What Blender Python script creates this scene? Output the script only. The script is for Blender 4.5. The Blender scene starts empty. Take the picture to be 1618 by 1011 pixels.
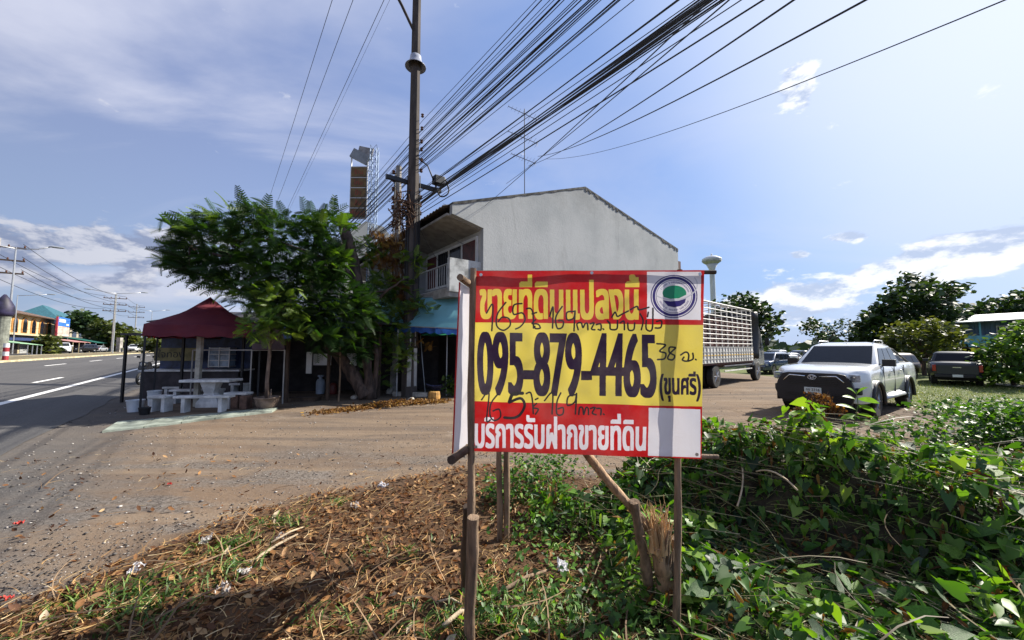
import bpy, bmesh, math, random
import numpy as np
from mathutils import Vector, Matrix, noise as mnoise
R = math.radians
rng = np.random.default_rng(7)
random.seed(7)
SC = bpy.context.scene
COL = SC.collection

# ------------------------------------------------------------------ camera, sun, sky, exposure
CAM_Z, PITCH, F_PX = 1.65, R(4.24), 600.0          # photograph is 1618 x 1011
cam_d = bpy.data.cameras.new('camera'); cam_d.sensor_width = 36.0; cam_d.lens = 36.0 * F_PX / 1618.0
cam_d.clip_start = 0.05; cam_d.clip_end = 6000
cam = bpy.data.objects.new('camera', cam_d); COL.objects.link(cam)
cam.location = (0, 0, CAM_Z); cam.rotation_euler = (R(90) + PITCH, 0, 0)
SC.camera = cam
SUN_AZ, SUN_EL = R(66.5), R(38)                    # azimuth from +Y towards +X
sun_dir = Vector((math.sin(SUN_AZ) * math.cos(SUN_EL), math.cos(SUN_AZ) * math.cos(SUN_EL), math.sin(SUN_EL)))
sd = bpy.data.lights.new('sun', 'SUN'); sd.energy = 5.0; sd.angle = R(0.53); sd.color = (1.0, 0.93, 0.82)
so = bpy.data.objects.new('sun', sd); COL.objects.link(so); so.location = (0, 0, 50)
so.rotation_euler = sun_dir.to_track_quat('Z', 'Y').to_euler()
SC.view_settings.view_transform = 'Standard'; SC.view_settings.look = 'None'
SC.view_settings.exposure = 1.0; SC.view_settings.gamma = 1.0; SC.view_settings.use_curve_mapping = False
SC.cycles.use_denoising = True
SC.cycles.max_bounces = 6; SC.cycles.diffuse_bounces = 3; SC.cycles.glossy_bounces = 3
SC.cycles.transmission_bounces = 4; SC.cycles.transparent_max_bounces = 8
SC.cycles.caustics_reflective = False; SC.cycles.caustics_refractive = False

class NT:
    """small node expression helper"""
    def __init__(s, tree): s.t = tree; s.n = tree.nodes; s.l = tree.links
    def node(s, typ, **kw):
        n = s.n.new(typ)
        for k, v in kw.items(): setattr(n, k, v)
        return n
    def put(s, sock, v):
        if isinstance(v, bpy.types.NodeSocket): s.l.new(v, sock)
        elif v is not None: sock.default_value = v
    def m(s, op, a, b=None, c=None, clamp=False):
        n = s.node('ShaderNodeMath', operation=op, use_clamp=clamp)
        s.put(n.inputs[0], a); s.put(n.inputs[1], b)
        if c is not None: s.put(n.inputs[2], c)
        return n.outputs[0]
    def mix(s, f, a, b, mode='MIX'):
        n = s.node('ShaderNodeMix', data_type='RGBA', blend_type=mode)
        s.put(n.inputs[0], f); s.put(n.inputs[6], a); s.put(n.inputs[7], b)
        return n.outputs[2]
    def step(s, v, a, b, lo=0.0, hi=1.0):
        n = s.node('ShaderNodeMapRange', interpolation_type='SMOOTHSTEP')
        s.put(n.inputs[0], v); s.put(n.inputs[1], a); s.put(n.inputs[2], b); s.put(n.inputs[3], lo); s.put(n.inputs[4], hi)
        return n.outputs[0]
    def noise(s, vec, scale, detail=4, rough=0.55, dist=0.0):
        n = s.node('ShaderNodeTexNoise')
        if vec is not None: s.l.new(vec, n.inputs['Vector'])
        n.inputs['Scale'].default_value = scale; n.inputs['Detail'].default_value = detail
        n.inputs['Roughness'].default_value = rough; n.inputs['Distortion'].default_value = dist
        return n.outputs[0]
    def xyz(s, x, y, z):
        n = s.node('ShaderNodeCombineXYZ'); s.put(n.inputs[0], x); s.put(n.inputs[1], y); s.put(n.inputs[2], z)
        return n.outputs[0]
    def map(s, vec, scale=(1, 1, 1), loc=(0, 0, 0)):
        n = s.node('ShaderNodeMapping'); s.l.new(vec, n.inputs[0]); n.inputs['Scale'].default_value = scale
        n.inputs['Location'].default_value = loc
        return n.outputs[0]

def C4(c): return (c[0], c[1], c[2], 1.0)

world = bpy.data.worlds.new('World'); SC.world = world; world.use_nodes = True
w = NT(world.node_tree); w.n.clear()
sky = w.node('ShaderNodeTexSky', sky_type='NISHITA'); sky.sun_disc = False
sky.sun_elevation = SUN_EL; sky.sun_rotation = SUN_AZ; sky.altitude = 0; sky.air_density = 1.0
sky.dust_density = 0.7; sky.ozone_density = 2.0
tc = w.node('ShaderNodeTexCoord'); sep = w.node('ShaderNodeSeparateXYZ'); w.l.new(tc.outputs['Generated'], sep.inputs[0])
dx, dy, dz = sep.outputs
az = w.m('ARCTAN2', dx, dy); el = w.m('ARCSINE', dz)
# thin high veil: noise on a plane far above
h = w.m('ADD', w.m('MAXIMUM', dz, 0.0), 0.16)
pl = w.xyz(w.m('DIVIDE', dx, h), w.m('DIVIDE', dy, h), 0.0)
veil_n = w.noise(w.map(pl, (0.55, 1.0, 1), (3.1, 1.7, 0)), 1.1, 7, 0.55, 0.5)
veil_big = w.noise(w.map(pl, (1, 1, 1), (8.3, 2.2, 0)), 0.45, 3, 0.5, 0.2)
veil = w.m('MULTIPLY', w.step(veil_n, 0.38, 0.60), w.step(veil_big, 0.30, 0.50))
leftness = w.step(az, -1.0, 0.35, 1.0, 0.25)
veil = w.m('MULTIPLY', veil, leftness)
# low cumulus in azimuth / elevation
cc = w.xyz(w.m('MULTIPLY', az, 3.0), w.m('MULTIPLY', el, 6.2), 0.0)
cc2 = w.xyz(w.m('MULTIPLY', az, 3.0), w.m('SUBTRACT', w.m('MULTIPLY', el, 6.2), 0.13), 0.0)
n1 = w.noise(cc, 2.6, 8, 0.6, 0.15); n2 = w.noise(cc2, 2.6, 8, 0.6, 0.15)
def blob(a, e, sa, se, amp):
    u = w.m('DIVIDE', w.m('SUBTRACT', az, R(a)), R(sa)); v = w.m('DIVIDE', w.m('SUBTRACT', el, R(e)), R(se))
    r2 = w.m('ADD', w.m('MULTIPLY', u, u), w.m('MULTIPLY', v, v))
    return w.m('MULTIPLY', w.m('EXPONENT', w.m('MULTIPLY', r2, -1.0)), amp)
bl = None   # large soft lumps of cumulus
for b in [(-47, 9.8, 7, 2.4, .34), (-41, 12.4, 6, 1.7, .30), (-55, 9.5, 4, 3, .22), (-45, 6.5, 12, 1.4, .18), (36, 6.3, 8, 2.6, .36), (50, 8.6, 5.5, 3.0, .40),
          (41.5, 12.6, 2.8, .9, .38), (37.6, 11.2, 1.6, .7, .34), (38.4, 29.5, 2.6, 2.8, .38), (30, 3.6, 9, 1.6, .22),
          (57, 11, 5, 2, .26), (80, 8, 12, 3, .26), (-75, 9, 14, 3.5, .26), (110, 7, 15, 3, .24), (-120, 8, 20, 3, .26), (170, 8, 20, 3, .26)]:
    x = blob(*b); bl = x if bl is None else w.m('ADD', bl, x)
dens = w.m('ADD', n1, bl)
cum = w.step(dens, 0.66, 0.76)
shade = w.step(w.m('SUBTRACT', n2, n1), -0.07, 0.08)      # darker under the lumps
# veil and cumulus share the light of the sky; thicker parts greyer on the side away from the sun
sk = sky.outputs[0]
hs = w.node('ShaderNodeHueSaturation'); w.l.new(sk, hs.inputs['Color']); hs.inputs['Saturation'].default_value = 1.05
base = hs.outputs[0]
horizon = w.step(el, 0.0, 0.5, 1.0, 0.0)
side = w.step(az, -1.1, 0.75)
base = w.mix(w.step(el, 0.75, 1.35, 0.60, 0.22), base, w.mix(side, (3.9, 4.6, 7.6, 1), (3.0, 5.2, 11.0, 1)))
base = w.mix(w.m('MULTIPLY', horizon, 0.5), base, (4.6, 6.3, 8.9, 1))
sunside = w.m('ADD', w.m('MULTIPLY', dx, sun_dir.x), w.m('ADD', w.m('MULTIPLY', dy, sun_dir.y), w.m('MULTIPLY', dz, sun_dir.z)))
glow = w.step(sunside, 0.72, 1.0)
base = w.mix(w.m('MULTIPLY', glow, 0.65), base, (10.5, 11.0, 12.0, 1))
veil_col = w.mix(glow, (7.2, 7.5, 9.0, 1), (8.2, 8.8, 10.2, 1))
base = w.mix(w.m('MULTIPLY', veil, 0.85), base, veil_col)
cum_lit = w.mix(w.step(az, -0.9, 0.6), (7.4, 7.6, 8.6, 1), (10.4, 10.7, 11.3, 1))
cum_dark = w.mix(w.step(az, -0.9, 0.6), (3.0, 3.6, 5.4, 1), (5.3, 6.3, 8.4, 1))
ccol = w.mix(shade, cum_lit, cum_dark)
base = w.mix(w.m('MULTIPLY', cum, 0.9), base, ccol)
away = w.step(sunside, -0.95, 0.15, 0.55, 1.0)     # the sky is deeper opposite the sun
base = w.mix(1.0, base, w.xyz(away, away, away), 'MULTIPLY')
bg = w.node('ShaderNodeBackground'); w.l.new(base, bg.inputs[0]); bg.inputs[1].default_value = 0.052
wo = w.node('ShaderNodeOutputWorld'); w.l.new(bg.outputs[0], wo.inputs[0])

# ------------------------------------------------------------------ placing by sight line
ct, st = math.cos(PITCH), math.sin(PITCH)
def ray(u, v):
    a = (u - 809.0) / F_PX; b = -(v - 505.5) / F_PX
    return Vector((a, ct - b * st, st + b * ct))
def P(u, v, Y):
    """the point on the sight line of photo pixel (u, v) at distance Y in front of the camera"""
    r = ray(u, v); return Vector((0, 0, CAM_Z)) + r * (Y / r.y)
D = Vector((-.609, .793, 0)).normalized()           # along the road, away from the camera
N = Vector((-.793, -.609, 0)).normalized()          # across the road, away from the lot
def TS(t, s, z=0.0):
    p = D * s + N * t; return Vector((p.x, p.y, z))
def ss(a, b, x):
    k = np.clip((np.asarray(x, float) - a) / (b - a), 0, 1); return k * k * (3 - 2 * k)
_perm = np.random.default_rng(3).random((256, 256))
def vn(x, y):
    x = np.asarray(x, float); y = np.asarray(y, float)
    xi = np.floor(x).astype(int); yi = np.floor(y).astype(int); fx = x - xi; fy = y - yi
    fx = fx * fx * (3 - 2 * fx); fy = fy * fy * (3 - 2 * fy)
    a = _perm[xi & 255, yi & 255]; b = _perm[(xi + 1) & 255, yi & 255]; c = _perm[xi & 255, (yi + 1) & 255]; d = _perm[(xi + 1) & 255, (yi + 1) & 255]
    return (a * (1 - fx) + b * fx) * (1 - fy) + (c * (1 - fx) + d * fx) * fy - 0.5
def fbm(x, y, o=4):
    s = 0; a = 1.0
    for i in range(o): s = s + a * vn(np.asarray(x) * 2 ** i + 17.3 * i, np.asarray(y) * 2 ** i + 9.1 * i); a *= .5
    return s
def road_z(t): return 0.06 * np.clip(np.asarray(t, float) - 2.5, 0, 12.5)
def zg(x, y):
    """height of the ground"""
    x = np.asarray(x, float); y = np.asarray(y, float)
    t = -.793 * x - .609 * y
    z = road_z(t)
    z = z - 0.33 * ss(12.5, 20, x) * ss(8, 14, y)
    r = np.hypot(x, y); lot = (1 - ss(0.6, 2.2, t))
    z = z + lot * (1 - ss(25, 60, r)) * 0.05 * fbm(x * .35, y * .35, 3)
    z = z + litter_mask(x, y) * (0.07 + 0.05 * fbm(x * 2.2, y * 2.2, 3))
    return z
def G(u, v):
    """where the sight line of a photo pixel meets the ground"""
    r = ray(u, v); o = Vector((0, 0, CAM_Z)); lo = 0.5; prev = lo
    s = lo
    while s < 4000:
        p = o + r * s
        if p.z <= float(zg(p.x, p.y)):
            a, b = prev, s
            for _ in range(30):
                m_ = (a + b) / 2; q = o + r * m_
                if q.z <= float(zg(q.x, q.y)): b = m_
                else: a = m_
            return o + r * b
        prev = s; s *= 1.03
    return o + r * 300
def GZ(x, y): return float(zg(x, y))
# boundary between the gravel lot and the littered bank: a polyline in x,y (bank lies on the camera's side)
_bx = np.array([-6.0, -4.5, -3.3, -2.9, -2.65, -2.1, -0.95, -.25, 0.3, 1.0, 2.0, 3.0, 20])
_by = np.array([1.4, 1.8, 2.35, 2.95, 3.9, 4.5, 5.1, 5.35, 5.3, 5.1, 5.0, 5.2, 6])
def litter_mask(x, y):
    yb = np.interp(x, _bx, _by) + 0.22 * fbm(np.asarray(x) * 1.1, np.asarray(y) * 1.1 + 5, 3)
    return 1 - ss(-0.35, 0.12, y - yb)
def H(x, y):
    """height of the heap of cut vines above the ground"""
    x = np.asarray(x, float); y = np.asarray(y, float)
    A = 0.30 * ss(0.0, .5, x) + 0.36 * ss(0.9, 2.0, x) - .30 * ss(2.6, 3.9, x)
    foot = np.clip(3.25 - .2 * np.maximum(0, x - 1.0) - .55 * np.maximum(0, x - 1.9), 1.3, 9)
    back = np.clip(5.3 - .16 * np.maximum(0, x - 2.4), 0, 6.4) - 1.3 * (1 - ss(.6, 2.0, x))
    k = ss(0, .55, y - foot) * (1 - ss(-.9, .2, y - back))
    hh = A * k * (1 + .55 * fbm(x * 1.3, y * 1.3, 3))
    hh = hh + .10 * ss(.45, 1.1, x) * (1 - ss(3.2, 4.2, y)) * (1 + 1.2 * fbm(x * 2.1 + 7, y * 2.1, 3))
    return np.maximum(hh, 0)

# ------------------------------------------------------------------ mesh helpers
def smooth_obj(me): me.polygons.foreach_set('use_smooth', [True] * len(me.polygons))
class MB:
    """collects shapes and links them as ONE mesh object"""
    def __init__(s): s.v = []; s.f = []; s.M = Matrix(); s.mi = []; s.cur = 0
    def add(s, vs, fs):
        o = len(s.v); s.v += [tuple(s.M @ Vector(p)) for p in vs]; s.f += [[o + i for i in f] for f in fs]; s.mi += [s.cur] * len(fs)
    def box(s, c, d, rz=0.0, M=None):
        x, y, z = d[0] / 2, d[1] / 2, d[2] / 2
        m = Matrix.Translation(Vector(c)) @ (M or Matrix.Rotation(rz, 4, 'Z'))
        vs = [m @ Vector(p) for p in ((-x, -y, -z), (x, -y, -z), (x, y, -z), (-x, y, -z), (-x, -y, z), (x, -y, z), (x, y, z), (-x, y, z))]
        s.add(vs, [(0, 3, 2, 1), (4, 5, 6, 7), (0, 1, 5, 4), (1, 2, 6, 5), (2, 3, 7, 6), (3, 0, 4, 7)]); return s
    def span(s, a, b): return s.box([(p + q) / 2 for p, q in zip(a, b)], [abs(q - p) for p, q in zip(a, b)])
    def tube(s, pts, r, n=8, caps=True, jit=0.0):
        pts = [Vector(p) for p in pts]; k = len(pts); rs = [r] * k if isinstance(r, (int, float)) else list(r)
        vs = []; up = Vector((0, 0, 1)); prev = None
        for i, p in enumerate(pts):
            d = (pts[min(i + 1, k - 1)] - pts[max(i - 1, 0)])
            if d.length < 1e-9: d = Vector((0, 0, 1))
            d.normalize()
            if prev is None: a = d.cross(up) if abs(d.z) < .95 else d.cross(Vector((1, 0, 0)))
            else: a = prev - d * prev.dot(d)
            a.normalize(); prev = a; b = d.cross(a)
            for j in range(n):
                q = 2 * math.pi * j / n; rr = rs[i] * (1 + jit * (random.random() - .5) * 2)
                vs.append(p + a * math.cos(q) * rr + b * math.sin(q) * rr)
        fs = [(i * n + j, i * n + (j + 1) % n, (i + 1) * n + (j + 1) % n, (i + 1) * n + j) for i in range(k - 1) for j in range(n)]
        if caps: fs += [tuple(reversed(range(n))), tuple(range((k - 1) * n, k * n))]
        s.add(vs, fs); return s
    def lathe(s, prof, n=20, c=(0, 0, 0), M=None):
        m = Matrix.Translation(Vector(c)) @ (M or Matrix())
        vs = [m @ Vector((r * math.cos(2 * math.pi * j / n), r * math.sin(2 * math.pi * j / n), z)) for r, z in prof for j in range(n)]
        k = len(prof)
        fs = [(i * n + j, i * n + (j + 1) % n, (i + 1) * n + (j + 1) % n, (i + 1) * n + j) for i in range(k - 1) for j in range(n)]
        fs += [tuple(reversed(range(n))), tuple(range((k - 1) * n, k * n))]
        s.add(vs, fs); return s
    def prism(s, poly, thick, M):
        """poly: 2D outline in the local XZ plane, thickness along local +Y"""
        k = len(poly); vs = [M @ Vector((x, 0, z)) for x, z in poly] + [M @ Vector((x, thick, z)) for x, z in poly]
        s.add(vs, [tuple(range(k)), tuple(reversed(range(k, 2 * k)))] + [(i, i + k, (i + 1) % k + k, (i + 1) % k) for i in range(k)]); return s
    def quad(s, a, b, c, d): s.add([a, b, c, d], [(0, 1, 2, 3)]); return s
    def build(s, name, mat=None, parent=None, smooth=False, bevel=0.0, seg=2, **tags):
        me = bpy.data.meshes.new(name); me.from_pydata(s.v, [], s.f); me.validate()
        bm = bmesh.new(); bm.from_mesh(me); bmesh.ops.recalc_face_normals(bm, faces=bm.faces); bm.to_mesh(me); bm.free()
        for m_ in (mat if isinstance(mat, (list, tuple)) else [mat]):
            if m_: me.materials.append(m_)
        if isinstance(mat, (list, tuple)) and len(s.mi) == len(me.polygons): me.polygons.foreach_set('material_index', s.mi)
        if smooth: smooth_obj(me)
        o = bpy.data.objects.new(name, me); COL.objects.link(o)
        if parent: o.parent = parent
        if bevel:
            b = o.modifiers.new('bevel', 'BEVEL'); b.width = bevel; b.segments = seg; b.limit_method = 'ANGLE'; b.angle_limit = R(28)
            b.harden_normals = False
        for k_, v_ in tags.items(): o[k_] = v_
        return o
def tag(o, label=None, cat=None, group=None, kind=None):
    if label: o['label'] = label
    if cat: o['category'] = cat
    if group: o['group'] = group
    if kind: o['kind'] = kind
    return o
def empty(name, loc=(0, 0, 0), rz=0.0, label=None, cat=None, group=None):
    o = bpy.data.objects.new(name, None); COL.objects.link(o); o.location = loc; o.rotation_euler = (0, 0, rz); o.empty_display_size = .2
    return tag(o, label, cat, group)
_kids = {}
def copy_tree(o, loc=None, rz=None, label=None):
    kids = {}
    for x in bpy.data.objects:
        if x.parent: kids.setdefault(x.parent.name, []).append(x)
    def cp(a, par):
        c = a.copy(); COL.objects.link(c)
        if par: c.parent = par
        for ch in kids.get(a.name, []): cp(ch, c)
        return c
    c = cp(o, None)
    if loc is not None: c.location = loc
    if rz is not None: c.rotation_euler.z = rz
    if label: c['label'] = label
    return c
def np_mesh(name, verts, faces, mat=None, attr=None, parent=None, smooth=False, uv=None):
    """verts (n,3) float, faces (m,k) int with constant k"""
    me = bpy.data.meshes.new(name); verts = np.ascontiguousarray(verts, np.float32); faces = np.ascontiguousarray(faces, np.int32)
    m_, k = faces.shape
    me.vertices.add(len(verts)); me.vertices.foreach_set('co', verts.ravel())
    me.loops.add(m_ * k); me.loops.foreach_set('vertex_index', faces.ravel())
    me.polygons.add(m_); me.polygons.foreach_set('loop_start', np.arange(0, m_ * k, k, dtype=np.int32))
    me.update(calc_edges=True)
    if attr is not None:
        a = me.attributes.new('tint', 'FLOAT', 'POINT'); a.data.foreach_set('value', np.ascontiguousarray(attr, np.float32))
    if uv is not None:
        l = me.uv_layers.new(name='UVMap'); l.data.foreach_set('uv', np.ascontiguousarray(uv[faces.ravel()], np.float32).ravel())
    if smooth: smooth_obj(me)
    if mat: me.materials.append(mat)
    o = bpy.data.objects.new(name, me); COL.objects.link(o)
    if parent: o.parent = parent
    return o
def rotmats(yaw, pitch, roll):
    cy, sy, cp, sp, cr, sr = np.cos(yaw), np.sin(yaw), np.cos(pitch), np.sin(pitch), np.cos(roll), np.sin(roll)
    M = np.empty((len(yaw), 3, 3))
    M[:, 0, 0] = cy * cp; M[:, 0, 1] = cy * sp * sr - sy * cr; M[:, 0, 2] = cy * sp * cr + sy * sr
    M[:, 1, 0] = sy * cp; M[:, 1, 1] = sy * sp * sr + cy * cr; M[:, 1, 2] = sy * sp * cr - cy * sr
    M[:, 2, 0] = -sp; M[:, 2, 1] = cp * sr; M[:, 2, 2] = cp * cr
    return M
def scatter(tv, tf, pos, rm, sc, tint=None):
    """copies of a template (tv verts, tf faces) -> verts, faces, tint arrays"""
    n, k = len(pos), len(tv)
    if np.ndim(sc) == 1: sc = sc[:, None]
    v = np.einsum('nij,nkj->nki', rm, tv[None] * np.reshape(sc, (n, 1, -1))) + pos[:, None]
    f = tf[None] + (np.arange(n) * k)[:, None, None]
    a = np.repeat(tint if tint is not None else np.random.default_rng(1).random(n), k)
    return v.reshape(-1, 3), f.reshape(-1, tf.shape[1]), a

# ------------------------------------------------------------------ materials
MATS = {}
def mat(name, col, rough=0.7, metal=0.0, vary=0.15, scale=3.0, bump=0.0, bscale=None, spec=0.5, coat=0.0, col2=None, lo=.35, hi=.65, trans=0.0, coord='Object', stretch=(1, 1, 1), emis=None):
    if name in MATS: return MATS[name]
    m = bpy.data.materials.new(name); m.use_nodes = True; t = NT(m.node_tree)
    b = t.n['Principled BSDF']; out = t.n['Material Output']
    b.inputs['Roughness'].default_value = rough; b.inputs['Metallic'].default_value = metal
    b.inputs['Specular IOR Level'].default_value = spec; b.inputs['Coat Weight'].default_value = coat; b.inputs['Coat Roughness'].default_value = .06
    tcx = t.node('ShaderNodeTexCoord'); v = t.map(tcx.outputs[coord], stretch)
    n = t.noise(v, scale, 6, .6)
    c2 = col2 or tuple(x * (1 - vary) for x in col)
    c1 = col if col2 else tuple(min(1, x * (1 + vary)) for x in col)
    colr = t.mix(t.step(n, lo, hi), C4(c2), C4(c1))
    t.l.new(colr, b.inputs['Base Color'])
    if bump:
        bn = t.node('ShaderNodeBump'); bn.inputs['Strength'].default_value = bump; bn.inputs['Distance'].default_value = .02
        t.l.new(t.noise(v, bscale or scale * 8, 5, .65), bn.inputs['Height']); t.l.new(bn.outputs[0], b.inputs['Normal'])
    if trans:
        tr = t.node('ShaderNodeBsdfTranslucent'); t.l.new(colr, tr.inputs[0]); mx = t.node('ShaderNodeMixShader'); mx.inputs[0].default_value = trans
        t.l.new(b.outputs[0], mx.inputs[1]); t.l.new(tr.outputs[0], mx.inputs[2]); t.l.new(mx.outputs[0], out.inputs[0])
    if emis: b.inputs['Emission Color'].default_value = C4(emis); b.inputs['Emission Strength'].default_value = 1
    MATS[name] = m; return m
def leafmat(name, stops, rough=.45, trans=.35, tcol=(1.3, 1.25, .5)):
    """foliage coloured by the per-leaf 'tint' attribute"""
    if name in MATS: return MATS[name]
    m = bpy.data.materials.new(name); m.use_nodes = True; t = NT(m.node_tree); b = t.n['Principled BSDF']; out = t.n['Material Output']
    at = t.node('ShaderNodeAttribute', attribute_name='tint'); cr = t.node('ShaderNodeValToRGB'); t.l.new(at.outputs['Fac'], cr.inputs[0])
    e = cr.color_ramp.elements
    while len(e) < len(stops): e.new(.5)
    for i, (p, c) in enumerate(stops): e[i].position = p; e[i].color = C4(c)
    b.inputs['Roughness'].default_value = rough; b.inputs['Specular IOR Level'].default_value = .4
    t.l.new(cr.outputs[0], b.inputs['Base Color'])
    if trans:
        tr = t.node('ShaderNodeBsdfTranslucent'); mx = t.node('ShaderNodeMixShader'); mx.inputs[0].default_value = trans
        t.l.new(t.mix(1.0, cr.outputs[0], C4(tcol), 'MULTIPLY'), tr.inputs[0])
        t.l.new(b.outputs[0], mx.inputs[1]); t.l.new(tr.outputs[0], mx.inputs[2]); t.l.new(mx.outputs[0], out.inputs[0])
    MATS[name] = m; return m
DARK = mat('black_plastic', (.012, .012, .014), .5)
BLACKM = mat('black_rubber', (.016, .016, .017), .8, bump=.2, bscale=40)
CONC = mat('weathered_concrete', (.33, .31, .28), .9, vary=.35, scale=2.0, bump=.35, bscale=30)
WOOD = mat('bark_wood', (.20, .135, .085), .85, vary=.5, scale=7, bump=.8, bscale=22, stretch=(3, 3, .5), lo=.3, hi=.7)
STEEL = mat('galvanised_steel', (.45, .46, .47), .45, .7, vary=.1)
CHROME = mat('chrome', (.75, .76, .78), .15, 1.0, vary=.03)
GLASS_D = mat('tinted_glass', (.010, .012, .018), .08, 0, vary=.1, spec=.28)
DWOOD = mat('dark_timber', (.07, .045, .03), .85, vary=.4, scale=6, stretch=(1, 1, .3))

# ------------------------------------------------------------------ ground
def graded(a, b, n, near, c=0.0):
    """coordinates from a to b, dense near c"""
    k = np.linspace(-1, 1, n); s = 6.2
    v = np.sinh(k * s) / math.sinh(s); lo, hi = c - a, b - c
    v = np.where(v < 0, v * lo, v * hi) + c
    return v
gx = graded(-3500, 3500, 521, .04, .0); gy = graded(-400, 4500, 521, .04, 3.0)
X, Y = np.meshgrid(gx, gy); Zg = zg(X, Y)
near = np.exp(-((X / 9) ** 2 + ((Y - 3) / 9) ** 2))
Zg = Zg + near * (.008 * fbm(X * 6, Y * 6, 3) + litter_mask(X, Y) * .02 * fbm(X * 9, Y * 9, 3))
idx = np.arange(X.size).reshape(X.shape)
F = np.stack([idx[:-1, :-1], idx[:-1, 1:], idx[1:, 1:], idx[1:, :-1]], -1).reshape(-1, 4)
V = np.stack([X, Y, Zg], -1).reshape(-1, 3)
gm = bpy.data.materials.new('ground_dirt'); gm.use_nodes = True; t = NT(gm.node_tree); b = t.n['Principled BSDF']
lmask = litter_mask(X, Y).ravel()
tcx = t.node('ShaderNodeTexCoord'); ob = tcx.outputs['Object']; sp = t.node('ShaderNodeSeparateXYZ'); t.l.new(ob, sp.inputs[0])
px, py = sp.outputs[0], sp.outputs[1]
tt = t.m('ADD', t.m('MULTIPLY', px, N.x), t.m('MULTIPLY', py, N.y))
big = t.noise(ob, .35, 5, .6); mid = t.noise(ob, 1.7, 6, .65); fine = t.noise(ob, 30, 5, .75); 
rotv = t.xyz(t.m('MULTIPLY', tt, 1.2), t.m('MULTIPLY', t.m('ADD', t.m('MULTIPLY', px, .985), t.m('MULTIPLY', py, .17)), .22), 0)
ruts = t.noise(t.xyz(t.m('MULTIPLY', px, .12), t.m('MULTIPLY', py, 1.5), 0), 1.2, 5, .6, .8)
dirt = t.mix(t.step(big, .35, .65), (.160, .108, .070, 1), (.112, .086, .068, 1))
dirt = t.mix(t.step(ruts, .42, .62), dirt, (.20, .145, .098, 1))
grav = t.mix(t.step(fine, .38, .62), (.04, .034, .032, 1), (.20, .18, .16, 1))
gravband = t.m('MULTIPLY', t.step(t.m('ADD', t.noise(t.xyz(t.m('MULTIPLY', px, .5), t.m('MULTIPLY', py, 1.6), 0), 1.0, 4, .6), 0), .46, .58), t.step(py, 7.5, 5.0))
dirt = t.mix(t.m('MULTIPLY', gravband, .8), dirt, grav)
dirt = t.mix(t.step(fine, .3, .7, 0, .35), dirt, t.mix(mid, (.06, .05, .042, 1), (.27, .235, .20, 1)))
dirt = t.mix(t.step(t.noise(ob, .9, 7, .7, 1.0), .55, .66, 0, .45), dirt, (.075, .062, .055, 1))
dirt = t.mix(t.step(t.noise(t.map(ob, (1, 1, 1), (40, 7, 0)), .6, 6, .7, .5), .56, .68, 0, .5), dirt, (.24, .20, .16, 1))
asph = t.mix(fine, (.05, .05, .052, 1), (.13, .125, .12, 1))
amask = t.step(t.m('ADD', tt, t.m('MULTIPLY', t.m('SUBTRACT', mid, .5), 2.2)), .4, 2.0, 0, .75)
dirt = t.mix(amask, dirt, asph)
at = t.node('ShaderNodeAttribute', attribute_name='tint')
duff = t.mix(t.noise(ob, 14, 6, .75), (.03, .017, .010, 1), (.15, .088, .048, 1))
dirt = t.mix(at.outputs['Fac'], dirt, duff)
# grass beyond the lot: to the right and far away
gcol = t.mix(t.noise(ob, 1.3, 8, .7), (.055, .085, .022, 1), (.15, .17, .06, 1))
gr1 = t.step(t.m('ADD', px, t.m('ADD', t.m('MULTIPLY', mid, 2.5), t.m('MULTIPLY', py, -.42))), 7.6, 8.6)
gr2 = t.step(t.m('ADD', py, t.m('ADD', t.m('MULTIPLY', big, 6), t.m('MULTIPLY', px, .1))), 31, 34)
gmask = t.m('MAXIMUM', gr1, t.m('MULTIPLY', gr2, t.step(tt, 0, -4)))
gmask = t.m('MAXIMUM', gmask, t.step(tt, 36, 40))
fieldc = t.mix(t.step(py, 60, 140), gcol, (.17, .17, .075, 1))
dirt = t.mix(t.m('MULTIPLY', gmask, t.m('SUBTRACT', 1.0, at.outputs['Fac'])), dirt, fieldc)
t.l.new(dirt, b.inputs['Base Color']); b.inputs['Roughness'].default_value = .95; b.inputs['Specular IOR Level'].default_value = .15
bn = t.node('ShaderNodeBump'); bn.inputs['Strength'].default_value = .9; bn.inputs['Distance'].default_value = .012
t.l.new(t.m('ADD', fine, t.m('MULTIPLY', t.noise(ob, 7, 5, .6), 1.5)), bn.inputs['Height']); t.l.new(bn.outputs[0], b.inputs['Normal'])
g = np_mesh('ground', V, F, gm, lmask, smooth=True); tag(g, kind='structure')

# ------------------------------------------------------------------ road: asphalt, median, far carriageway, markings
def strip(name, t0, t1, s0, s1, off, material, nt=8, ns=160, jag=0.0, zfun=None, kind='structure', parent=None):
    ts_ = np.linspace(t0, t1, nt); k = np.linspace(0, 1, ns); sv = s0 + (s1 - s0) * k ** 1.8
    T, S = np.meshgrid(ts_, sv)
    if jag: T = T.copy(); T[:, 0] += jag * fbm(S[:, 0] * .9, S[:, 0] * 0 + 3, 4)
    x = N.x * T + D.x * S; y = N.y * T + D.y * S; z = (zg(x, y) if zfun is None else zfun(T, S)) + off
    ix = np.arange(T.size).reshape(T.shape); f = np.stack([ix[:-1, :-1], ix[:-1, 1:], ix[1:, 1:], ix[1:, :-1]], -1).reshape(-1, 4)
    o = np_mesh(name, np.stack([x, y, z], -1).reshape(-1, 3), f, material, parent=parent, smooth=True)
    if kind: tag(o, kind=kind)
    return o
am = bpy.data.materials.new('asphalt'); am.use_nodes = True; t = NT(am.node_tree); b = t.n['Principled BSDF']
ob = t.node('ShaderNodeTexCoord').outputs['Object']; sp = t.node('ShaderNodeSeparateXYZ'); t.l.new(ob, sp.inputs[0])
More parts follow.
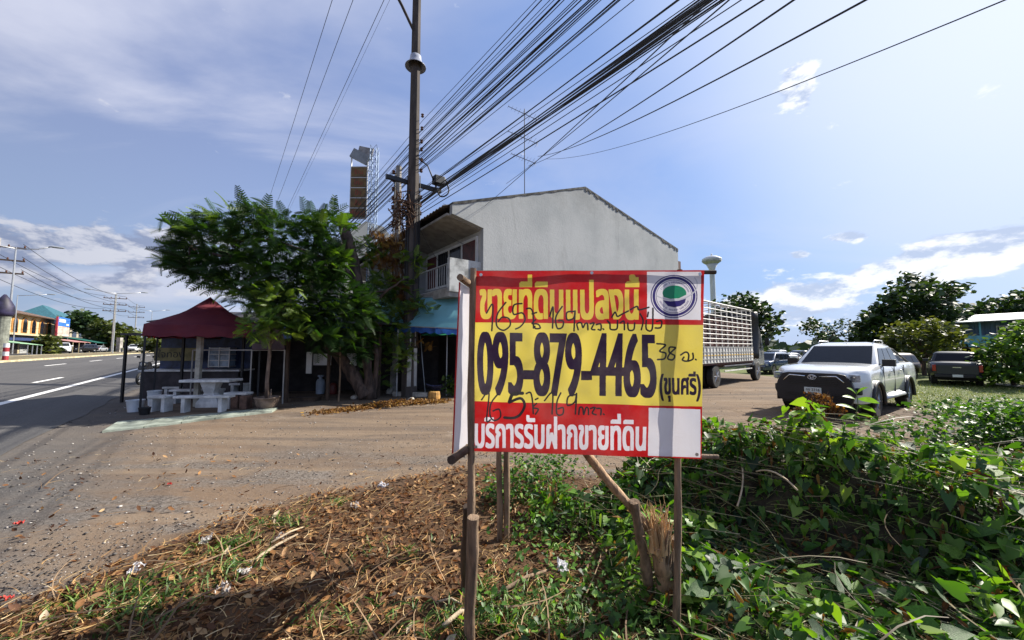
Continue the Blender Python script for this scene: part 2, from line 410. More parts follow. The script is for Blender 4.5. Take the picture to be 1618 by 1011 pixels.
tt = t.m('ADD', t.m('MULTIPLY', sp.outputs[0], N.x), t.m('MULTIPLY', sp.outputs[1], N.y))
sv_ = t.m('ADD', t.m('MULTIPLY', sp.outputs[0], D.x), t.m('MULTIPLY', sp.outputs[1], D.y))
streak = t.noise(t.xyz(t.m('MULTIPLY', tt, 1.6), t.m('MULTIPLY', sv_, .06), 0), 1.0, 5, .6)
c = t.mix(t.step(streak, .35, .65), (.045, .044, .046, 1), (.075, .073, .073, 1))
c = t.mix(t.step(t.noise(ob, .8, 6, .65), .4, .7, 0, .5), c, (.078, .074, .070, 1))
c = t.mix(t.step(t.noise(ob, 40, 4, .8), .35, .7, 0, .5), c, (.16, .155, .15, 1))
t.l.new(c, b.inputs['Base Color']); b.inputs['Roughness'].default_value = .85; b.inputs['Specular IOR Level'].default_value = .3
bn = t.node('ShaderNodeBump'); bn.inputs['Strength'].default_value = .5; bn.inputs['Distance'].default_value = .008
t.l.new(t.noise(ob, 45, 4, .8), bn.inputs['Height']); t.l.new(bn.outputs[0], b.inputs['Normal'])
road = strip('road', 2.6, 12.5, -60, 900, .012, am, 24, 500, .25)
strip('far_carriageway', 16.4, 25.5, -60, 900, .012, am, 8, 120)
MEDG = mat('median_dry_grass', (.16, .13, .07), .95, vary=.4, scale=3, bump=.5)
KERB = mat('kerb_paint', (.50, .43, .26), .85, vary=.3, scale=1.3)
med = strip('median', 12.6, 16.2, -60, 900, .13, MEDG, 5, 200)
kb = MB()
for a, bb in ((12.45, 12.62), (16.2, 16.38)):
    for i in range(120):
        s0 = -20 + i * 1.8; z = float(road_z(a)); 
        kb.M = Matrix(((N.x, D.x, 0, 0), (N.y, D.y, 0, 0), (0, 0, 1, 0), (0, 0, 0, 1)))
        kb.span((a, s0 + .01, z - .1), (bb, s0 + 1.79, z + .15))
kb.build('kerb', KERB, kind='structure')
WPAINT = mat('road_paint', (.62, .61, .58), .7, vary=.35, scale=6, lo=.25, hi=.45)
def mark(t0, t1, s0, s1, par=None):
    o = strip('road_marking', t0, t1, s0, s1, .018, WPAINT, 2, max(4, int((s1 - s0) / 2)), kind='structure')
    return o
mark(4.55, 4.75, 2, 320)
for i in range(9): mark(9.42, 9.57, 29 + i * 11.5, 33.5 + i * 11.5)
mark(5.95, 6.1, 24.6, 28.2); mark(5.95, 6.1, 13.0, 16.5)
# pale concrete slab in front of the stall
a0, a1, b0, b1 = G(160, 684), G(430, 652), G(440, 646), G(185, 668)
SLAB = mat('mossy_slab', (.22, .25, .21), .85, vary=.4, scale=2.5, bump=.3)
sl = MB(); k = 5
for i in range(k):
    A = a0.lerp(a1, i / k + .003); B = a0.lerp(a1, (i + 1) / k - .003); Cc = b1.lerp(b0, (i + 1) / k - .003); Dd = b1.lerp(b0, i / k + .003)
    q = MB(); vs = [Vector((p.x, p.y, -.05)) for p in (A, B, Cc, Dd)] + [Vector((p.x, p.y, GZ(p.x, p.y) + .035 + .004 * i)) for p in (A, B, Cc, Dd)]
    q.add(vs, [(3, 2, 1, 0), (4, 5, 6, 7), (0, 1, 5, 4), (1, 2, 6, 5), (2, 3, 7, 6), (3, 0, 4, 7)])
    if i == 0: slab = tag(q.build('concrete_apron', SLAB), kind='structure')
    else: q.build('slab_panel', SLAB, slab)

# ------------------------------------------------------------------ flat print of the banner, drawn as pixels from outlines
BW, BH = 1500, 1220
def buv(px_, py_):
    """photo pixel on the banner -> banner coordinates 0..1 (x right, y down)"""
    v0 = (py_ - 428.0) / 290.0
    xl = 750.5 - 7.0 * v0; xr = 1112.5 - 4.5 * v0; u = (px_ - xl) / (xr - xl)
    yt = 428.3 - 1.0 * u; yb = 712.5 + 12.5 * u
    return u, (py_ - yt) / (yb - yt)
def c1(x, y): return 700 + x / 3.744, 410 + y / 3.744
def c2(x, y): return 700 + x / 2.4605, 600 + y / 2.4605
def toc(p): u, v = buv(*p); return u * BW, v * BH
img = np.zeros((BH, BW, 3)); 
def fillpoly_mask(pts, mask):
    """even-odd fill of a polygon given in canvas pixels"""
    pts = np.asarray(pts, float); y0 = max(0, int(pts[:, 1].min())); y1 = min(mask.shape[0] - 1, int(pts[:, 1].max()) + 1)
    a = pts; b_ = np.roll(pts, -1, 0)
    for yy in range(y0, y1 + 1):
        yc = yy + .5; c_ = ((a[:, 1] <= yc) & (b_[:, 1] > yc)) | ((b_[:, 1] <= yc) & (a[:, 1] > yc))
        if not c_.any(): continue
        xs = np.sort(a[c_, 0] + (yc - a[c_, 1]) * (b_[c_, 0] - a[c_, 0]) / (b_[c_, 1] - a[c_, 1]))
        for i in range(0, len(xs) - 1, 2):
            mask[yy, max(0, int(round(xs[i]))):max(0, int(round(xs[i + 1])))] = 1
def blur(m_):
    p = np.pad(m_, 1, mode='edge'); return (p[:-2, 1:-1] + p[2:, 1:-1] + p[1:-1, :-2] + p[1:-1, 2:] + 2 * p[1:-1, 1:-1]) / 6
def dil(m_, kx, ky):
    o = m_.copy()
    for i in range(1, kx + 1): o[:, i:] = np.maximum(o[:, i:], m_[:, :-i]); o[:, :-i] = np.maximum(o[:, :-i], m_[:, i:])
    m2 = o.copy()
    for i in range(1, ky + 1): o[i:] = np.maximum(o[i:], m2[:-i]); o[:-i] = np.maximum(o[:-i], m2[i:])
    return o
def paint(mask, col):
    mk = blur(mask)[..., None]; img[:] = img * (1 - mk) + np.array(col) * mk
def text_tris(s):
    cu = bpy.data.curves.new('tmp', 'FONT'); cu.body = s; cu.resolution_u = 6
    o = bpy.data.objects.new('tmp', cu); COL.objects.link(o); bpy.context.view_layer.update()
    me = bpy.data.meshes.new_from_object(o.evaluated_get(bpy.context.evaluated_depsgraph_get())); me.calc_loop_triangles()
    v = np.array([tuple(x.co)[:2] for x in me.vertices]); tr = np.array([tuple(t_.vertices) for t_ in me.loop_triangles])
    bpy.data.objects.remove(o); bpy.data.curves.remove(cu); bpy.data.meshes.remove(me)
    return v, tr
_h = {}
def text_mask(s, x0, x1, yb0, yt0, yb1, yt1, kx, ky, ref):
    """s set between photo columns x0..x1; baseline and body top given at both ends; ref glyph's height is the body height"""
    v, tr = text_tris(s); rv, _ = text_tris(ref); H0 = rv[:, 1].max(); lo, hi = v[:, 0].min(), v[:, 0].max()
    f = (v[:, 0] - lo) / (hi - lo); yb = yb0 + (yb1 - yb0) * f; yt = yt0 + (yt1 - yt0) * f
    X_ = x0 + (x1 - x0) * f; Y_ = yb + (yt - yb) * v[:, 1] / H0
    cp = np.array([toc((a, b_)) for a, b_ in zip(X_, Y_)]); mk = np.zeros((BH, BW))
    for t_ in tr: fillpoly_mask(cp[t_], mk)
    return dil(mk, kx, ky)
def rect_mask(p, q):
    mk = np.zeros((BH, BW)); fillpoly_mask([toc((p[0], p[1])), toc((q[0], p[1])), toc((q[0], q[1])), toc((p[0], q[1]))], mk); return mk
def poly_mask(pts):
    mk = np.zeros((BH, BW)); fillpoly_mask([toc(p) for p in pts], mk); return mk
RED, YEL, PUR = (.52, .006, .008), (.82, .66, .10), (.022, .010, .030)
img[:] = RED
paint(poly_mask([c1(150, 380), c1(1560, 397), c1(1560, 878), c1(150, 845)]), YEL)
tm = text_mask('ขายที่ดินแปลงนี้', c1(225, 0)[0], c1(1168, 0)[0], c1(0, 352)[1], c1(0, 188)[1], c1(0, 358)[1], c1(0, 188)[1], 7, 7, 'น')
paint(tm, (.80, .60, .07))
paint(text_mask('095-879-4465', c1(212, 0)[0], c1(1262, 0)[0], c1(0, 802)[1], c1(0, 438)[1], c1(0, 820)[1], c1(0, 452)[1], 11, 3, '0'), PUR)
paint(text_mask('(ขุนศรี)', c1(1290, 0)[0], c1(1522, 0)[0], c1(0, 803)[1], c1(0, 712)[1], c1(0, 808)[1], c1(0, 716)[1], 4, 3, 'น'), PUR)
paint(text_mask('บริการรับฝากขายที่ดิน', c2(127, 0)[0], c2(794, 0)[0], c2(0, 262)[1], c2(0, 176)[1], c2(0, 274)[1], c2(0, 188)[1], 5, 4, 'น'), (.80, .76, .80))
WHT = (.78, .76, .80)
paint(poly_mask([c1(1218, 74), c1(1526, 74), c1(1526, 366), c1(1218, 358)]), WHT)
paint(poly_mask([c2(805, 113), c2(1000, 120), c2(1000, 302), c2(805, 296)]), WHT)
def ell(cx, cy, rx, ry, a0=0, a1=360, n=72): return [c1(cx + rx * math.cos(R(a0 + (a1 - a0) * i / n)), cy + ry * math.sin(R(a0 + (a1 - a0) * i / n))) for i in range(n + 1)]
NAVY = (.030, .022, .16)
for r, cl in ((135, NAVY), (129, WHT), (124, NAVY), (109, WHT), (104, NAVY), (101, WHT)):
    paint(poly_mask(ell(1372, 224, r * 1.0, r * .965)), cl)
paint(poly_mask(ell(1374, 206, 69, 48, 180, 372) + [c1(1440, 215), c1(1400, 236), c1(1350, 240), c1(1312, 228)]), (.012, .26, .13))
paint(poly_mask([c1(1308, 248), c1(1350, 254), c1(1400, 250), c1(1442, 236), c1(1436, 262), c1(1410, 282), c1(1375, 290), c1(1338, 282)]), NAVY)
for k, (ra, n0, n1, mv) in enumerate(((87, 205, 345, 0), (87, 20, 160, 0))):
    a = n0
    while a < n1:
        wd = random.choice((3, 4, 5)); c_ = (1373, 222)
        if random.random() < .8:
            q = [c1(c_[0] + rr * math.cos(R(an)), c_[1] + rr * .96 * math.sin(R(an))) for rr, an in ((ra - 5, a), (ra + 5, a), (ra + 5, a + wd * .55), (ra - 5, a + wd * .55))]
            paint(poly_mask(q), (.15, .13, .3))
        a += wd
def pen(pts, r, mask=None, cr=True):
    """a felt-pen stroke through points given in crop coordinates"""
    pts = [Vector(toc(c1(*p))) for p in pts]; mk = mask if mask is not None else np.zeros((BH, BW)); q = []
    P_ = [pts[0]] + pts + [pts[-1]]
    for i in range(1, len(P_) - 2):
        p0, p1, p2, p3 = P_[i - 1:i + 3]; n_ = max(2, int((p2 - p1).length / 1.5))
        for j in range(n_):
            x = j / n_; q.append(.5 * ((2 * p1) + (p2 - p0) * x + (2 * p0 - 5 * p1 + 4 * p2 - p3) * x * x + (3 * p1 - p0 - 3 * p2 + p3) * x ** 3))
    q.append(pts[-1]); ri = int(math.ceil(r)); yy, xx = np.mgrid[-ri:ri + 1, -ri:ri + 1]; disc = (xx ** 2 + yy ** 2 <= r * r)
    for p in q:
        cx, cy = int(p.x), int(p.y)
        if ri <= cx < BW - ri and ri <= cy < BH - ri: sl_ = mk[cy - ri:cy + ri + 1, cx - ri:cx + ri + 1]; sl_[disc] = 1
    return mk
swo = pen([(1272, 222), (1300, 234), (1345, 245), (1395, 244), (1440, 232), (1480, 205), (1500, 180), (1503, 140), (1490, 112)], 4); paint(swo, (.55, .56, .62))
hand = np.zeros((BH, BW))
for s_ in [[(262, 325), (300, 275), (295, 430)], [(380, 262), (330, 330), (325, 400), (365, 428), (405, 400), (400, 360), (360, 350), (335, 375)],
           [(478, 268), (430, 278), (428, 332), (480, 325), (497, 365), (470, 405), (440, 420)], [(505, 300), (530, 298), (545, 330), (548, 415)],
           [(540, 330), (566, 322)], [(560, 365), (540, 388), (575, 392), (588, 415), (560, 418), (556, 405)], [(645, 345), (665, 290), (662, 415)],
           [(720, 285), (682, 350), (690, 415), (720, 410), (726, 375), (697, 372)], [(790, 315), (748, 322), (750, 365), (788, 355), (796, 315), (790, 432)],
           [(815, 425), (808, 390), (832, 384), (843, 412), (855, 390), (868, 388), (872, 425)], [(885, 390), (907, 386), (893, 420), (912, 426)],
           [(920, 395), (946, 392), (947, 426), (932, 424)], [(960, 420), (963, 423)], [(1000, 385), (985, 372), (1000, 392), (1004, 422), (1040, 420), (1045, 370)],
           [(1012, 350), (1032, 320), (1045, 345), (1075, 330), (1110, 312)], [(1060, 385), (1082, 375), (1085, 425)], [(1105, 385), (1110, 425), (1140, 424), (1146, 385)],
           [(1120, 305), (1160, 285), (1172, 305), (1228, 290)], [(1178, 330), (1196, 370), (1186, 425)], [(1215, 370), (1217, 422), (1250, 420), (1252, 296)],
           [(1226, 320), (1222, 346)], [(1275, 375), (1303, 372), (1300, 410), (1268, 414)],
           [(1277, 508), (1326, 516), (1292, 552), (1326, 565), (1318, 597), (1278, 602)], [(1382, 530), (1350, 530), (1348, 560), (1378, 580), (1365, 604), (1338, 596), (1350, 568), (1384, 534)],
           [(1414, 575), (1442, 558), (1458, 572), (1452, 610), (1424, 606), (1432, 588)], [(1455, 612), (1482, 598), (1481, 565)], [(1496, 601), (1499, 604)],
           [(230, 838), (276, 793), (262, 955), (285, 955)], [(332, 803), (288, 862), (284, 932), (312, 957), (348, 935), (340, 892), (302, 902)],
           [(505, 800), (530, 795), (542, 840), (547, 918)], [(567, 858), (545, 882), (577, 892), (560, 922)], [(560, 835), (575, 828)], [(615, 842), (662, 798), (660, 922)],
           [(712, 798), (690, 850), (690, 922), (724, 922), (726, 885), (697, 892)], [(800, 808), (757, 820), (752, 870), (795, 852), (806, 803), (800, 922)],
           [(820, 925), (826, 885), (843, 888), (850, 925), (863, 886), (876, 892), (878, 926)], [(890, 890), (916, 885), (900, 916), (922, 926)], [(926, 890), (951, 892), (950, 926)], [(966, 922), (969, 925)]]:
    pen(s_, 5.2, hand)
pen([(482, 798), (425, 803), (402, 850)], 11, hand); pen([(402, 852), (470, 828), (495, 868), (470, 920), (430, 942), (372, 940)], 9, hand)
paint(hand, (.012, .011, .016))
timg = bpy.data.images.new('banner_print', BW, BH, float_buffer=True); timg.colorspace_settings.name = 'Non-Color' if False else timg.colorspace_settings.name
px4 = np.ones((BH, BW, 4), np.float32); px4[..., :3] = np.clip(img[::-1], 0, 1); timg.pixels.foreach_set(px4.ravel()); timg.update()
bm_ = bpy.data.materials.new('banner_vinyl'); bm_.use_nodes = True; t = NT(bm_.node_tree); b = t.n['Principled BSDF']; out = t.n['Material Output']
ti = t.node('ShaderNodeTexImage'); ti.image = timg; ti.interpolation = 'Linear'; ti.extension = 'EXTEND'
b.inputs['Roughness'].default_value = .38; b.inputs['Specular IOR Level'].default_value = .45
wear = t.noise(t.node('ShaderNodeTexCoord').outputs['Object'], 5, 5, .6)
bc = t.mix(t.step(wear, .35, .75, 0, .12), ti.outputs[0], (.5, .45, .4, 1)); t.l.new(bc, b.inputs['Base Color'])
tr = t.node('ShaderNodeBsdfTranslucent'); t.l.new(bc, tr.inputs[0]); mx = t.node('ShaderNodeMixShader'); mx.inputs[0].default_value = .42
bn = t.node('ShaderNodeBump'); bn.inputs['Strength'].default_value = .8; bn.inputs['Distance'].default_value = .008
t.l.new(t.noise(t.node('ShaderNodeTexCoord').outputs['Object'], 7, 4, .55, 1.8), bn.inputs['Height']); t.l.new(bn.outputs[0], b.inputs['Normal'])
t.l.new(b.outputs[0], mx.inputs[1]); t.l.new(tr.outputs[0], mx.inputs[2]); t.l.new(mx.outputs[0], out.inputs[0])

def sheet(name, TL, TR, BR, BL, nx, ny, m_, amp=.006, seed=0.0, parent=None, uvs=True):
    u, v = np.meshgrid(np.linspace(0, 1, nx), np.linspace(0, 1, ny))
    TL, TR, BR, BL = [np.array(p) for p in (TL, TR, BR, BL)]
    Pp = (TL[None, None] * (1 - u)[..., None] + TR[None, None] * u[..., None]) * (1 - v)[..., None] + (BL[None, None] * (1 - u)[..., None] + BR[None, None] * u[..., None]) * v[..., None]
    nrm = np.cross(TR - TL, BL - TL); nrm = nrm / np.linalg.norm(nrm)
    pin = np.clip(4 * u * (1 - u), 0, 1) ** .5 * np.clip(4 * v * (1 - v), 0, 1) ** .5
    hgt = amp * (fbm(u * 5 + seed, v * 3 + seed, 3) * 1.6 + .5 * vn(u * 13 + v * 3, v * 4 + 4)) * (.25 + pin)
    Pp = Pp + nrm * hgt[..., None]
    ix = np.arange(u.size).reshape(u.shape); f = np.stack([ix[:-1, :-1], ix[1:, :-1], ix[1:, 1:], ix[:-1, 1:]], -1).reshape(-1, 4)
    return np_mesh(name, Pp.reshape(-1, 3), f, m_, parent=parent, smooth=True, uv=np.stack([u.ravel(), 1 - v.ravel()], -1) if uvs else None)

sign = empty('roadside_sign', (0, 0, 0), 0, 'red and yellow vinyl banner sign with Thai lettering and a phone number, nailed to sticks', 'sign')
YL, YR = 2.16, 2.06
bTL, bTR, bBR, bBL = P(750.5, 428, YL), P(1112.5, 427, YR), P(1108, 725, YR), P(743.5, 712.5, YL)
base = sheet('banner', bTL, bTR, bBR, bBL, 90, 72, bm_, .017, 0, sign)
HEM = mat('red_hem', (.5, .01, .012), .4, trans=.3); EYE = mat('eyelet', (.5, .5, .48), .35, .9)
def bark_pole(name, a, b_, r0, r1, parent, n=10, k=14, wob=.006, m_=None, label=None):
    a, b_ = Vector(a), Vector(b_); m = MB(); pts = []; rs = []
    for i in range(k):
        f = i / (k - 1); p = a.lerp(b_, f); s_ = a.x * 13 + b_.z * 7
        p += Vector((math.sin(f * 7 + s_) * wob, math.cos(f * 5 + s_) * wob, 0)) * math.sin(f * math.pi)
        pts.append(p); rs.append((r0 + (r1 - r0) * f) * (1 + .10 * math.sin(f * 23 + s_) + .06 * random.random()))
    m.tube(pts, rs, n, True, .06); o = m.build(name, m_ or WOOD, parent, smooth=True); e = o.modifiers.new('edge', 'EDGE_SPLIT'); e.split_angle = R(55)
    if label: o['label'] = label
    return o
PEEL = mat('peeled_wood', (.34, .22, .13), .8, vary=.4, scale=9, bump=.6, bscale=26, stretch=(3, 3, .5))
pb = G(740, 1003)
bark_pole('post', (pb.x, pb.y - .02, pb.z - .1), P(748, 424, 2.13), .023, .017, sign)
bark_pole('crossbar', P(744, 431, 2.19), P(1131, 430, 2.08), .013, .011, sign, m_=DWOOD)
bark_pole('crossbar', P(736, 706, 2.19), P(1135, 722, 2.08), .016, .012, sign)
rp = G(1069, 965)
bark_pole('post', tuple(P(1069, 985, 2.13)), P(1074, 426, 2.10), .019, .016, sign)
bark_pole('brace', P(905, 690, 2.25), P(1030, 842, 2.42), .023, .026, sign, m_=PEEL)
for uu, vv in ((760, 434), (1106, 433), (752, 706), (1101, 718), (935, 431)):
    m = MB(); c = P(uu, vv, 2.04 + (.10 * (1112 - uu) / 360)); m.lathe([(.004, -.001), (.009, -.001), (.009, .002), (.004, .002)], 12, c, Matrix.Rotation(R(90), 4, 'X')); m.build('eyelet', EYE, sign)
# second banner, running away from the camera behind the first
sign2 = empty('side_banner', (0, 0, 0), 0, 'blank white back of a second banner behind the left post of the red sign', 'sign')
WV = bpy.data.materials.new('white_vinyl'); WV.use_nodes = True; t = NT(WV.node_tree); b = t.n['Principled BSDF']; out = t.n['Material Output']
b.inputs['Base Color'].default_value = (.82, .8, .84, 1); b.inputs['Roughness'].default_value = .4; tr = t.node('ShaderNodeBsdfTranslucent'); tr.inputs[0].default_value = (.85, .83, .86, 1)
mx = t.node('ShaderNodeMixShader'); mx.inputs[0].default_value = .55; t.l.new(b.outputs[0], mx.inputs[1]); t.l.new(tr.outputs[0], mx.inputs[2]); t.l.new(mx.outputs[0], out.inputs[0])
bp = G(796, 858)
fTL, fBL = P(727, 446, 2.06), P(716, 716, 2.06)
kTL, kBL = Vector((bp.x, bp.y, fTL.z - .04)), Vector((bp.x, bp.y, fBL.z - .06))
sheet('banner_back', fTL, kTL, kBL, fBL, 60, 50, WV, .014, 4.0, sign2)
m = MB(); m.tube([fTL + Vector((-.002, -.004, 0)), fBL + Vector((-.002, -.004, 0))], .0045, 6); m.build('red_hem', HEM, sign2)
bark_pole('crossbar', P(727, 438, 1.97), kTL + Vector((.03, .08, .03)), .020, .014, sign2, m_=WOOD)
bark_pole('crossbar', P(713, 727, 1.92), kBL + Vector((.03, .08, -.03)), .022, .015, sign2, m_=DWOOD)
bark_pole('post', (bp.x + .02, bp.y + .03, bp.z - .15), (bp.x + .03, bp.y + .03, kTL.z + .05), .028, .020, sign2)
bark_pole('stake', (bp.x - .035, bp.y + .02, bp.z - .15), (bp.x - .04, bp.y + .03, 1.05), .027, .022, sign2)
# loose stake standing against the left post
sp1 = G(743, 1001)
st_ = bark_pole('wooden_stake', (sp1.x + .01, sp1.y - .06, sp1.z - .12), P(748, 817, 2.06), .020, .029, None, m_=WOOD)
tag(st_, 'short bark stake with a sawn top standing against the left post of the sign', 'stake')
st2 = bark_pole('wooden_stake', G(738, 935) + Vector((-.02, .0, 0)), P(738, 800, 2.2), .024, .022, None, m_=DWOOD)
tag(st2, 'dark stake tied behind the left post of the red sign', 'stake')

# split stump the brace leans on
stump = empty('split_stump', (0, 0, 0), 0, 'splintered broken stump with pale torn wood beside the right post of the sign', 'stump')
SPL = mat('torn_wood', (.52, .34, .17), .8, vary=.35, scale=8, bump=.5, bscale=30, stretch=(4, 4, .4))
sb = G(1060, 952); 
bark_pole('stem', (sb.x, sb.y, sb.z - .1), P(1040, 858, 2.38), .062, .048, stump, n=12, m_=PEEL)
bark_pole('stem', (sb.x - .10, sb.y + .02, sb.z - .1), P(1002, 792, 2.33), .036, .026, stump, n=10)
bark_pole('stem', (sb.x + .05, sb.y + .06, sb.z - .1), P(1066, 850, 2.45), .032, .02, stump, n=8)
m = MB(); top = P(1040, 850, 2.38)
for i in range(34):
    a = random.uniform(0, 6.28); rr = random.uniform(.0, .042); h_ = random.uniform(.14, .28) if i > 5 else random.uniform(.26, .42)
    p0 = top + Vector((math.cos(a) * rr, math.sin(a) * rr, -.08)); p1 = p0 + Vector((math.cos(a) * rr * .9 + random.uniform(-.045, .05), math.sin(a) * rr, h_ * random.uniform(.6, 1.0)))
    m.tube([p0, p0.lerp(p1, .6) + Vector((random.uniform(-.006, .006), 0, 0)), p1], [random.uniform(.014, .024), random.uniform(.010, .017), .001], 5)
for i in range(10):
    a = random.uniform(-.4, 3.6); p0 = top + Vector((0, -.02, random.uniform(.0, .12))); p1 = p0 + Vector((math.cos(a) * random.uniform(.08, .15), -.03, random.uniform(-.02, .08))); m.tube([p0, p1], [.004, .001], 4)
for i in range(70):
    a = random.uniform(0, 6.28); rr = random.uniform(.01, .06); p0 = top + Vector((math.cos(a) * rr, math.sin(a) * rr, random.uniform(-.12, .12))); q_ = [p0]
    for k in range(3): q_.append(q_[-1] + Vector((math.cos(a) * random.uniform(0, .02) + random.uniform(-.015, .015), random.uniform(-.015, .01), random.uniform(.01, .06))))
    m.tube(q_, [.004, .003, .002, .0008], 4)
m.build('splinters', SPL, stump)
m = MB()
for i in range(26):
    f = random.random(); c_ = Vector((sb.x, sb.y, sb.z)).lerp(P(1040, 858, 2.38), f); a = random.uniform(2.6, 6.2); rr = .058 - .010 * f; p0 = c_ + Vector((math.cos(a) * rr, math.sin(a) * rr, 0)); m.tube([p0, p0 + Vector((math.cos(a) * .012, math.sin(a) * .012, random.uniform(.04, .10))), p0 + Vector((math.cos(a) * random.uniform(.01, .04), math.sin(a) * .02, random.uniform(.10, .17)))], [.012, .010, .003], 4)
m.build('loose_bark', WOOD, stump)

# ------------------------------------------------------------------ utility poles, crossarms and cables
POLEM = mat('pole_concrete', (.065, .053, .046), .9, vary=.35, scale=3, bump=.4, bscale=20, stretch=(1, 1, .3))
CAB = mat('cable_black', (.012, .012, .014), .6); CERAM = mat('insulator', (.10, .045, .03), .3)
def cable(pts, r, parent=None, n=5): m = MB(); m.tube(pts, r, n, False); return m.build('power_cable', CAB, parent, smooth=True)
def sag(a, b_, s_, k=22): a, b_ = Vector(a), Vector(b_); return [a.lerp(b_, i / k) - Vector((0, 0, 4 * s_ * (i / k) * (1 - i / k))) for i in range(k + 1)]
mp = Vector(P(648, 540, 13.3)); mp.z = 0
pole = empty('utility_pole', mp, R(37.5), 'tall dark concrete utility pole with cable bracket and horn lamp beside the grey gabled building', 'utility pole')
m = MB(); m.tube([(0, 0, -.3), (0, 0, 4), (0, 0, 8), (0, 0, 16.6)], [.29, .25, .20, .15], 8, True); m.build('pole_shaft', POLEM, pole)
m = MB(); m.box((-1.3, 0, 16.1), (4.6, .12, .14)); m.build('crossarm', POLEM, pole)
m = MB(); m.box((.1, .12, 7.62), (2.1, .12, .14)); m.build('crossarm', DARK, pole)
m = MB(); m.box((1.0, 0, 7.95), (.42, .3, .32)); m.build('cable_box', DARK, pole, bevel=.03)
m = MB(); m.tube([(1.15 + .28 * math.cos(a), .05 * math.sin(a * 3), 7.75 + .36 * math.sin(a)) for a in np.linspace(0, 11, 40)], .028, 6); m.build('cable_coil', CAB, pole, smooth=True)
m = MB(); m.tube([(.15, 0, 8.6), (.55, 0, 8.4), (.85, 0, 7.8)], .025, 6); m.build('cable_loop', CAB, pole, smooth=True)
m = MB(); m.tube([(-.1, -.05, 13.3), (-.6, -.1, 14.0), (-1.6, -.2, 15.2)], .05, 8); m.build('lamp_arm', POLEM, pole)
HORN = mat('grey_horn', (.30, .32, .38), .4, vary=.05)
m = MB(); m.lathe([(.20, 12.42), (.21, 12.30), (.26, 12.14), (.38, 12.02), (.38, 12.0), (.25, 12.1), (.19, 12.28), (.19, 12.4)], 24); m.build('horn_shade', HORN, pole, smooth=True)
for z_ in (10.2, 9.7, 9.2, 8.9, 8.5, 8.1, 7.1, 6.8, 6.5):
    m = MB(); m.lathe([(.03, -.07), (.06, -.04), (.03, 0), (.06, .04), (.03, .07)], 10, (.25 + .03 * random.random(), -.08, z_)); m.build('insulator', CERAM, pole)
m = MB()
for i in range(26):
    a = random.uniform(0, 6.28); x0 = math.cos(a) * .24; y0 = math.sin(a) * .24; z0 = random.uniform(5.5, 8.2); z1 = random.uniform(.6, 5)
    m.tube([(x0, y0, z0), (x0 * 1.1, y0 * 1.1, (z0 + z1) / 2), (x0, y0, z1)], random.uniform(.012, .025), 5)
m.build('riser_cables', CAB, pole)
m = MB()
for i in range(60):
    a = random.uniform(0, 6.28); c = Vector((-.35 + .25 * math.cos(a), -.1 + .2 * math.sin(a), random.uniform(5.9, 6.9))); q = [c + Vector((random.gauss(0, .14), random.gauss(0, .12), random.gauss(0, .2))) for _ in range(4)]
    m.tube(q, .018, 4)
tg = m.build('cable_tangle', mat('dry_creeper', (.11, .06, .035), .9, vary=.4, scale=9), pole); tg['kind'] = 'stuff'
m = MB(); m.box((0, -.235, 2.2), (.22, .012, .3)); m.build('notice', mat('notice_paper', (.45, .43, .4), .8, vary=.5, scale=8), pole)
m = MB(); m.box((0, -.235, 1.85), (.20, .012, .26)); m.build('notice', MATS['notice_paper'], pole)
m = MB(); m.box((-.02, -.245, 1.0), (.34, .03, 1.3)); m.build('metal_guard', mat('guard_plate', (.42, .41, .38), .6, vary=.2), pole)
sp2 = Vector(P(624, 540, 14.0)); sp2.z = 0
pole2 = empty('utility_pole', sp2, R(37.5), 'thinner pale concrete pole with stacked insulators left of the tall dark pole', 'utility pole')
m = MB(); m.tube([(0, 0, -.3), (0, 0, 4), (0, 0, 8.55)], [.15, .13, .11], 8); m.build('pole_shaft', CONC, pole2)
for i, z_ in enumerate((8.25, 7.95, 7.6, 7.25, 6.9, 6.3, 5.6)):
    m = MB(); m.lathe([(.03, -.08), (.07, -.04), (.03, 0), (.07, .04), (.03, .08)], 10, (-.22, -.05, z_)); m.tube([(0, 0, z_), (-.22, -.05, z_)], .02, 5); m.build('insulator', CERAM, pole2)
m = MB(); m.box((-.2, -.1, 5.0), (.3, .25, .35)); m.build('junction_box', DARK, pole2, bevel=.02)
m = MB(); m.tube([(-.16, -.08, 8.2), (-.2, -.1, 6), (-.17, -.1, 3.8), (-.15, -.1, 1)], .03, 5); m.tube([(.16, -.08, 7.5), (.18, -.1, 5), (.15, -.1, 1)], .02, 5); m.build('riser_cables', CAB, pole2)
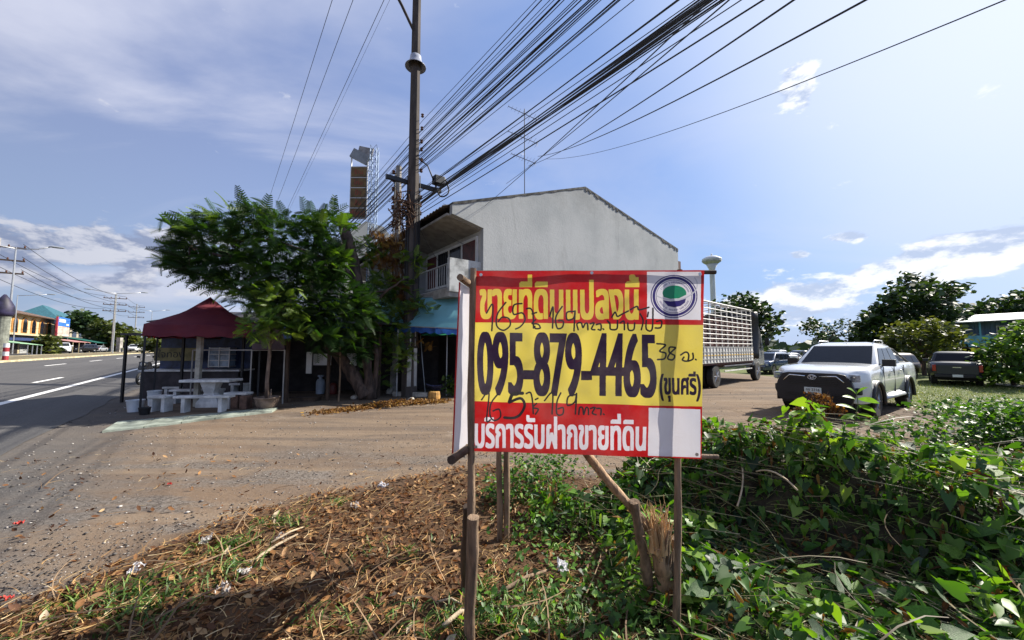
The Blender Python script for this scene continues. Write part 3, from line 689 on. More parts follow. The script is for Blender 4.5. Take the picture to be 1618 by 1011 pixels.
# cables between the poles; they run beside the road and pass over the camera's right
grpA = 'cables strung along the roadside poles'
mt, ms = mp.dot(N), mp.dot(D)
NEAR_S, FAR_S = ms - 40, ms + 34
lab = 'thin black cable in the bundle fanning from the tall utility pole to the upper right'
cab = []
for i in range(42):
    z0 = [6.5, 6.7, 6.9, 7.1, 7.35, 7.5, 7.6, 7.7, 7.75, 7.8, 7.85, 7.9, 8.05, 8.15, 8.3, 8.5, 8.55, 8.75, 8.9, 8.95, 9.1, 9.25, 9.6, 9.75, 10.1, 7.2, 8.2, 7.0, 7.4, 8.4, 8.6, 9.0, 9.4, 8.8, 7.15, 6.85, 8.0, 9.15, 9.3, 9.5, 8.25, 8.65][i]
    dt = -(1.15 if 7.5 <= z0 <= 7.95 else .25) + random.uniform(-.12, .12); zn = z0 + random.uniform(-.3, .2)
    a = TS(mt + dt, ms, z0); bnr = TS(mt + dt + random.uniform(-.35, .35), NEAR_S, zn); far = TS(mt + .3, FAR_S, z0 - .2)
    sg = random.uniform(.05, .45) if z0 < 8.8 else random.uniform(.05, .35)
    pts = sag(far, a, .5, 12)[:-1] + sag(a, bnr, sg, 40)
    r = .017 if 7.65 <= z0 <= 7.9 else random.choice((.008, .010, .013))
    o = cable(pts, r); tag(o, lab, 'power cable', grpA)
for i, (t0, t1) in enumerate(((-3.07, 0), (-3.76, 0), (-4.79, 0), (-4.98, 0))):
    o = cable(sag(TS(t0, FAR_S + 60, 15.9), TS(t0, ms, 16.2), .5, 14)[:-1] + sag(TS(t0, ms, 16.2), TS(t0, NEAR_S, 16.2), .3, 20), .012 if i < 3 else .006)
    tag(o, 'bare overhead wire crossing the open sky left of the tall pole', 'power cable', 'overhead wires left of the tall pole')
tip = P(856, 248, 17)
for i, (u_, v_, Y_, s_, r_, tl) in enumerate(((1320, -8, 3.2, .35, .010, P(850, 247, 16.5)), (1490, -8, 3.2, .5, .006, P(862, 251, 16.5)), (1228, -8, 3.0, .25, .009, P(835, 262, 16.5)), (1150, -10, 3.0, .1, .007, P(800, 290, 14.5)), (1120, -10, 3.0, .1, .007, P(760, 330, 14.0)))):
    e_ = P(u_, v_, Y_); ext = e_ + (e_ - tl).normalized() * 3
    o = cable(sag(tl, ext, s_, 30), r_)
    tag(o, ['black cable sagging from the rooftop aerial to the sky at upper right', 'thin grey cable reaching farthest right across the blue sky', 'cable under the bundle ending above the gable roof', 'slack service wire dropping to the gable roof', 'slack service wire dropping in front of the gable'][i], 'power cable')
for (ua, va, ub, vb) in ((700, 322, 830, 308), (700, 365, 790, 385), (640, 300, 700, 420)):
    o = cable(sag(P(ua, va, 13.3), P(ub, vb, 14.6), .35, 12), .007); tag(o, 'slack service wire looping off the tall utility pole', 'power cable', 'slack service wires at the pole')

# ------------------------------------------------------------------ gabled shophouse row: local x runs away from the road (a), local y along the road (s)
OX = Vector((-2.1, 12.5, 0)); RZ = math.atan2(.609, .793)
def zat(a, v, s=0.0):
    """height at which the photo row v meets the gable plane at distance a"""
    p = OX + Vector((.793, .609, 0)) * a + D * s; return P(809 + p.x / p.y * F_PX, v, p.y).z
WALLM = bpy.data.materials.new('stained_render'); WALLM.use_nodes = True; t = NT(WALLM.node_tree); b = t.n['Principled BSDF']
ob = t.node('ShaderNodeTexCoord').outputs['Object']; sp = t.node('ShaderNodeSeparateXYZ'); t.l.new(ob, sp.inputs[0])
blot = t.noise(ob, .45, 6, .6); streaks = t.noise(t.xyz(t.m('MULTIPLY', sp.outputs[0], 1.6), sp.outputs[1], t.m('MULTIPLY', sp.outputs[2], .35)), 1.0, 7, .7, .8)
c = t.mix(t.step(blot, .35, .65), (.33, .35, .355, 1), (.42, .435, .435, 1))
c = t.mix(t.step(streaks, .52, .75, 0, .30), c, (.14, .145, .14, 1))
c = t.mix(t.step(t.noise(ob, 6, 6, .7), .5, .8, 0, .25), c, (.24, .235, .22, 1))
c = t.mix(t.step(t.m('ADD', sp.outputs[2], t.m('MULTIPLY', t.noise(ob, 1.6, 5, .7), 3.0)), 8.6, 10.6, 0, .35), c, (.11, .11, .10, 1))
t.l.new(c, b.inputs['Base Color']); b.inputs['Roughness'].default_value = .9; b.inputs['Specular IOR Level'].default_value = .2
bn = t.node('ShaderNodeBump'); bn.inputs['Strength'].default_value = .35; bn.inputs['Distance'].default_value = .02; t.l.new(t.noise(ob, 12, 6, .7), bn.inputs['Height']); t.l.new(bn.outputs[0], b.inputs['Normal'])
MILD = mat('mildew_edge', (.07, .07, .068), .95, vary=.5, scale=4, bump=.4, lo=.4, hi=.6)
ROOFM = mat('corrugated_roof', (.085, .075, .07), .8, vary=.35, scale=2, bump=.3)
SOFF = mat('soffit', (.30, .29, .27), .9, vary=.2); WINR = mat('red_brown_shutter', (.075, .014, .010), .5, vary=.35, scale=4); FRW = mat('white_frame', (.62, .62, .60), .6, vary=.08)
shop = empty('shophouse', OX, RZ, 'grey two-storey shophouse row with blank stained gable wall, corrugated roof and upper balconies', 'building')
zr, zl, zq = zat(6.6, 298), zat(0, 323), zat(14.3, 395)
L = 13.2
m = MB(); M0 = Matrix()
m.prism([(0, zl), (0, zl - .36), (1.24, zl - .62), (1.24, -.2), (14.3, -.2), (14.3, zq), (6.6, zr)], .18, Matrix.Translation((0, -.18, 0))); m.build('gable_wall', WALLM, shop)
# mildewed coping along the gable
m = MB(); rs_ = []
for (A, B) in (((0, zl), (6.6, zr)), ((6.6, zr), (14.3, zq))):
    n_ = 60
    for i in range(n_):
        p = (A[0] + (B[0] - A[0]) * i / n_, A[1] + (B[1] - A[1]) * i / n_); q = (A[0] + (B[0] - A[0]) * (i + 1) / n_, A[1] + (B[1] - A[1]) * (i + 1) / n_)
        h_ = .02 + .07 * max(0, vn(i * .31 + A[0], 3.3) + .35) + (.12 * random.random() if A[0] > 5 and random.random() < .4 else 0)
        m.add([(p[0], -.205, p[1] + .03), (q[0], -.205, q[1] + .03), (q[0], -.205, q[1] - h_), (p[0], -.205, p[1] - h_), (p[0], .05, p[1] + .03), (q[0], .05, q[1] + .03), (q[0], .05, q[1] - h_), (p[0], .05, p[1] - h_)], [(0, 3, 2, 1), (4, 5, 6, 7), (0, 1, 5, 4), (3, 7, 6, 2), (0, 4, 7, 3), (1, 2, 6, 5)])
m.build('coping', MILD, shop)
m = MB(); m.span((1.24, 0.0, -.2), (1.42, L, zl - .55)); m.build('front_wall', mat('front_render', (.46, .45, .42), .9, vary=.15, scale=2, bump=.2), shop)
m = MB(); m.span((1.42, L - .2, -.2), (14.3, L, 5.5)); m.span((14.1, .0, -.2), (14.3, L, zq - .2)); m.build('rear_walls', WALLM, shop)
m = MB()   # corrugated roof, two slopes
for (A, B) in (((-.25, zl - .12), (6.6, zr - .10)), ((6.6, zr - .10), (14.6, zq - .15))):
    n_ = 110
    for j in range(n_):
        y0 = .02 + (L - .02) * j / n_; y1 = .02 + (L - .02) * (j + 1) / n_; u0 = .03 * math.cos(j * math.pi); u1 = .03 * math.cos((j + 1) * math.pi)
        m.add([(A[0], y0, A[1] + u0), (B[0], y0, B[1] + u0), (B[0], y1, B[1] + u1), (A[0], y1, A[1] + u1)], [(0, 1, 2, 3)])
o = m.build('roof', ROOFM, shop); md = o.modifiers.new('thick', 'SOLIDIFY'); md.thickness = .025
m = MB(); m.prism([(-.1, zl - .30), (-.1, zl - .38), (1.24, zl - .66), (1.24, zl - .58)], L, Matrix()); m.build('soffit_slab', SOFF, shop)
m = MB(); [m.span((-.08, .9 + i * 1.5, zl - .42), (1.2, 1.0 + i * 1.5, zl - .36)) for i in range(0)]; 
zf = zat(.6, 470)      # balcony floor underside
m = MB(); m.span((0.0, 0, zf), (1.24, L, zf + .16)); m.build('balcony_slab', CONC, shop)
LW = mat('stained_balcony', (.36, .37, .36), .9, vary=.45, scale=2.2, bump=.3, lo=.35, hi=.6)
m = MB(); m.span((0.0, -.05, zf + .163), (1.237, .12, zf + 1.30)); m.build('balcony_end_wall', LW, shop)
nb = 3; bay = L / nb
for i in range(nb):
    y0 = i * bay; y1 = y0 + bay
    if i: m = MB(); m.span((0.0, y0 - .06, zf + .163), (1.237, y0 + .06, zf + 2.6)); m.build('party_wall', WALLM, shop)
    rail = MB(); rail.tube([(.04, y0 + .13, zf + 1.12), (.04, y1 - .08, zf + 1.12)], .028, 6); rail.tube([(.04, y0 + .13, zf + .30), (.04, y1 - .08, zf + .30)], .02, 6); ro = rail.build('balcony_rail', STEEL, shop)
    n_ = 24
    bal = MB(); bal.tube([(.04, 0, zf + .30), (.04, 0, zf + 1.12)], .010, 4); b0_ = bal.build('baluster', STEEL, ro); b0_.location = (0, y0 + .25, 0)
    for k in range(1, n_): c = b0_.copy(); COL.objects.link(c); c.parent = ro; c.location = (0, y0 + .25 + k * (bay - .45) / n_, 0)
    m = MB(); m.span((.0, y0 + .1, zf + .163), (.05, y1 - .07, zf + .30)); m.build('balcony_kerb', CONC, shop)
    # band of tall shutters and windows
    ws = MB(); ws.span((1.16, y0 + .15, zf + 2.18), (1.238, y1 - .1, zf + 2.28)); ws.span((1.16, y0 + .15, zf + .75), (1.238, y1 - .1, zf + .83))
    for k in range(5): yy = y0 + .15 + k * (bay - .3) / 4; ws.span((1.165, yy, zf + .831), (1.236, yy + .09, zf + 2.179))
    wf = ws.build('window_frame', FRW, shop)
    for k in range(4):
        yy = y0 + .24 + k * (bay - .3) / 4; w_ = (bay - .3) / 4 - .09
        m = MB(); m.span((1.19, yy, zf + .831), (1.225, yy + w_, zf + 2.179)); pn = m.build('pane', WINR if k % 3 == 0 else GLASS_D, wf)
        if k % 3:
            m = MB(); [m.span((1.145, yy + .03 + q * w_ / 6, zf + .831), (1.158, yy + .05 + q * w_ / 6, zf + 2.179)) for q in range(6)]; m.build('window_grille', DARK, wf)
# open ground floor: near-black panels stand in for the shaded interior
m = MB(); m.span((1.05, 0.02, 2.75), (1.237, L, zf - .003)); m.build('fascia', mat('navy_fascia', (.05, .07, .16), .6), shop)
for i in range(nb + 1): m = MB(); m.span((1.0, i * bay - .12, 0), (1.238, i * bay + .12, 2.749)); m.build('column', CONC, shop)
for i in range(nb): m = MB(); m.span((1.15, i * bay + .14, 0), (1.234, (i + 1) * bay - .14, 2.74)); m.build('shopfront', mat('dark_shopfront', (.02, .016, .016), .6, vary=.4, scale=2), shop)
# lean brown box above the right end of the gable, just visible over the banner
m = MB(); m.box((14.75, .3, zat(14.9, 418) - .6), (.5, .5, 1.6)); m.build('downpipe_box', mat('rust_red', (.07, .02, .015), .7), shop)
# TV aerials on the roof
def aerial(u_, vtop, vbase, Y_, bars, label):
    e = empty('tv_aerial', P(u_, vbase, Y_), 0, label, 'aerial', 'television aerials on the shophouse roof'); h_ = P(u_, vtop, Y_).z - P(u_, vbase, Y_).z
    m = MB(); m.tube([(0, 0, -.8), (0, 0, h_)], .02, 5); m.build('mast', mat('dark_aerial', (.06, .06, .065), .5, .5), e)
    for (f, lx, tilt) in bars:
        m = MB(); a = Vector((-lx, -.25 * lx, h_ * f + tilt)); b_ = Vector((lx * .8, .2 * lx, h_ * f - tilt)); m.tube([a, b_], .014, 5)
        for k in range(9): p = a.lerp(b_, k / 8); w2 = .12 + .03 * k; m.tube([p + Vector((-w2 * .3, w2, 0)), p + Vector((w2 * .3, -w2, 0))], .006, 4)
        m.tube([b_ + Vector((0, 0, .14)), b_ + Vector((0, 0, -.14))], .008, 4)
        m.build('aerial_boom', MATS['dark_aerial'], e)
aerial(829, 172, 316, 17, ((.95, .75, .22), (.68, .75, .20), (.45, .62, .16)), 'tall television aerial with three booms above the gable roof')

# neighbour beyond the row: higher grey gable
nb2 = empty('shophouse', OX + D * (L + 1.2), RZ, 'weathered grey shophouse with a gabled parapet seen behind the thin pole', 'building')
zt = zat(.5, 352, L + 1.2); m = MB(); m.prism([(.2, -.2), (12, -.2), (12, zt - 1.0), (6, zt + .6), (3.0, zt - .3), (2.6, zt + .15), (1.4, zt + .3), (.2, zt - .8)], 13, Matrix()); m.build('walls', WALLM, nb2)
m = MB(); m.span((-1.0, -.1, zt - 3.2), (.197, 13, zt - 3.0)); m.build('canopy_slab', CONC, nb2)
m = MB(); m.span((-.3, 0, zt - 1.5), (.19, 13, zt - 1.38)); m.build('eave', ROOFM, nb2)
for k in range(5): m = MB(); m.span((.14, 1 + k * 2.4, zt - 2.9), (.197, 2.4 + k * 2.4, zt - 1.8)); f_ = m.build('window_frame', FRW, nb2); m = MB(); m.span((.10, 1.1 + k * 2.4, zt - 2.8), (.137, 2.3 + k * 2.4, zt - 1.9)); m.build('pane', GLASS_D, f_)
m = MB(); [m.span((.3 + i * 1.2, -.03, 2), (.5 + i * 1.2, -.003, zt - 1.6)) for i in range(0)]

# vertical restaurant sign on a lattice mast
YS = 20.0
def SX(u): return P(u, 300, YS).x
def SZ(v): return P(568, v, YS).z
pyl = empty('pylon_sign', (P(590, 300, YS).x, YS, 0), 0, 'vertical sign of five brown panels with red lettering on a blue lattice mast', 'sign')
ox = P(590, 300, YS).x
LAT = mat('pale_blue_steel', (.22, .30, .42), .5, .3)
m = MB(); hw = .17
for cx_, cy_ in ((-hw, -hw), (hw, -hw), (hw, hw), (-hw, hw)): m.tube([(cx_, cy_, 3.0), (cx_, cy_, SZ(237))], .022, 5)
z_ = 3.0; k = 0
while z_ < SZ(240):
    for (a, b_) in (((-hw, -hw), (hw, -hw)), ((hw, -hw), (hw, hw)), ((hw, hw), (-hw, hw)), ((-hw, hw), (-hw, -hw))):
        m.tube([(*a, z_), (*b_, z_ + .42)], .011, 4); m.tube([(*b_, z_), (*a, z_ + .42)], .011, 4); m.tube([(*a, z_), (*b_, z_)], .012, 4)
    z_ += .42
m.build('lattice_mast', LAT, pyl)
SGP = mat('weathered_brown_panel', (.13, .075, .018), .6, vary=.35, scale=3); SGR = mat('sign_red', (.28, .03, .02), .6)
x0, x1 = SX(555) - ox, SX(579) - ox; vs = [264, 281, 297, 313, 329, 345]
def text_obj(s, size, loc, rot, m_, parent, name='lettering', sx=1.0, align='CENTER', depth=.002):
    cu = bpy.data.curves.new(name, 'FONT'); cu.body = s; cu.size = size; cu.align_x = align; cu.align_y = 'CENTER'; cu.extrude = depth
    o = bpy.data.objects.new(name, cu); COL.objects.link(o); bpy.context.view_layer.update()
    me = bpy.data.meshes.new_from_object(o.evaluated_get(bpy.context.evaluated_depsgraph_get())); bpy.data.objects.remove(o)
    me.name = name; me.materials.clear(); me.materials.append(m_); o = bpy.data.objects.new(name, me); COL.objects.link(o); o.parent = parent; o.location = loc; o.rotation_euler = rot; o.scale = (sx, 1, 1)
    return o
for i in range(5):
    za, zb = SZ(vs[i] + 1.2), SZ(vs[i + 1] - 1.2); m = MB(); m.span((x0, -.08, zb), (x1, .08, za)); pn = m.build('sign_panel', SGP, pyl)
    text_obj(['ร้าน', 'ไก่บ', 'ปิ้ง', 'ส้ม', 'ตำลาว'][i], .34, ((x0 + x1) / 2, -.09, (za + zb) / 2 - .02), (R(90), 0, 0), SGR, pn, sx=.95)
m = MB()
for xx in (x0 - .03, x1 + .03): m.span((xx - .02, -.05, SZ(347)), (xx + .02, .05, SZ(250)))
for v_ in vs: m.span((x0, -.06, SZ(v_ + .6)), (x1, .06, SZ(v_ - .6)))
for v_ in (270, 305, 340): m.span((x1, -.03, SZ(v_) - .02), (-hw, .03, SZ(v_) + .02))
m.build('sign_frame', FRW, pyl)
GP = mat('grey_sheet', (.22, .24, .25), .6, vary=.2)
m = MB(); m.box(((x0 + x1) / 2 + .03, -.02, SZ(248)), (1.0, .16, .52), M=Matrix.Rotation(R(28), 4, 'Y')); m.build('loose_panel', GP, pyl)
m = MB(); m.box(((x0 + x1) / 2 + .25, .12, SZ(240)), (.78, .12, .62), M=Matrix.Rotation(R(12), 4, 'Y')); m.build('loose_panel', mat('grey_sheet_marked', (.26, .25, .24), .6, vary=.3, scale=5), pyl)

# blue awning over the pavement in front of the shop
AWM = mat('blue_awning', (.24, .54, .62), .6, vary=.08, scale=1.5, trans=.35); VAL = mat('blue_valance', (.02, .08, .30), .7, vary=.3, scale=3, trans=.2)
awn = empty('awning', (0, 0, 0), 0, 'light blue sloping shop awning with dark blue scalloped valance', 'awning')
wTL, wTR, wBR, wBL = P(520, 472, 15.2), P(765, 468, 12.75), P(765, 521, 11.7), P(520, 510, 14.6)
sheet('canopy_cloth', wTL, wTR, wBR, wBL, 60, 12, AWM, .05, 6.0, awn)
m = MB(); n_ = 70; vs = []
for j in range(n_ + 1):
    p = wBL.lerp(wBR, j / n_) + Vector((0, .02 * math.sin(j * 1.3), .01)); vs += [tuple(p), tuple(p + Vector((.0, .03 * math.sin(j * 1.9), -.20 - .03 * math.sin(j * 1.7))))]
m.add(vs, [(2 * j, 2 * j + 2, 2 * j + 3, 2 * j + 1) for j in range(n_)]); m.build('valance', VAL, awn, smooth=True)
m = MB(); m.tube([wBL, wBR], .022, 6); m.tube([wTL, wTR], .022, 6)
for f in (0, .5, 1): m.tube([wTL.lerp(wTR, f), wBL.lerp(wBR, f)], .018, 5); q = wBL.lerp(wBR, f); m.tube([q, (q.x, q.y, 0)], .022, 6)
m.build('awning_frame', STEEL, awn)

# ------------------------------------------------------------------ maroon gazebo and the stall under it
MAR = bpy.data.materials.new('maroon_canopy'); MAR.use_nodes = True; t = NT(MAR.node_tree); b = t.n['Principled BSDF']; out = t.n['Material Output']
ob = t.node('ShaderNodeTexCoord').outputs['Object']; c = t.mix(t.step(t.noise(ob, 2.0, 5, .6), .35, .7), (.13, .022, .042, 1), (.20, .034, .048, 1)); t.l.new(c, b.inputs['Base Color']); b.inputs['Roughness'].default_value = .75
bn = t.node('ShaderNodeBump'); bn.inputs['Strength'].default_value = .6; bn.inputs['Distance'].default_value = .05; t.l.new(t.noise(t.map(ob, (1, 1, 2.5)), 2.5, 4, .6, 1), bn.inputs['Height']); t.l.new(bn.outputs[0], b.inputs['Normal'])
tr = t.node('ShaderNodeBsdfTranslucent'); tr.inputs[0].default_value = (.55, .02, .03, 1); mx = t.node('ShaderNodeMixShader'); mx.inputs[0].default_value = .3; t.l.new(b.outputs[0], mx.inputs[1]); t.l.new(tr.outputs[0], mx.inputs[2]); t.l.new(mx.outputs[0], out.inputs[0])
LEGM = mat('black_steel', (.02, .02, .022), .5, .3)
fl = G(217, 652); fr = P(398, 640, fl.y)
wT = 2.6; tent = empty('gazebo_tent', (fl.x, fl.y, 0), RZ, 'maroon pop-up gazebo with peaked canopy over the concrete tables by the road', 'tent')
ze, zv = P(222, 511, fl.y).z, P(222, 531, fl.y).z; dT = 2.6; zp = P(312, 469, fl.y + 1.82).z
m = MB(); n_ = 20
def canopy_pt(u, v):
    x, y = u * wT, v * dT; r = max(abs(u - .5), abs(v - .5)) * 2; q = 1 - r
    z = ze + (zp - ze) * (.42 * q / .55 if q < .55 else .42 + .58 * ((q - .55) / .45) ** 1.05)
    z += -.05 * math.sin(math.pi * min(u, 1 - u) * 2) * (r ** 6) * .3 + .025 * vn(u * 6, v * 6)
    return (x, y, z)
vs = [canopy_pt(i / n_, j / n_) for j in range(n_ + 1) for i in range(n_ + 1)]
m.add(vs, [(j * (n_ + 1) + i, j * (n_ + 1) + i + 1, (j + 1) * (n_ + 1) + i + 1, (j + 1) * (n_ + 1) + i) for j in range(n_) for i in range(n_)])
m.build('canopy', MAR, tent, smooth=True)
m = MB(); ring = [(wT * i / 24, 0) for i in range(24)] + [(wT, dT * i / 24) for i in range(24)] + [(wT * (1 - i / 24), dT) for i in range(24)] + [(0, dT * (1 - i / 24)) for i in range(24)]
k = len(ring); vv = []
for i, (x, y) in enumerate(ring):
    zt2 = canopy_pt(min(1, max(0, x / wT)), min(1, max(0, y / dT)))[2]; o_ = .03 * math.sin(i * .9); cx_, cy_ = (x - wT / 2) / wT * 2, (y - dT / 2) / dT * 2
    vv += [(x, y, zt2), (x + cx_ * (.02 + o_), y + cy_ * (.02 + o_), zv + .02 * math.sin(i * 1.4))]
m.add(vv, [(2 * i, 2 * ((i + 1) % k), 2 * ((i + 1) % k) + 1, 2 * i + 1) for i in range(k)]); m.build('valance', MAR, tent, smooth=True)
for (x, y) in ((.04, .04), (wT - .04, .04), (wT - .04, dT - .04), (.04, dT - .04)): m = MB(); m.box((x, y, ze / 2), (.045, .045, ze)); m.build('leg', LEGM, tent)
m = MB()
for (a, b_) in (((.04, .04), (wT - .04, .04)), ((wT - .04, .04), (wT - .04, dT)), ((wT, dT), (.04, dT)), ((.04, dT), (.04, .04))):
    for k in range(2):
        A = Vector((*a, 0)).lerp(Vector((*b_, 0)), k / 2); B = Vector((*a, 0)).lerp(Vector((*b_, 0)), (k + 1) / 2); m.tube([A + Vector((0, 0, ze - .35)), B + Vector((0, 0, ze - .05))], .012, 4); m.tube([A + Vector((0, 0, ze - .05)), B + Vector((0, 0, ze - .35))], .012, 4)
m.build('truss', LEGM, tent)
# dark tarpaulin side hung on the right of the gazebo
TARP = mat('purple_grey_tarp', (.085, .055, .065), .7, vary=.25, scale=2, bump=.3, trans=.1)
tL, tR = P(398, 512, fl.y + 1.3), P(450, 512, fl.y + 1.5); bR, bL_ = P(450, 553, fl.y + 1.5), P(398, 553, fl.y + 1.3)
tp = sheet('tarpaulin', tL, tR, bR, bL_, 24, 16, TARP, .05, 2.0); md = tp.modifiers.new('thick', 'SOLIDIFY'); md.thickness = .004
tag(tp, 'grey purple tarpaulin hanging right of the maroon gazebo', 'tarpaulin')
m = MB(); m.tube([P(305, 553, 11.4), P(450, 553, 11.4)], .022, 6); m.tube([P(398, 553, 11.4), (P(398, 553, 11.4).x, 11.4, 0)], .02, 6); m.tube([P(450, 553, 11.4), (P(450, 553, 11.4).x, 11.4, 0)], .02, 6); m.tube([P(305, 553, 11.4), (P(305, 553, 11.4).x, 11.4, 0)], .02, 6)
o = m.build('cross_rail', mat('grey_pipe', (.35, .34, .32), .6)); tag(o, 'grey horizontal pipe rail on thin posts under the gazebo', 'rail')
m = MB(); q = P(316, 545, 10.9); m.box((q.x, q.y, 1.05), (.13, .10, 2.1)); o = m.build('wooden_post', mat('pale_post', (.36, .33, .27), .8, vary=.25, scale=6)); tag(o, 'pale square post standing behind the concrete table', 'post')

CT = mat('table_concrete', (.64, .63, .61), .8, vary=.25, scale=3, bump=.25)
def slab_table(name, c, L_, W_, H_, rz, label, cat, thick=.07, ped=True, group=None):
    e = empty(name, (c.x, c.y, GZ(c.x, c.y)), rz, label, cat, group)
    m = MB(); m.box((0, 0, H_ - thick / 2), (L_, W_, thick)); m.build('table_top' if ped else 'seat', CT, e, bevel=.012)
    if ped:
        for sx in (-.18, .18) if False else (0,):
            m = MB(); m.add([(x * w_ + sx, y * d_, z) for z, w_, d_ in ((0, .30, .16), (.12, .30, .16), (.40, .13, .10), (H_ - thick, .22, .16)) for x, y in ((-1, -1), (1, -1), (1, 1), (-1, 1))],
                            [(0, 1, 2, 3)] + [(4 * k + i, 4 * k + (i + 1) % 4, 4 * k + 4 + (i + 1) % 4, 4 * k + 4 + i) for k in range(3) for i in range(4)] + [(12, 13, 14, 15)])
            m.build('pedestal', CT, e, bevel=.01)
    else:
        for sx in (-1, 1): m = MB(); m.box((sx * L_ * .33, 0, (H_ - thick) / 2), (.09, W_ * .8, H_ - thick)); m.build('leg', CT, e, bevel=.008)
    return e
gB = 'concrete benches under the gazebo'
slab_table('concrete_table', G(321, 645) + Vector((0, .25, 0)), 1.32, .62, .78, R(4), 'largest pale concrete table with pedestal at the front of the stall', 'table')
slab_table('concrete_bench', G(322, 651), 1.36, .28, .43, R(5), 'longest concrete bench, nearest the pale apron', 'bench', .06, False, gB)
slab_table('concrete_bench', G(296, 637), .9, .28, .42, R(5), 'low concrete bench behind the left end of the front table', 'bench', .06, False, gB)
slab_table('concrete_bench', G(339, 636), .42, .30, .42, R(0), 'short concrete bench right of the table pedestal', 'bench', .07, False, gB)
slab_table('concrete_bench', G(254, 650), .50, .32, .42, R(-4), 'short concrete bench left of the front table', 'bench', .07, False, gB)
slab_table('concrete_bench', G(275, 632), .55, .3, .43, R(3), 'small concrete bench behind the left of the table', 'bench', .06, False, gB)
slab_table('concrete_table', G(337, 622) + Vector((0, .5, 0)), 1.9, .62, .76, R(4), 'second concrete table farther back in the shade', 'table')
slab_table('concrete_bench', G(376, 645), .62, .30, .44, R(0), 'bench on brown blocks right of the front table', 'bench', .06, False, gB)
slab_table('concrete_bench', G(378, 633), .50, .30, .55, R(0), 'upper pale slab behind the right bench', 'bench', .06, False, gB)
BRK = mat('brown_block', (.15, .085, .06), .9, vary=.3, scale=9, bump=.5)
for i, (u_, v_) in enumerate(((369, 646), (383, 647))): m = MB(); q = G(u_, v_); m.box((q.x, q.y + .12, .18), (.2, .24, .36)); o = m.build('clay_block', BRK, bevel=.01); tag(o, ['brown block under the left of the right bench', 'brown block under the right end of the right bench'][i], 'block', 'blocks under the right bench')
# low clutter at the left leg of the gazebo
PLW = mat('white_plastic', (.62, .64, .66), .4, vary=.1); PLB = mat('blue_plastic', (.03, .09, .32), .4); PLP = mat('pink_plastic', (.55, .03, .12), .4); PLO = mat('orange_plastic', (.42, .10, .02), .45)
def tub(u, v, r, h, m_, label, name='plastic_tub', cat='tub', dy=0, z=None):
    q = G(u, v); m = MB(); m.lathe([(r * .8, 0), (r, h * .9), (r * 1.06, h * .92), (r * 1.06, h), (r * .94, h), (r * .76, .02)], 18); o = m.build(name, m_, smooth=False); o.location = (q.x, q.y + dy, q.z if z is None else z); return tag(o, label, cat)
tub(213, 650, .18, .3, PLW, 'white tub beside the front left leg of the gazebo')
tub(228, 655, .12, .18, MATS['old_tin'] if 'old_tin' in MATS else DARK, 'small dark tub on the ground by the left gazebo leg')
tub(243, 640, .16, .42, PLW, 'tall white bucket behind the left bench', 'bucket', 'bucket')
tub(330, 628, .12, .18, PLP, 'pink bowl standing on the rear concrete table', 'bowl', 'bowl', z=.78)
for i, (u_, v_, z_, m_, lb) in enumerate(((349, 627, .78, PLW, 'stack of white boxes on the rear table'), (372, 625, .78, mat('grey_box', (.3, .33, .36), .6), 'grey box at the right end of the rear table'), (300, 625, .78, PLB, 'blue box on the rear table left of the bowl'))):
    q = G(u_, v_); m = MB(); m.box((0, 0, .13), (.42 - .08 * i, .3, .26)); m.box((0, 0, .27), (.44 - .08 * i, .32, .03)); o = m.build('storage_box', m_, bevel=.012); o.location = (q.x, q.y + .35, z_); tag(o, lb, 'box')
# food counter at the back of the gazebo with a hand-painted board
cn = empty('food_counter', (P(300, 560, 12.6).x, 12.6, 0), R(3), 'dark stall counter with a faded hand-painted board at the back of the gazebo', 'counter')
m = MB(); m.box((.3, 0, .45), (3.0, .7, .9)); m.build('counter_body', mat('counter_dark', (.035, .028, .032), .7, vary=.5, scale=3), cn, bevel=.01)
m = MB(); m.box((.3, 0, .93), (3.1, .8, .05)); m.build('counter_top', CT, cn)
m = MB(); m.box((-.35, -.1, 1.45), (1.35, .04, .42)); bd = m.build('menu_board', mat('faded_board', (.20, .17, .07), .7, vary=.35, scale=3), cn)
text_obj('ใจทอง', .30, (-.5, -.125, 1.44), (R(90), 0, 0), DARK, bd, sx=1.1)
m = MB(); m.box((.3, .35, 1.5), (3.0, .05, 1.2)); m.build('back_panel', mat('blue_back_panel', (.02, .035, .09), .5, vary=.6, scale=3), cn)
m = MB(); m.box((1.05, -.0, 1.35), (.62, .3, .62)); gc = m.build('glass_cabinet', mat('cabinet_glass', (.20, .28, .38), .15, vary=.4, scale=3), cn)
m = MB(); [m.box((1.05, 0, 1.05 + k * .2), (.66, .34, .025)) for k in range(4)]; [m.box((1.05 + sx, -.16, 1.35), (.03, .03, .65)) for sx in (-.32, 0, .32)]; m.build('cabinet_frame', STEEL, gc)
m = MB(); m.prism([(-1.4, 2.05), (2.3, 2.0), (2.3, 2.06), (-1.4, 2.11)], 1.8, Matrix.Translation((0, -.9, 0))); m.build('tin_roof', mat('old_tin', (.06, .055, .06), .7, .2, vary=.4), cn)
for x_ in (-1.3, .4, 2.2): m = MB(); m.box((x_, -.8, 1.0), (.06, .06, 2.05)); m.build('counter_post', LEGM, cn)

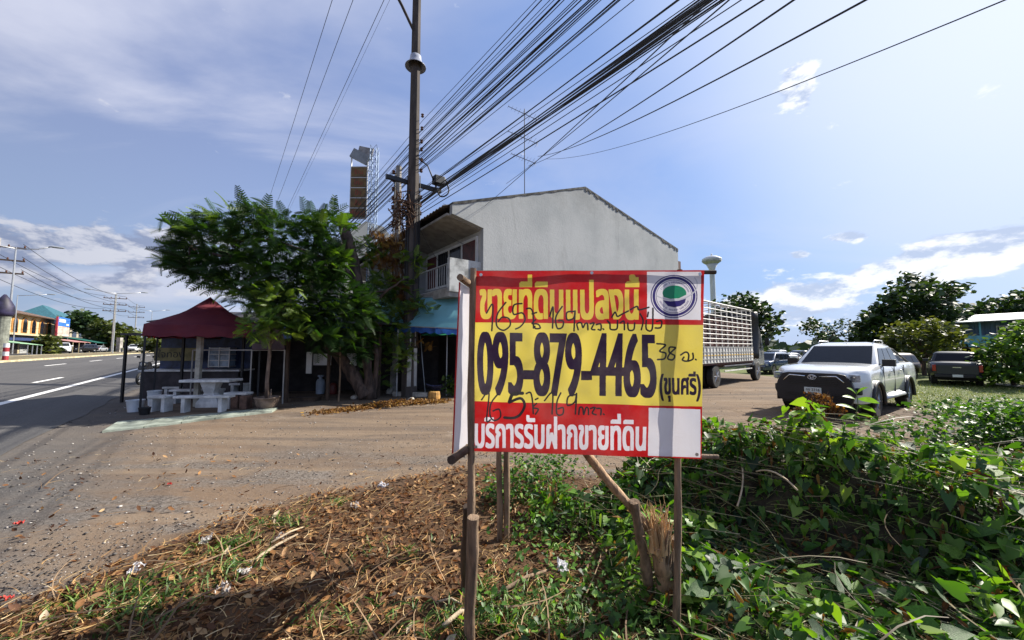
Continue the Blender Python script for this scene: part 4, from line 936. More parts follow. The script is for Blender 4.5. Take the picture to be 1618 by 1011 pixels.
# motorcycle parked beyond the gazebo, seen from the front
q = G(236, 607); mc = empty('motorcycle', (q.x, q.y, q.z), R(12), 'black motorcycle parked by the left gazebo leg with its mirrors up', 'motorcycle')
for y_, nm in ((-.55, 'front_wheel'), (.65, 'rear_wheel')):
    m = MB(); m.tube([(0, y_ + .24 * math.cos(a), .29 + .24 * math.sin(a)) for a in np.linspace(0, 2 * math.pi, 25)], .05, 8, False); wh = m.build('wheel', BLACKM, mc, smooth=True)
    m = MB(); [m.tube([(0, y_, .29), (0, y_ + .22 * math.cos(a), .29 + .22 * math.sin(a))], .008, 4) for a in np.linspace(0, 6.28, 9)[:-1]]; m.lathe([(.05, -.05), (.05, .05)], 10, (0, y_, .29), Matrix.Rotation(R(90), 4, 'Y')); m.build('spokes', STEEL, wh)
m = MB(); m.tube([(-.06, -.55, .29), (-.07, -.42, .62), (-.06, -.3, .95)], .025, 6); m.tube([(.06, -.55, .29), (.07, -.42, .62), (.06, -.3, .95)], .025, 6); m.build('fork', STEEL, mc)
m = MB(); m.add([(x * w_, y, z) for (y, z, w_) in ((-.5, .72, .16), (-.42, 1.02, .17), (-.2, .98, .14), (-.22, .45, .2), (.1, .35, .16), (.5, .5, .14), (.9, .78, .10), (.5, .72, .14), (.0, .62, .12)) for x in (-1, 1)],
                [(2 * i, 2 * i + 1, (2 * i + 3) % 18, (2 * i + 2) % 18) for i in range(9)] + [tuple(range(0, 18, 2)), tuple(reversed(range(1, 18, 2)))]); m.build('fairing', mat('black_gloss', (.01, .01, .012), .2, coat=.5), mc, bevel=.02)
m = MB(); m.box((0, .4, .78), (.28, .72, .10)); m.build('seat', BLACKM, mc, bevel=.03)
m = MB(); m.tube([(-.34, -.2, 1.0), (-.2, -.26, 1.04), (0, -.28, 1.0), (.2, -.26, 1.04), (.34, -.2, 1.0)], .016, 6); m.build('handlebar', DARK, mc)
for sx in (-1, 1): m = MB(); m.tube([(sx * .2, -.26, 1.04), (sx * .27, -.3, 1.22)], .008, 5); m.box((sx * .3, -.31, 1.26), (.13, .03, .09)); m.build('mirror', DARK, mc, bevel=.01)
m = MB(); m.lathe([(.08, -.03), (.09, .02), (.06, .05)], 16, (0, -.5, .92), Matrix.Rotation(R(90), 4, 'X')); m.build('headlamp', STEEL, mc)
m = MB(); m.box((0, -.42, .35), (.5, .05, .3)); m.build('leg_shield', MATS['black_gloss'], mc, bevel=.02)
m = MB(); m.tube([(.0, .0, .35), (-.22, .05, .02)], .012, 5); m.build('side_stand', STEEL, mc)

# potted sapling
POT = mat('clay_pot', (.18, .13, .10), .9, vary=.4, scale=5, bump=.3)
q = G(421, 647); pt = empty('potted_tree', (q.x, q.y, q.z), 0, 'young acacia in a round clay pot at the right corner of the gazebo', 'tree')
m = MB(); m.lathe([(.15, 0), (.24, .10), (.285, .25), (.29, .30), (.31, .31), (.31, .34), (.27, .34), (.25, .28)], 28); m.build('pot', POT, pt, smooth=True)
m = MB(); m.lathe([(.26, .27), (.10, .30), (.0, .31)], 20); m.build('soil', mat('pot_soil', (.04, .028, .02), .95), pt)
TRK = mat('grey_bark', (.16, .115, .09), .9, vary=.45, scale=6, bump=.9, bscale=18, stretch=(2, 2, .5))
m = MB(); m.tube([(0, 0, .25), (-.02, 0, .8), (.0, .02, 1.4), (.02, 0, 2.2), (.05, .02, 2.9)], [.055, .045, .045, .035, .02], 8, True, .08); m.tube([(.12, -.05, .28), (.13, -.04, .55)], .015, 5); m.build('trunk', TRK, pt, smooth=True)

# feathery leaves: one leaf = rachis with pinnae
def pinnate(n=8, L_=.38, wl=.105, droop=.28):
    V_, F_ = [], []
    for i in range(n):
        x = L_ * (.18 + .82 * i / (n - 1)); z = -droop * L_ * (x / L_) ** 2; w_ = wl * (1 - .5 * (i / (n - 1)) ** 2)
        for sy in (-1, 1):
            b0 = len(V_); dxx = w_ * .5; tw = .017
            V_ += [(x - tw, sy * .004, z), (x + tw, sy * .004, z), (x + dxx + tw * .8, sy * w_, z - .25 * w_), (x + dxx - tw * .3, sy * w_ * 1.02, z - .28 * w_)]
            F_ += [(b0, b0 + 1, b0 + 2, b0 + 3)]
    b0 = len(V_); V_ += [(0, -.004, 0), (0, .004, 0), (L_, .003, -droop * L_), (L_, -.003, -droop * L_)]; F_ += [(b0, b0 + 1, b0 + 2, b0 + 3)]
    return np.array(V_), np.array(F_)
LF = leafmat('acacia_leaf', [(0, (.008, .026, .006)), (.4, (.022, .058, .011)), (.75, (.058, .118, .020)), (1, (.17, .25, .035))], .5, .40, (1.5, 1.6, .4))
def leafy(name, tips, per, tv, tf, m_, parent, sc=(.8, 1.3), spread=.28, tint=(.2, .75), upb=-.2, kind='stuff', seed=1, outc=None):
    """leaves radiating from branch tips (n,3)"""
    r_ = np.random.default_rng(seed); tips = np.asarray(tips); n = len(tips) * per; base_ = np.repeat(tips, per, 0)
    pos = base_ + r_.normal(0, spread, (n, 3)) * np.array([1, 1, .7])
    yaw = r_.uniform(0, 2 * math.pi, n)
    if outc is not None:
        d_ = pos - np.asarray(outc); yaw = np.arctan2(d_[:, 1], d_[:, 0]) + r_.normal(0, .9, n)
    rm = rotmats(yaw, r_.normal(upb, .5, n), r_.normal(0, .6, n)); s_ = r_.uniform(*sc, n)
    tn = np.clip(np.repeat(r_.uniform(*tint, len(tips)), per) + r_.normal(0, .14, n), 0, 1)
    v, f, a = scatter(tv, tf, pos, rm, s_, tn); o = np_mesh(name, v, f, m_, a, parent)
    if kind: o['kind'] = kind
    return o
pv, pf = pinnate()
tips = np.array([(.25 + .70 * math.sin(a) * r_, -.25 + .5 * math.cos(a) * r_, 2.25 + h_) for a, r_, h_ in zip(rng.uniform(0, 6.28, 34), rng.uniform(.2, 1, 34) ** .6, rng.uniform(-.3, .95, 34))])
leafy('crown', tips, 13, pv, pf, LF, pt, (.62, .95), .15, (.62, 1.0), seed=3)
m = MB()
for q_ in tips[::2]: m.tube([(.02, 0, random.uniform(1.6, 2.6)), Vector(q_)], [.014, .006], 4)
m.build('branch', TRK, pt)

# big pruned acacia
tb = G(576, 628); tb = Vector((tb.x, 12.6, 0)); tree = empty('acacia_tree', (tb.x, tb.y, 0), 0, 'large feathery acacia with heavy sawn-off limb, its crown spreading left over the gazebo', 'tree')
def L3(u, v, dy=0.0): p = P(u, v, tb.y + dy); return p - Vector((tb.x, tb.y, 0))
m = MB()
limbs = [([L3(578, 628, -.1), L3(560, 595), L3(535, 560), L3(515, 545, .2)], [.22, .2, .17, .12]), ([L3(585, 630), L3(582, 585), L3(572, 520), L3(566, 455), L3(556, 400), L3(540, 346)], [.20, .14, .19, .19, .17, .16]),
         ([L3(590, 628, .05), L3(596, 560, .05), L3(585, 500, .1)], [.10, .07, .05]), ([L3(566, 450), L3(540, 420, -.3), L3(490, 400, -.8), L3(430, 380, -1.3), L3(360, 380, -1.4)], [.10, .085, .07, .05, .03]),
         ([L3(556, 405), L3(520, 375, -.2), L3(480, 355, -.3)], [.12, .06, .03]), ([L3(535, 560), L3(480, 500, -.5), L3(430, 440, -1.2), L3(370, 410, -1.6), L3(300, 390, -1.6)], [.12, .09, .07, .05, .02]),
         ([L3(572, 500), L3(610, 460), L3(640, 440)], [.06, .04, .02]), ([L3(430, 440, -1.2), L3(380, 460, -1.8), L3(320, 440, -2)], [.05, .04, .02])]
for p_, r_ in limbs:
    p2 = []; r2 = []
    for i in range(len(p_) - 1):
        for k in range(4): f = k / 4; p2.append(Vector(p_[i]).lerp(Vector(p_[i + 1]), f) + Vector((random.gauss(0, .012), random.gauss(0, .012), 0))); r2.append((r_[i] * (1 - f) + r_[i + 1] * f) * random.uniform(.9, 1.12))
    p2.append(Vector(p_[-1])); r2.append(r_[-1]); m.tube(p2, r2, 10, True, .07)
tro = m.build('trunk', mat('dark_bark', (.075, .05, .038), .9, vary=.55, scale=4, bump=1.0, bscale=12, stretch=(2, 2, .6)), tree, smooth=True)
m = MB(); c_ = L3(541, 348); 
for i in range(14): a = random.uniform(0, 6.28); m.tube([c_ + Vector((.10 * math.cos(a), .10 * math.sin(a), -.15)), c_ + Vector((.14 * math.cos(a) - .05, .12 * math.sin(a), random.uniform(0, .22)))], [.05, .015], 5)
m.build('torn_stub', mat('dark_torn', (.06, .035, .025), .9), tree)
# crown tips inside the outline seen in the photograph
out_ = [(270, 405), (292, 352), (340, 340), (400, 336), (450, 348), (505, 348), (530, 352), (528, 400), (532, 440), (590, 470), (604, 520), (590, 556), (500, 552), (470, 515), (430, 492), (395, 482), (372, 468), (352, 446), (320, 434), (290, 428)]
def inside(x, y, poly):
    c_ = False; j = len(poly) - 1
    for i in range(len(poly)):
        xi, yi = poly[i]; xj, yj = poly[j]
        if (yi > y) != (yj > y) and x < (xj - xi) * (y - yi) / (yj - yi) + xi: c_ = not c_
        j = i
    return c_
tips = []; r0 = random.Random(5)
while len(tips) < 285:
    u_, v_ = r0.uniform(265, 580), r0.uniform(332, 565)
    if inside(u_, v_, out_):
        e_ = min(1, abs(u_ - 420) / 150) ; dy_ = -1.0 + r0.uniform(-1, 1) * 1.7 * (1 - .6 * e_)
        tips.append(tuple(P(u_, v_, tb.y + dy_) - Vector((tb.x, tb.y, 0))))
cc_ = tuple(L3(430, 430, -1))
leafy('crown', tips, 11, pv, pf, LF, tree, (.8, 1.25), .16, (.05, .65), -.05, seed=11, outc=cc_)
# outer sprays, sunlit
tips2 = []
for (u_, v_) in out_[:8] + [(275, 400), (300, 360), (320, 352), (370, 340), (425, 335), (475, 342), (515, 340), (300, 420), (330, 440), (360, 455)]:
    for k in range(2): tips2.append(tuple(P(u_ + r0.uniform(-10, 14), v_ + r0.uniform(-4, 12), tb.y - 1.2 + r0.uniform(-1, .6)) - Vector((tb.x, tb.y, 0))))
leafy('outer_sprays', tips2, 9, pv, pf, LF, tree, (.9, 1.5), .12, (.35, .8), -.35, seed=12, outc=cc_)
m = MB()
for q_ in tips[::3]:
    q_ = Vector(q_); k = min(range(len(limbs)), key=lambda i: min((Vector(p) - q_).length for p in limbs[i][0])); s_ = min(limbs[k][0], key=lambda p: (Vector(p) - q_).length)
    m.tube([Vector(s_), Vector(s_).lerp(q_, .5) + Vector((0, 0, .1)), q_], [.022, .015, .006], 4)
m.build('twigs', MATS['dark_bark'], tree)['kind'] = 'stuff'
# right-hand spray of leaves and dead creeper hanging round the thin pole
t2 = [tuple(P(u_, v_, 13.0 + r0.uniform(-.4, .3)) - Vector((tb.x, tb.y, 0))) for u_, v_ in [(r0.uniform(575, 650), r0.uniform(440, 600)) for _ in range(66)] + [(r0.uniform(565, 600), r0.uniform(375, 420)) for _ in range(9)] + [(640 + i * 6, 405 + i * 3) for i in range(5)] + [(650 + i * 7, 478 + i * 3) for i in range(4)]]
leafy('side_sprays', t2, 8, pv, pf, LF, tree, (.7, 1.1), .15, (.45, 1.0), -.4, seed=14)
BRL = leafmat('dead_leaf', [(0, (.05, .022, .008)), (.5, (.16, .075, .02)), (1, (.34, .20, .04))], .8, .25, (1.2, 1.0, .6))
cr = empty('dead_creeper', (0, 0, 0), 0, 'brown and yellow dead creeper hanging between the two utility poles', 'creeper')
t3 = [tuple(P(605 + 60 * f + r0.gauss(0, 8) , 385 + 150 * f + r0.gauss(0, 14), 13.3 + r0.uniform(-.3, .3))) for f in [r0.random() for _ in range(34)]] + [tuple(P(r0.uniform(585, 640), r0.uniform(375, 430), 13.4)) for _ in range(24)]
leafy('dry_foliage', t3, 7, pv, pf, BRL, cr, (.5, .9), .12, (.1, 1.0), -1.0, seed=15)
m = MB()
for i in range(14): f = r0.uniform(-20, 20); m.tube([P(610 + f, 375, 13.3), P(625 + f, 450, 13.3), P(650 + f * .6, 530 + f, 13.25)], .012, 4)
m.build('stem', MATS['dry_creeper'], cr)

# dark lean-to shop behind the tree and between stall and poles
sh = empty('market_lean_to', (0, 0, 0), 0, 'dark open lean-to shop with hanging goods behind the acacia trunk', 'shop')
lw = mat('lean_to_dark', (.03, .024, .024), .8, vary=.5, scale=2)  # near-black wall colour carries the shade under the lean-to roof
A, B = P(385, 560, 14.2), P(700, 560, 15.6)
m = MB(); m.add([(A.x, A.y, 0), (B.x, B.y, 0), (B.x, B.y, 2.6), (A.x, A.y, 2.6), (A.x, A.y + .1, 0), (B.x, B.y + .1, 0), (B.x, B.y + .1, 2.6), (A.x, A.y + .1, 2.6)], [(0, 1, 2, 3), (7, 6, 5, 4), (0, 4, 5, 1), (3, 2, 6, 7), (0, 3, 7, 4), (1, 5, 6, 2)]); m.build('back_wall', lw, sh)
m = MB(); m.add([(A.x - 1.2, A.y - 2.6, 2.45), (B.x + .6, B.y - 2.4, 2.45), (B.x + .6, B.y + .2, 3.0), (A.x - 1.2, A.y + .2, 3.0)], [(0, 1, 2, 3)]); o = m.build('tin_roof', MATS['old_tin'], sh); md = o.modifiers.new('t', 'SOLIDIFY'); md.thickness = .03
for u_, Yp in ((455, 11.7), (520, 12.2), (600, 12.9)): m = MB(); q = P(u_, 560, Yp); m.box((q.x, q.y, 1.22), (.08, .08, 2.45)); m.build('post', DWOOD, sh)
for (u0, u1, v0_, v1_, Y_, m_, nm) in ((496, 523, 559, 577, 12.9, PLW, 'white_board'), (548, 563, 558, 578, 13.4, PLW, 'white_board'), (485, 492, 556, 590, 12.6, FRW, 'white_strip'), (447, 460, 510, 535, 11.4, PLB, 'blue_sheet')):
    a, b_ = P(u0, v0_, Y_), P(u1, v1_, Y_); m = MB(); m.span((a.x, a.y - .02, b_.z), (b_.x, a.y + .02, a.z)); m.build(nm, m_, sh)
# gas cylinder and small goods in the shade
q = G(506, 622); m = MB(); m.lathe([(.14, 0), (.15, .03), (.15, .42), (.12, .52), (.05, .56), (.05, .60), (.10, .62), (.10, .68), (.08, .68)], 20); o = m.build('gas_cylinder', mat('pale_blue_paint', (.32, .38, .46), .45, vary=.2), smooth=True); o.location = (q.x, q.y, 0); tag(o, 'pale blue gas cylinder in the shade left of the tree trunk', 'gas cylinder')
q = G(520, 624); m = MB(); m.lathe([(.13, 0), (.14, .03), (.14, .3), (.1, .38), (.04, .42)], 20); o = m.build('gas_cylinder', mat('rust_red_paint', (.12, .02, .015), .5, vary=.3), smooth=True); o.location = (q.x, q.y + .3, 0); tag(o, 'dark red gas cylinder beside the pale blue one', 'gas cylinder')
m = MB(); q = G(484, 633); m.box((0, 0, .05), (.75, .4, .1)); m.box((0, 0, .11), (.8, .45, .02)); o = m.build('wooden_crate', DWOOD); o.location = (q.x, q.y, 0); tag(o, 'low dark crate on the dirt left of the acacia trunk', 'crate')
q = G(535, 634); m = MB(); m.tube([(0, 0, -.05), (.02, 0, .8), (-.01, 0, 2.0)], [.03, .025, .018], 6); o = m.build('thin_stick', WOOD); o.location = (q.x, q.y, 0); tag(o, 'thin upright stick in front of the leaning acacia trunk', 'stick')
STN = mat('pale_stone', (.40, .36, .30), .9, vary=.35, scale=5, bump=.5)
def rock(u, v, sx, sy, sz, label, m_=STN, name='rock', cat='rock', group=None, rz=0):
    q = G(u, v); bm2 = bmesh.new(); bmesh.ops.create_icosphere(bm2, subdivisions=2, radius=1)
    for vv in bm2.verts:
        n_ = mnoise.noise(vv.co * 1.7 + Vector((u, v, 0))); vv.co = Vector((vv.co.x * sx, vv.co.y * sy, vv.co.z * sz)) * (1 + .3 * n_)
    me = bpy.data.meshes.new(name); bm2.to_mesh(me); bm2.free(); me.materials.append(m_); smooth_obj(me); o = bpy.data.objects.new(name, me); COL.objects.link(o); o.location = (q.x, q.y, q.z + sz * .45); o.rotation_euler.z = rz
    return tag(o, label, cat, group)
gS = 'stones and broken kerb pieces at the foot of the poles'
rock(570, 622, .2, .15, .22, 'pale stone against the acacia trunk', group=gS); rock(560, 630, .13, .12, .09, 'flat stone in front of the acacia trunk', group=gS)
rock(616, 622, .14, .1, .14, 'white lump at the left end of the kerb pieces', group=gS); rock(650, 634, .13, .1, .09, 'grey stone among the dead leaves', group=gS)
for i, (u_, v_, l_, a_, lb) in enumerate(((635, 626, .62, 2, 'long pale kerb piece left of the pole foot'), (662, 627, .6, -3, 'long pale kerb piece right of the pole foot'))):
    q = G(u_, v_); m = MB(); m.box((0, 0, .08), (l_, .16, .16)); o = m.build('kerb_piece', STN, bevel=.025); o.location = (q.x, q.y, q.z); o.rotation_euler.z = R(a_); tag(o, lb, 'kerb stone', gS)
q = G(686, 631); m = MB(); m.lathe([(.19, 0), (.2, .1), (.18, .24), (.17, .26), (0, .26)], 12); o = m.build('cut_log', mat('orange_wood', (.45, .24, .06), .8, vary=.4, scale=8, bump=.5)); o.location = q; tag(o, 'short orange log standing right of the poles', 'log')
# table, stool, umbrella and cabinet under the awning
q = G(667, 616); m = MB(); m.box((0, 0, .55), (.55, .5, 1.1)); m.box((0, 0, 1.13), (.6, .55, .05)); o = m.build('metal_cabinet', mat('grey_cabinet', (.27, .28, .27), .6, vary=.25), bevel=.01); o.location = (q.x + .1, q.y + .6, 0); o.rotation_euler.z = R(20); tag(o, 'grey metal cabinet standing right behind the tall pole', 'cabinet')
st2_ = empty('stool', G(697, 604), R(20), 'small orange stool under the blue awning', 'stool')
m = MB(); m.box((0, 0, .62), (.34, .34, .04)); m.build('seat', PLO, st2_)
for sx in (-1, 1):
    for sy in (-1, 1): m = MB(); m.tube([(sx * .13, sy * .13, .6), (sx * .17, sy * .17, 0)], .02, 6); m.build('leg', PLO, st2_)
m = MB(); m.box((0, 0, .3), (.3, .3, .02)); m.build('stretcher', PLO, st2_)
um = empty('parasol', (P(706, 560, 13.4).x, 13.4, 0), 0, 'green market umbrella opened low under the blue awning', 'umbrella')
m = MB(); m.tube([(0, 0, 0), (0, 0, 3.1)], .02, 6); m.build('pole', STEEL, um)
zu = P(706, 521, 13.4).z; m = MB(); n_ = 8
for k in range(n_):
    a0_, a1_ = 2 * math.pi * k / n_, 2 * math.pi * (k + 1) / n_; m.add([(0, 0, zu + .12), (.95 * math.cos(a0_), .95 * math.sin(a0_), zu - .22), (.88 * math.cos((a0_ + a1_) / 2), .88 * math.sin((a0_ + a1_) / 2), zu - .18), (.95 * math.cos(a1_), .95 * math.sin(a1_), zu - .22)], [(0, 1, 2), (0, 2, 3)])
m.build('canopy', mat('green_umbrella', (.02, .22, .10), .6, trans=.3), um)
hm = MB(); a, b_ = P(672, 606, 13.0), P(722, 594, 13.2); hp = sag(a, b_, .35, 14)
for i in range(14): p, q = hp[i], hp[i + 1]; w0 = .22 * math.sin(math.pi * i / 14) + .02; w1 = .22 * math.sin(math.pi * (i + 1) / 14) + .02; hm.add([p + Vector((0, -w0, w0 * .7)), q + Vector((0, -w1, w1 * .7)), q, p, q + Vector((0, w1, w1 * .7)), p + Vector((0, w0, w0 * .7))], [(0, 1, 2, 3), (3, 2, 4, 5)])
o = hm.build('hammock', mat('blue_hammock', (.05, .05, .10), .8, vary=.8, scale=12)); tag(o, 'dark patterned hammock slung low beside the awning posts', 'hammock')
m = MB(); q = G(672, 622); m.tube([(q.x, q.y, 0), (q.x - .12, q.y, 1.1), (q.x - .25, q.y + .1, 2.3)], [.018, .016, .014], 6); o = m.build('leaning_pipe', STEEL); tag(o, 'thin grey pipe leaning beside the tall pole', 'pipe')
rv_ = [tuple(P(r0.uniform(700, 728), r0.uniform(598, 622), 13)) for _ in range(12)]
lo_ = leafy('weeds', rv_, 12, pv, pf, LF, None, (.3, .5), .08, (.5, .9), -.6, seed=19); tag(lo_, kind='stuff')

# ------------------------------------------------------------------ vehicles
PAINTW = mat('white_paint', (.70, .72, .73), .22, coat=1.0, vary=.02); PAINTD = mat('dark_blue_grey_paint', (.016, .020, .030), .35, coat=.25, vary=.05)
PAINTR = mat('dark_maroon_paint', (.02, .006, .007), .4, coat=.2, vary=.05); PAINTB = mat('navy_paint', (.02, .04, .09), .25, coat=1.0, vary=.05)
PAINTS = mat('silver_paint', (.42, .43, .44), .25, .3, coat=1.0, vary=.03); PAINTK = mat('black_paint', (.012, .012, .013), .2, coat=1.0, vary=.05)
LAMP = mat('lamp_glass', (.35, .38, .42), .08, .2, vary=.3, scale=20, coat=1.0); REDL = mat('tail_lamp', (.35, .01, .01), .2, coat=1.0); ALLOY = mat('alloy', (.25, .25, .26), .3, .8); SEAM = mat('seam', (.01, .01, .01), .8)
def interp(x, pts): return float(np.interp(x, [p[0] for p in pts], [p[1] for p in pts]))
SPEC = dict(
    pickup=dict(xf=2.66, xr=-2.66, wf=1.62, wr=-1.47, hw=.93, top=[(-2.66, 1.18), (-2.5, 1.24), (-1.0, 1.25), (1.0, 1.24), (1.9, 1.20), (2.4, 1.14), (2.6, 1.07), (2.66, 1.0)], bot=[(-2.66, .55), (-2.3, .50), (0, .46), (2.4, .36), (2.66, .42)],
                cab=[(1.20, 1.13, -1.06, .875), (1.71, .36, -.86, .70), (1.78, .14, -.72, .60), (1.81, -.15, -.5, .40)], wr_=.385, splits=((.03, .28), (.31, .60), (.64, .95))),
    suv=dict(xf=2.3, xr=-2.3, wf=1.4, wr=-1.35, hw=.90, top=[(-2.3, .95), (-2.15, 1.1), (1.0, 1.08), (1.9, 1.0), (2.2, .9), (2.3, .8)], bot=[(-2.3, .45), (2.3, .35)],
             cab=[(1.04, 1.25, -2.2, .85), (1.58, .40, -1.95, .68), (1.66, .15, -1.75, .58), (1.70, -.2, -1.4, .40)], wr_=.35, splits=((.04, .26), (.29, .52), (.55, .75), (.78, .95))),
    sedan=dict(xf=2.25, xr=-2.25, wf=1.35, wr=-1.3, hw=.87, top=[(-2.25, .85), (-2.1, .98), (-1.3, 1.0), (1.0, .95), (1.9, .88), (2.15, .78), (2.25, .68)], bot=[(-2.25, .35), (2.25, .28)],
               cab=[(.92, 1.15, -1.65, .82), (1.36, .35, -1.05, .64), (1.43, .1, -.85, .54), (1.46, -.15, -.6, .36)], wr_=.31, splits=((.04, .34), (.38, .66), (.7, .92))))
def car_body(sp):
    xs = sorted(set(list(np.linspace(sp['xr'], sp['xf'], 40)) + list(np.linspace(sp['wf'] - .46, sp['wf'] + .46, 22)) + list(np.linspace(sp['wr'] - .46, sp['wr'] + .46, 22)) + [sp['xf'] - .02, sp['xf'] - .06, sp['xf'] - .12, sp['xr'] + .02, sp['xr'] + .06]))
    ra = sp['wr_'] + .07; rings = []
    for x in xs:
        zt_ = interp(x, sp['top']); zb = interp(x, sp['bot']); w_ = sp['hw'] - .26 * float(ss(.75, 1.0, x / sp['xf'])) ** 1.5 - (.10 * float(ss(.9, 1.0, x / sp['xr'])) if x < 0 else 0)
        for xw in (sp['wf'], sp['wr']):
            d_ = ra * ra - (x - xw) ** 2
            if d_ > 0: zb = max(zb, sp['wr_'] - .02 + math.sqrt(d_))
        zm = max(zb + .05, .72 * zt_ if zb < .6 else zb + .04); zm = min(zm, zt_ - .1); zb = min(zb, zm - .02)
        half = [(w_ - .30, zb), (w_ - .03, zb), (w_, zb + .02), (w_ + .012, zm), (w_ - .005, zt_ - .13 if zt_ - .13 > zm else zm + .01), (w_ - .035, zt_ - .04), (w_ - .10, zt_), (w_ * .5, zt_ + .025), (0, zt_ + .03)]
        rings.append([(x, y, z) for y, z in half] + [(x, -y, z) for y, z in reversed(half[:-1])])
    k = len(rings[0]); vs = [p for r_ in rings for p in r_]
    fs = [(i * k + j, i * k + j + 1, (i + 1) * k + j + 1, (i + 1) * k + j) for i in range(len(rings) - 1) for j in range(k - 1)] + [tuple(range(k)), tuple(reversed(range((len(rings) - 1) * k, len(rings) * k)))]
    m = MB(); m.add(vs, fs); return m
def cab_quads(sp):
    (z0, a0, b0, w0), (z1, a1, b1, w1) = sp['cab'][:2]
    V3 = Vector
    return dict(front=(V3((a0, w0 - .05, z0)), V3((a0, -w0 + .05, z0)), V3((a1, -w1, z1)), V3((a1, w1, z1))), back=(V3((b0, -w0, z0)), V3((b0, w0, z0)), V3((b1, w1, z1)), V3((b1, -w1, z1))),
                left=(V3((a0, w0, z0)), V3((b0, w0, z0)), V3((b1, w1, z1)), V3((a1, w1, z1))), right=(V3((b0, -w0, z0)), V3((a0, -w0, z0)), V3((a1, -w1, z1)), V3((b1, -w1, z1))))
def panel(q, u0, u1, v0, v1, off=.006, u0t=None, u1t=None):
    a, b_, c, d = q; n_ = (b_ - a).cross(d - a).normalized(); cen = Vector((0, 0, 1.2))
    if n_.dot((a + c) / 2 - cen - Vector((((a + c) / 2).x * .2, 0, 0))) < 0: n_ = -n_
    f = lambda u, v: (a.lerp(b_, u)).lerp(d.lerp(c, u), v)
    P4 = [f(u0, v0), f(u1, v0), f(u1 if u1t is None else u1t, v1), f(u0 if u0t is None else u0t, v1)]
    m = MB(); m.add([p + n_ * off for p in P4] + [p - n_ * .01 for p in P4], [(0, 1, 2, 3), (7, 6, 5, 4), (0, 4, 5, 1), (1, 5, 6, 2), (2, 6, 7, 3), (3, 7, 4, 0)]); return m
_wheelmesh = {}
def wheel(par, x, y, r, wdt=.24, side=1, name='wheel', spokes=6):
    key = (round(r, 3), side, wdt)
    if key not in _wheelmesh:
        m = MB(); M_ = Matrix.Rotation(R(90), 4, 'X'); w2 = wdt / 2
        m.lathe([(r * .62, -w2), (r * .9, -w2), (r, -w2 * .75), (r, w2 * .75), (r * .9, w2), (r * .62, w2)], 32, M=M_); ty = m.build('tyre', BLACKM, smooth=False)
        m = MB(); m.lathe([(r * .60, -w2 * .8), (r * .64, -w2 * .95), (r * .66, 0), (r * .64, w2 * .95), (r * .60, w2 * .8), (r * .58, 0)], 28, M=M_); yo = -side * w2 * .8
        for k in range(spokes): a = 2 * math.pi * k / spokes; m.tube([(0, yo, 0), (r * .6 * math.cos(a), yo * .9, r * .6 * math.sin(a))], [.05 * r / .38, .035 * r / .38], 6)
        m.lathe([(.07 * r / .38, -.03), (.07 * r / .38, .03)], 14, (0, yo, 0), M_); m.lathe([(r * .58, -.01), (r * .58, .01)], 20, (0, yo * .2, 0), M_); ri = m.build('rim', ALLOY)
        _wheelmesh[key] = (ty.data, ri.data); bpy.data.objects.remove(ty); bpy.data.objects.remove(ri)
    e = bpy.data.objects.new(name, None); COL.objects.link(e); e.parent = par; e.location = (x, y, r); e.empty_display_size = .1
    for nm, me in zip(('tyre', 'rim'), _wheelmesh[key]): o = bpy.data.objects.new(nm, me); COL.objects.link(o); o.parent = e
    return e
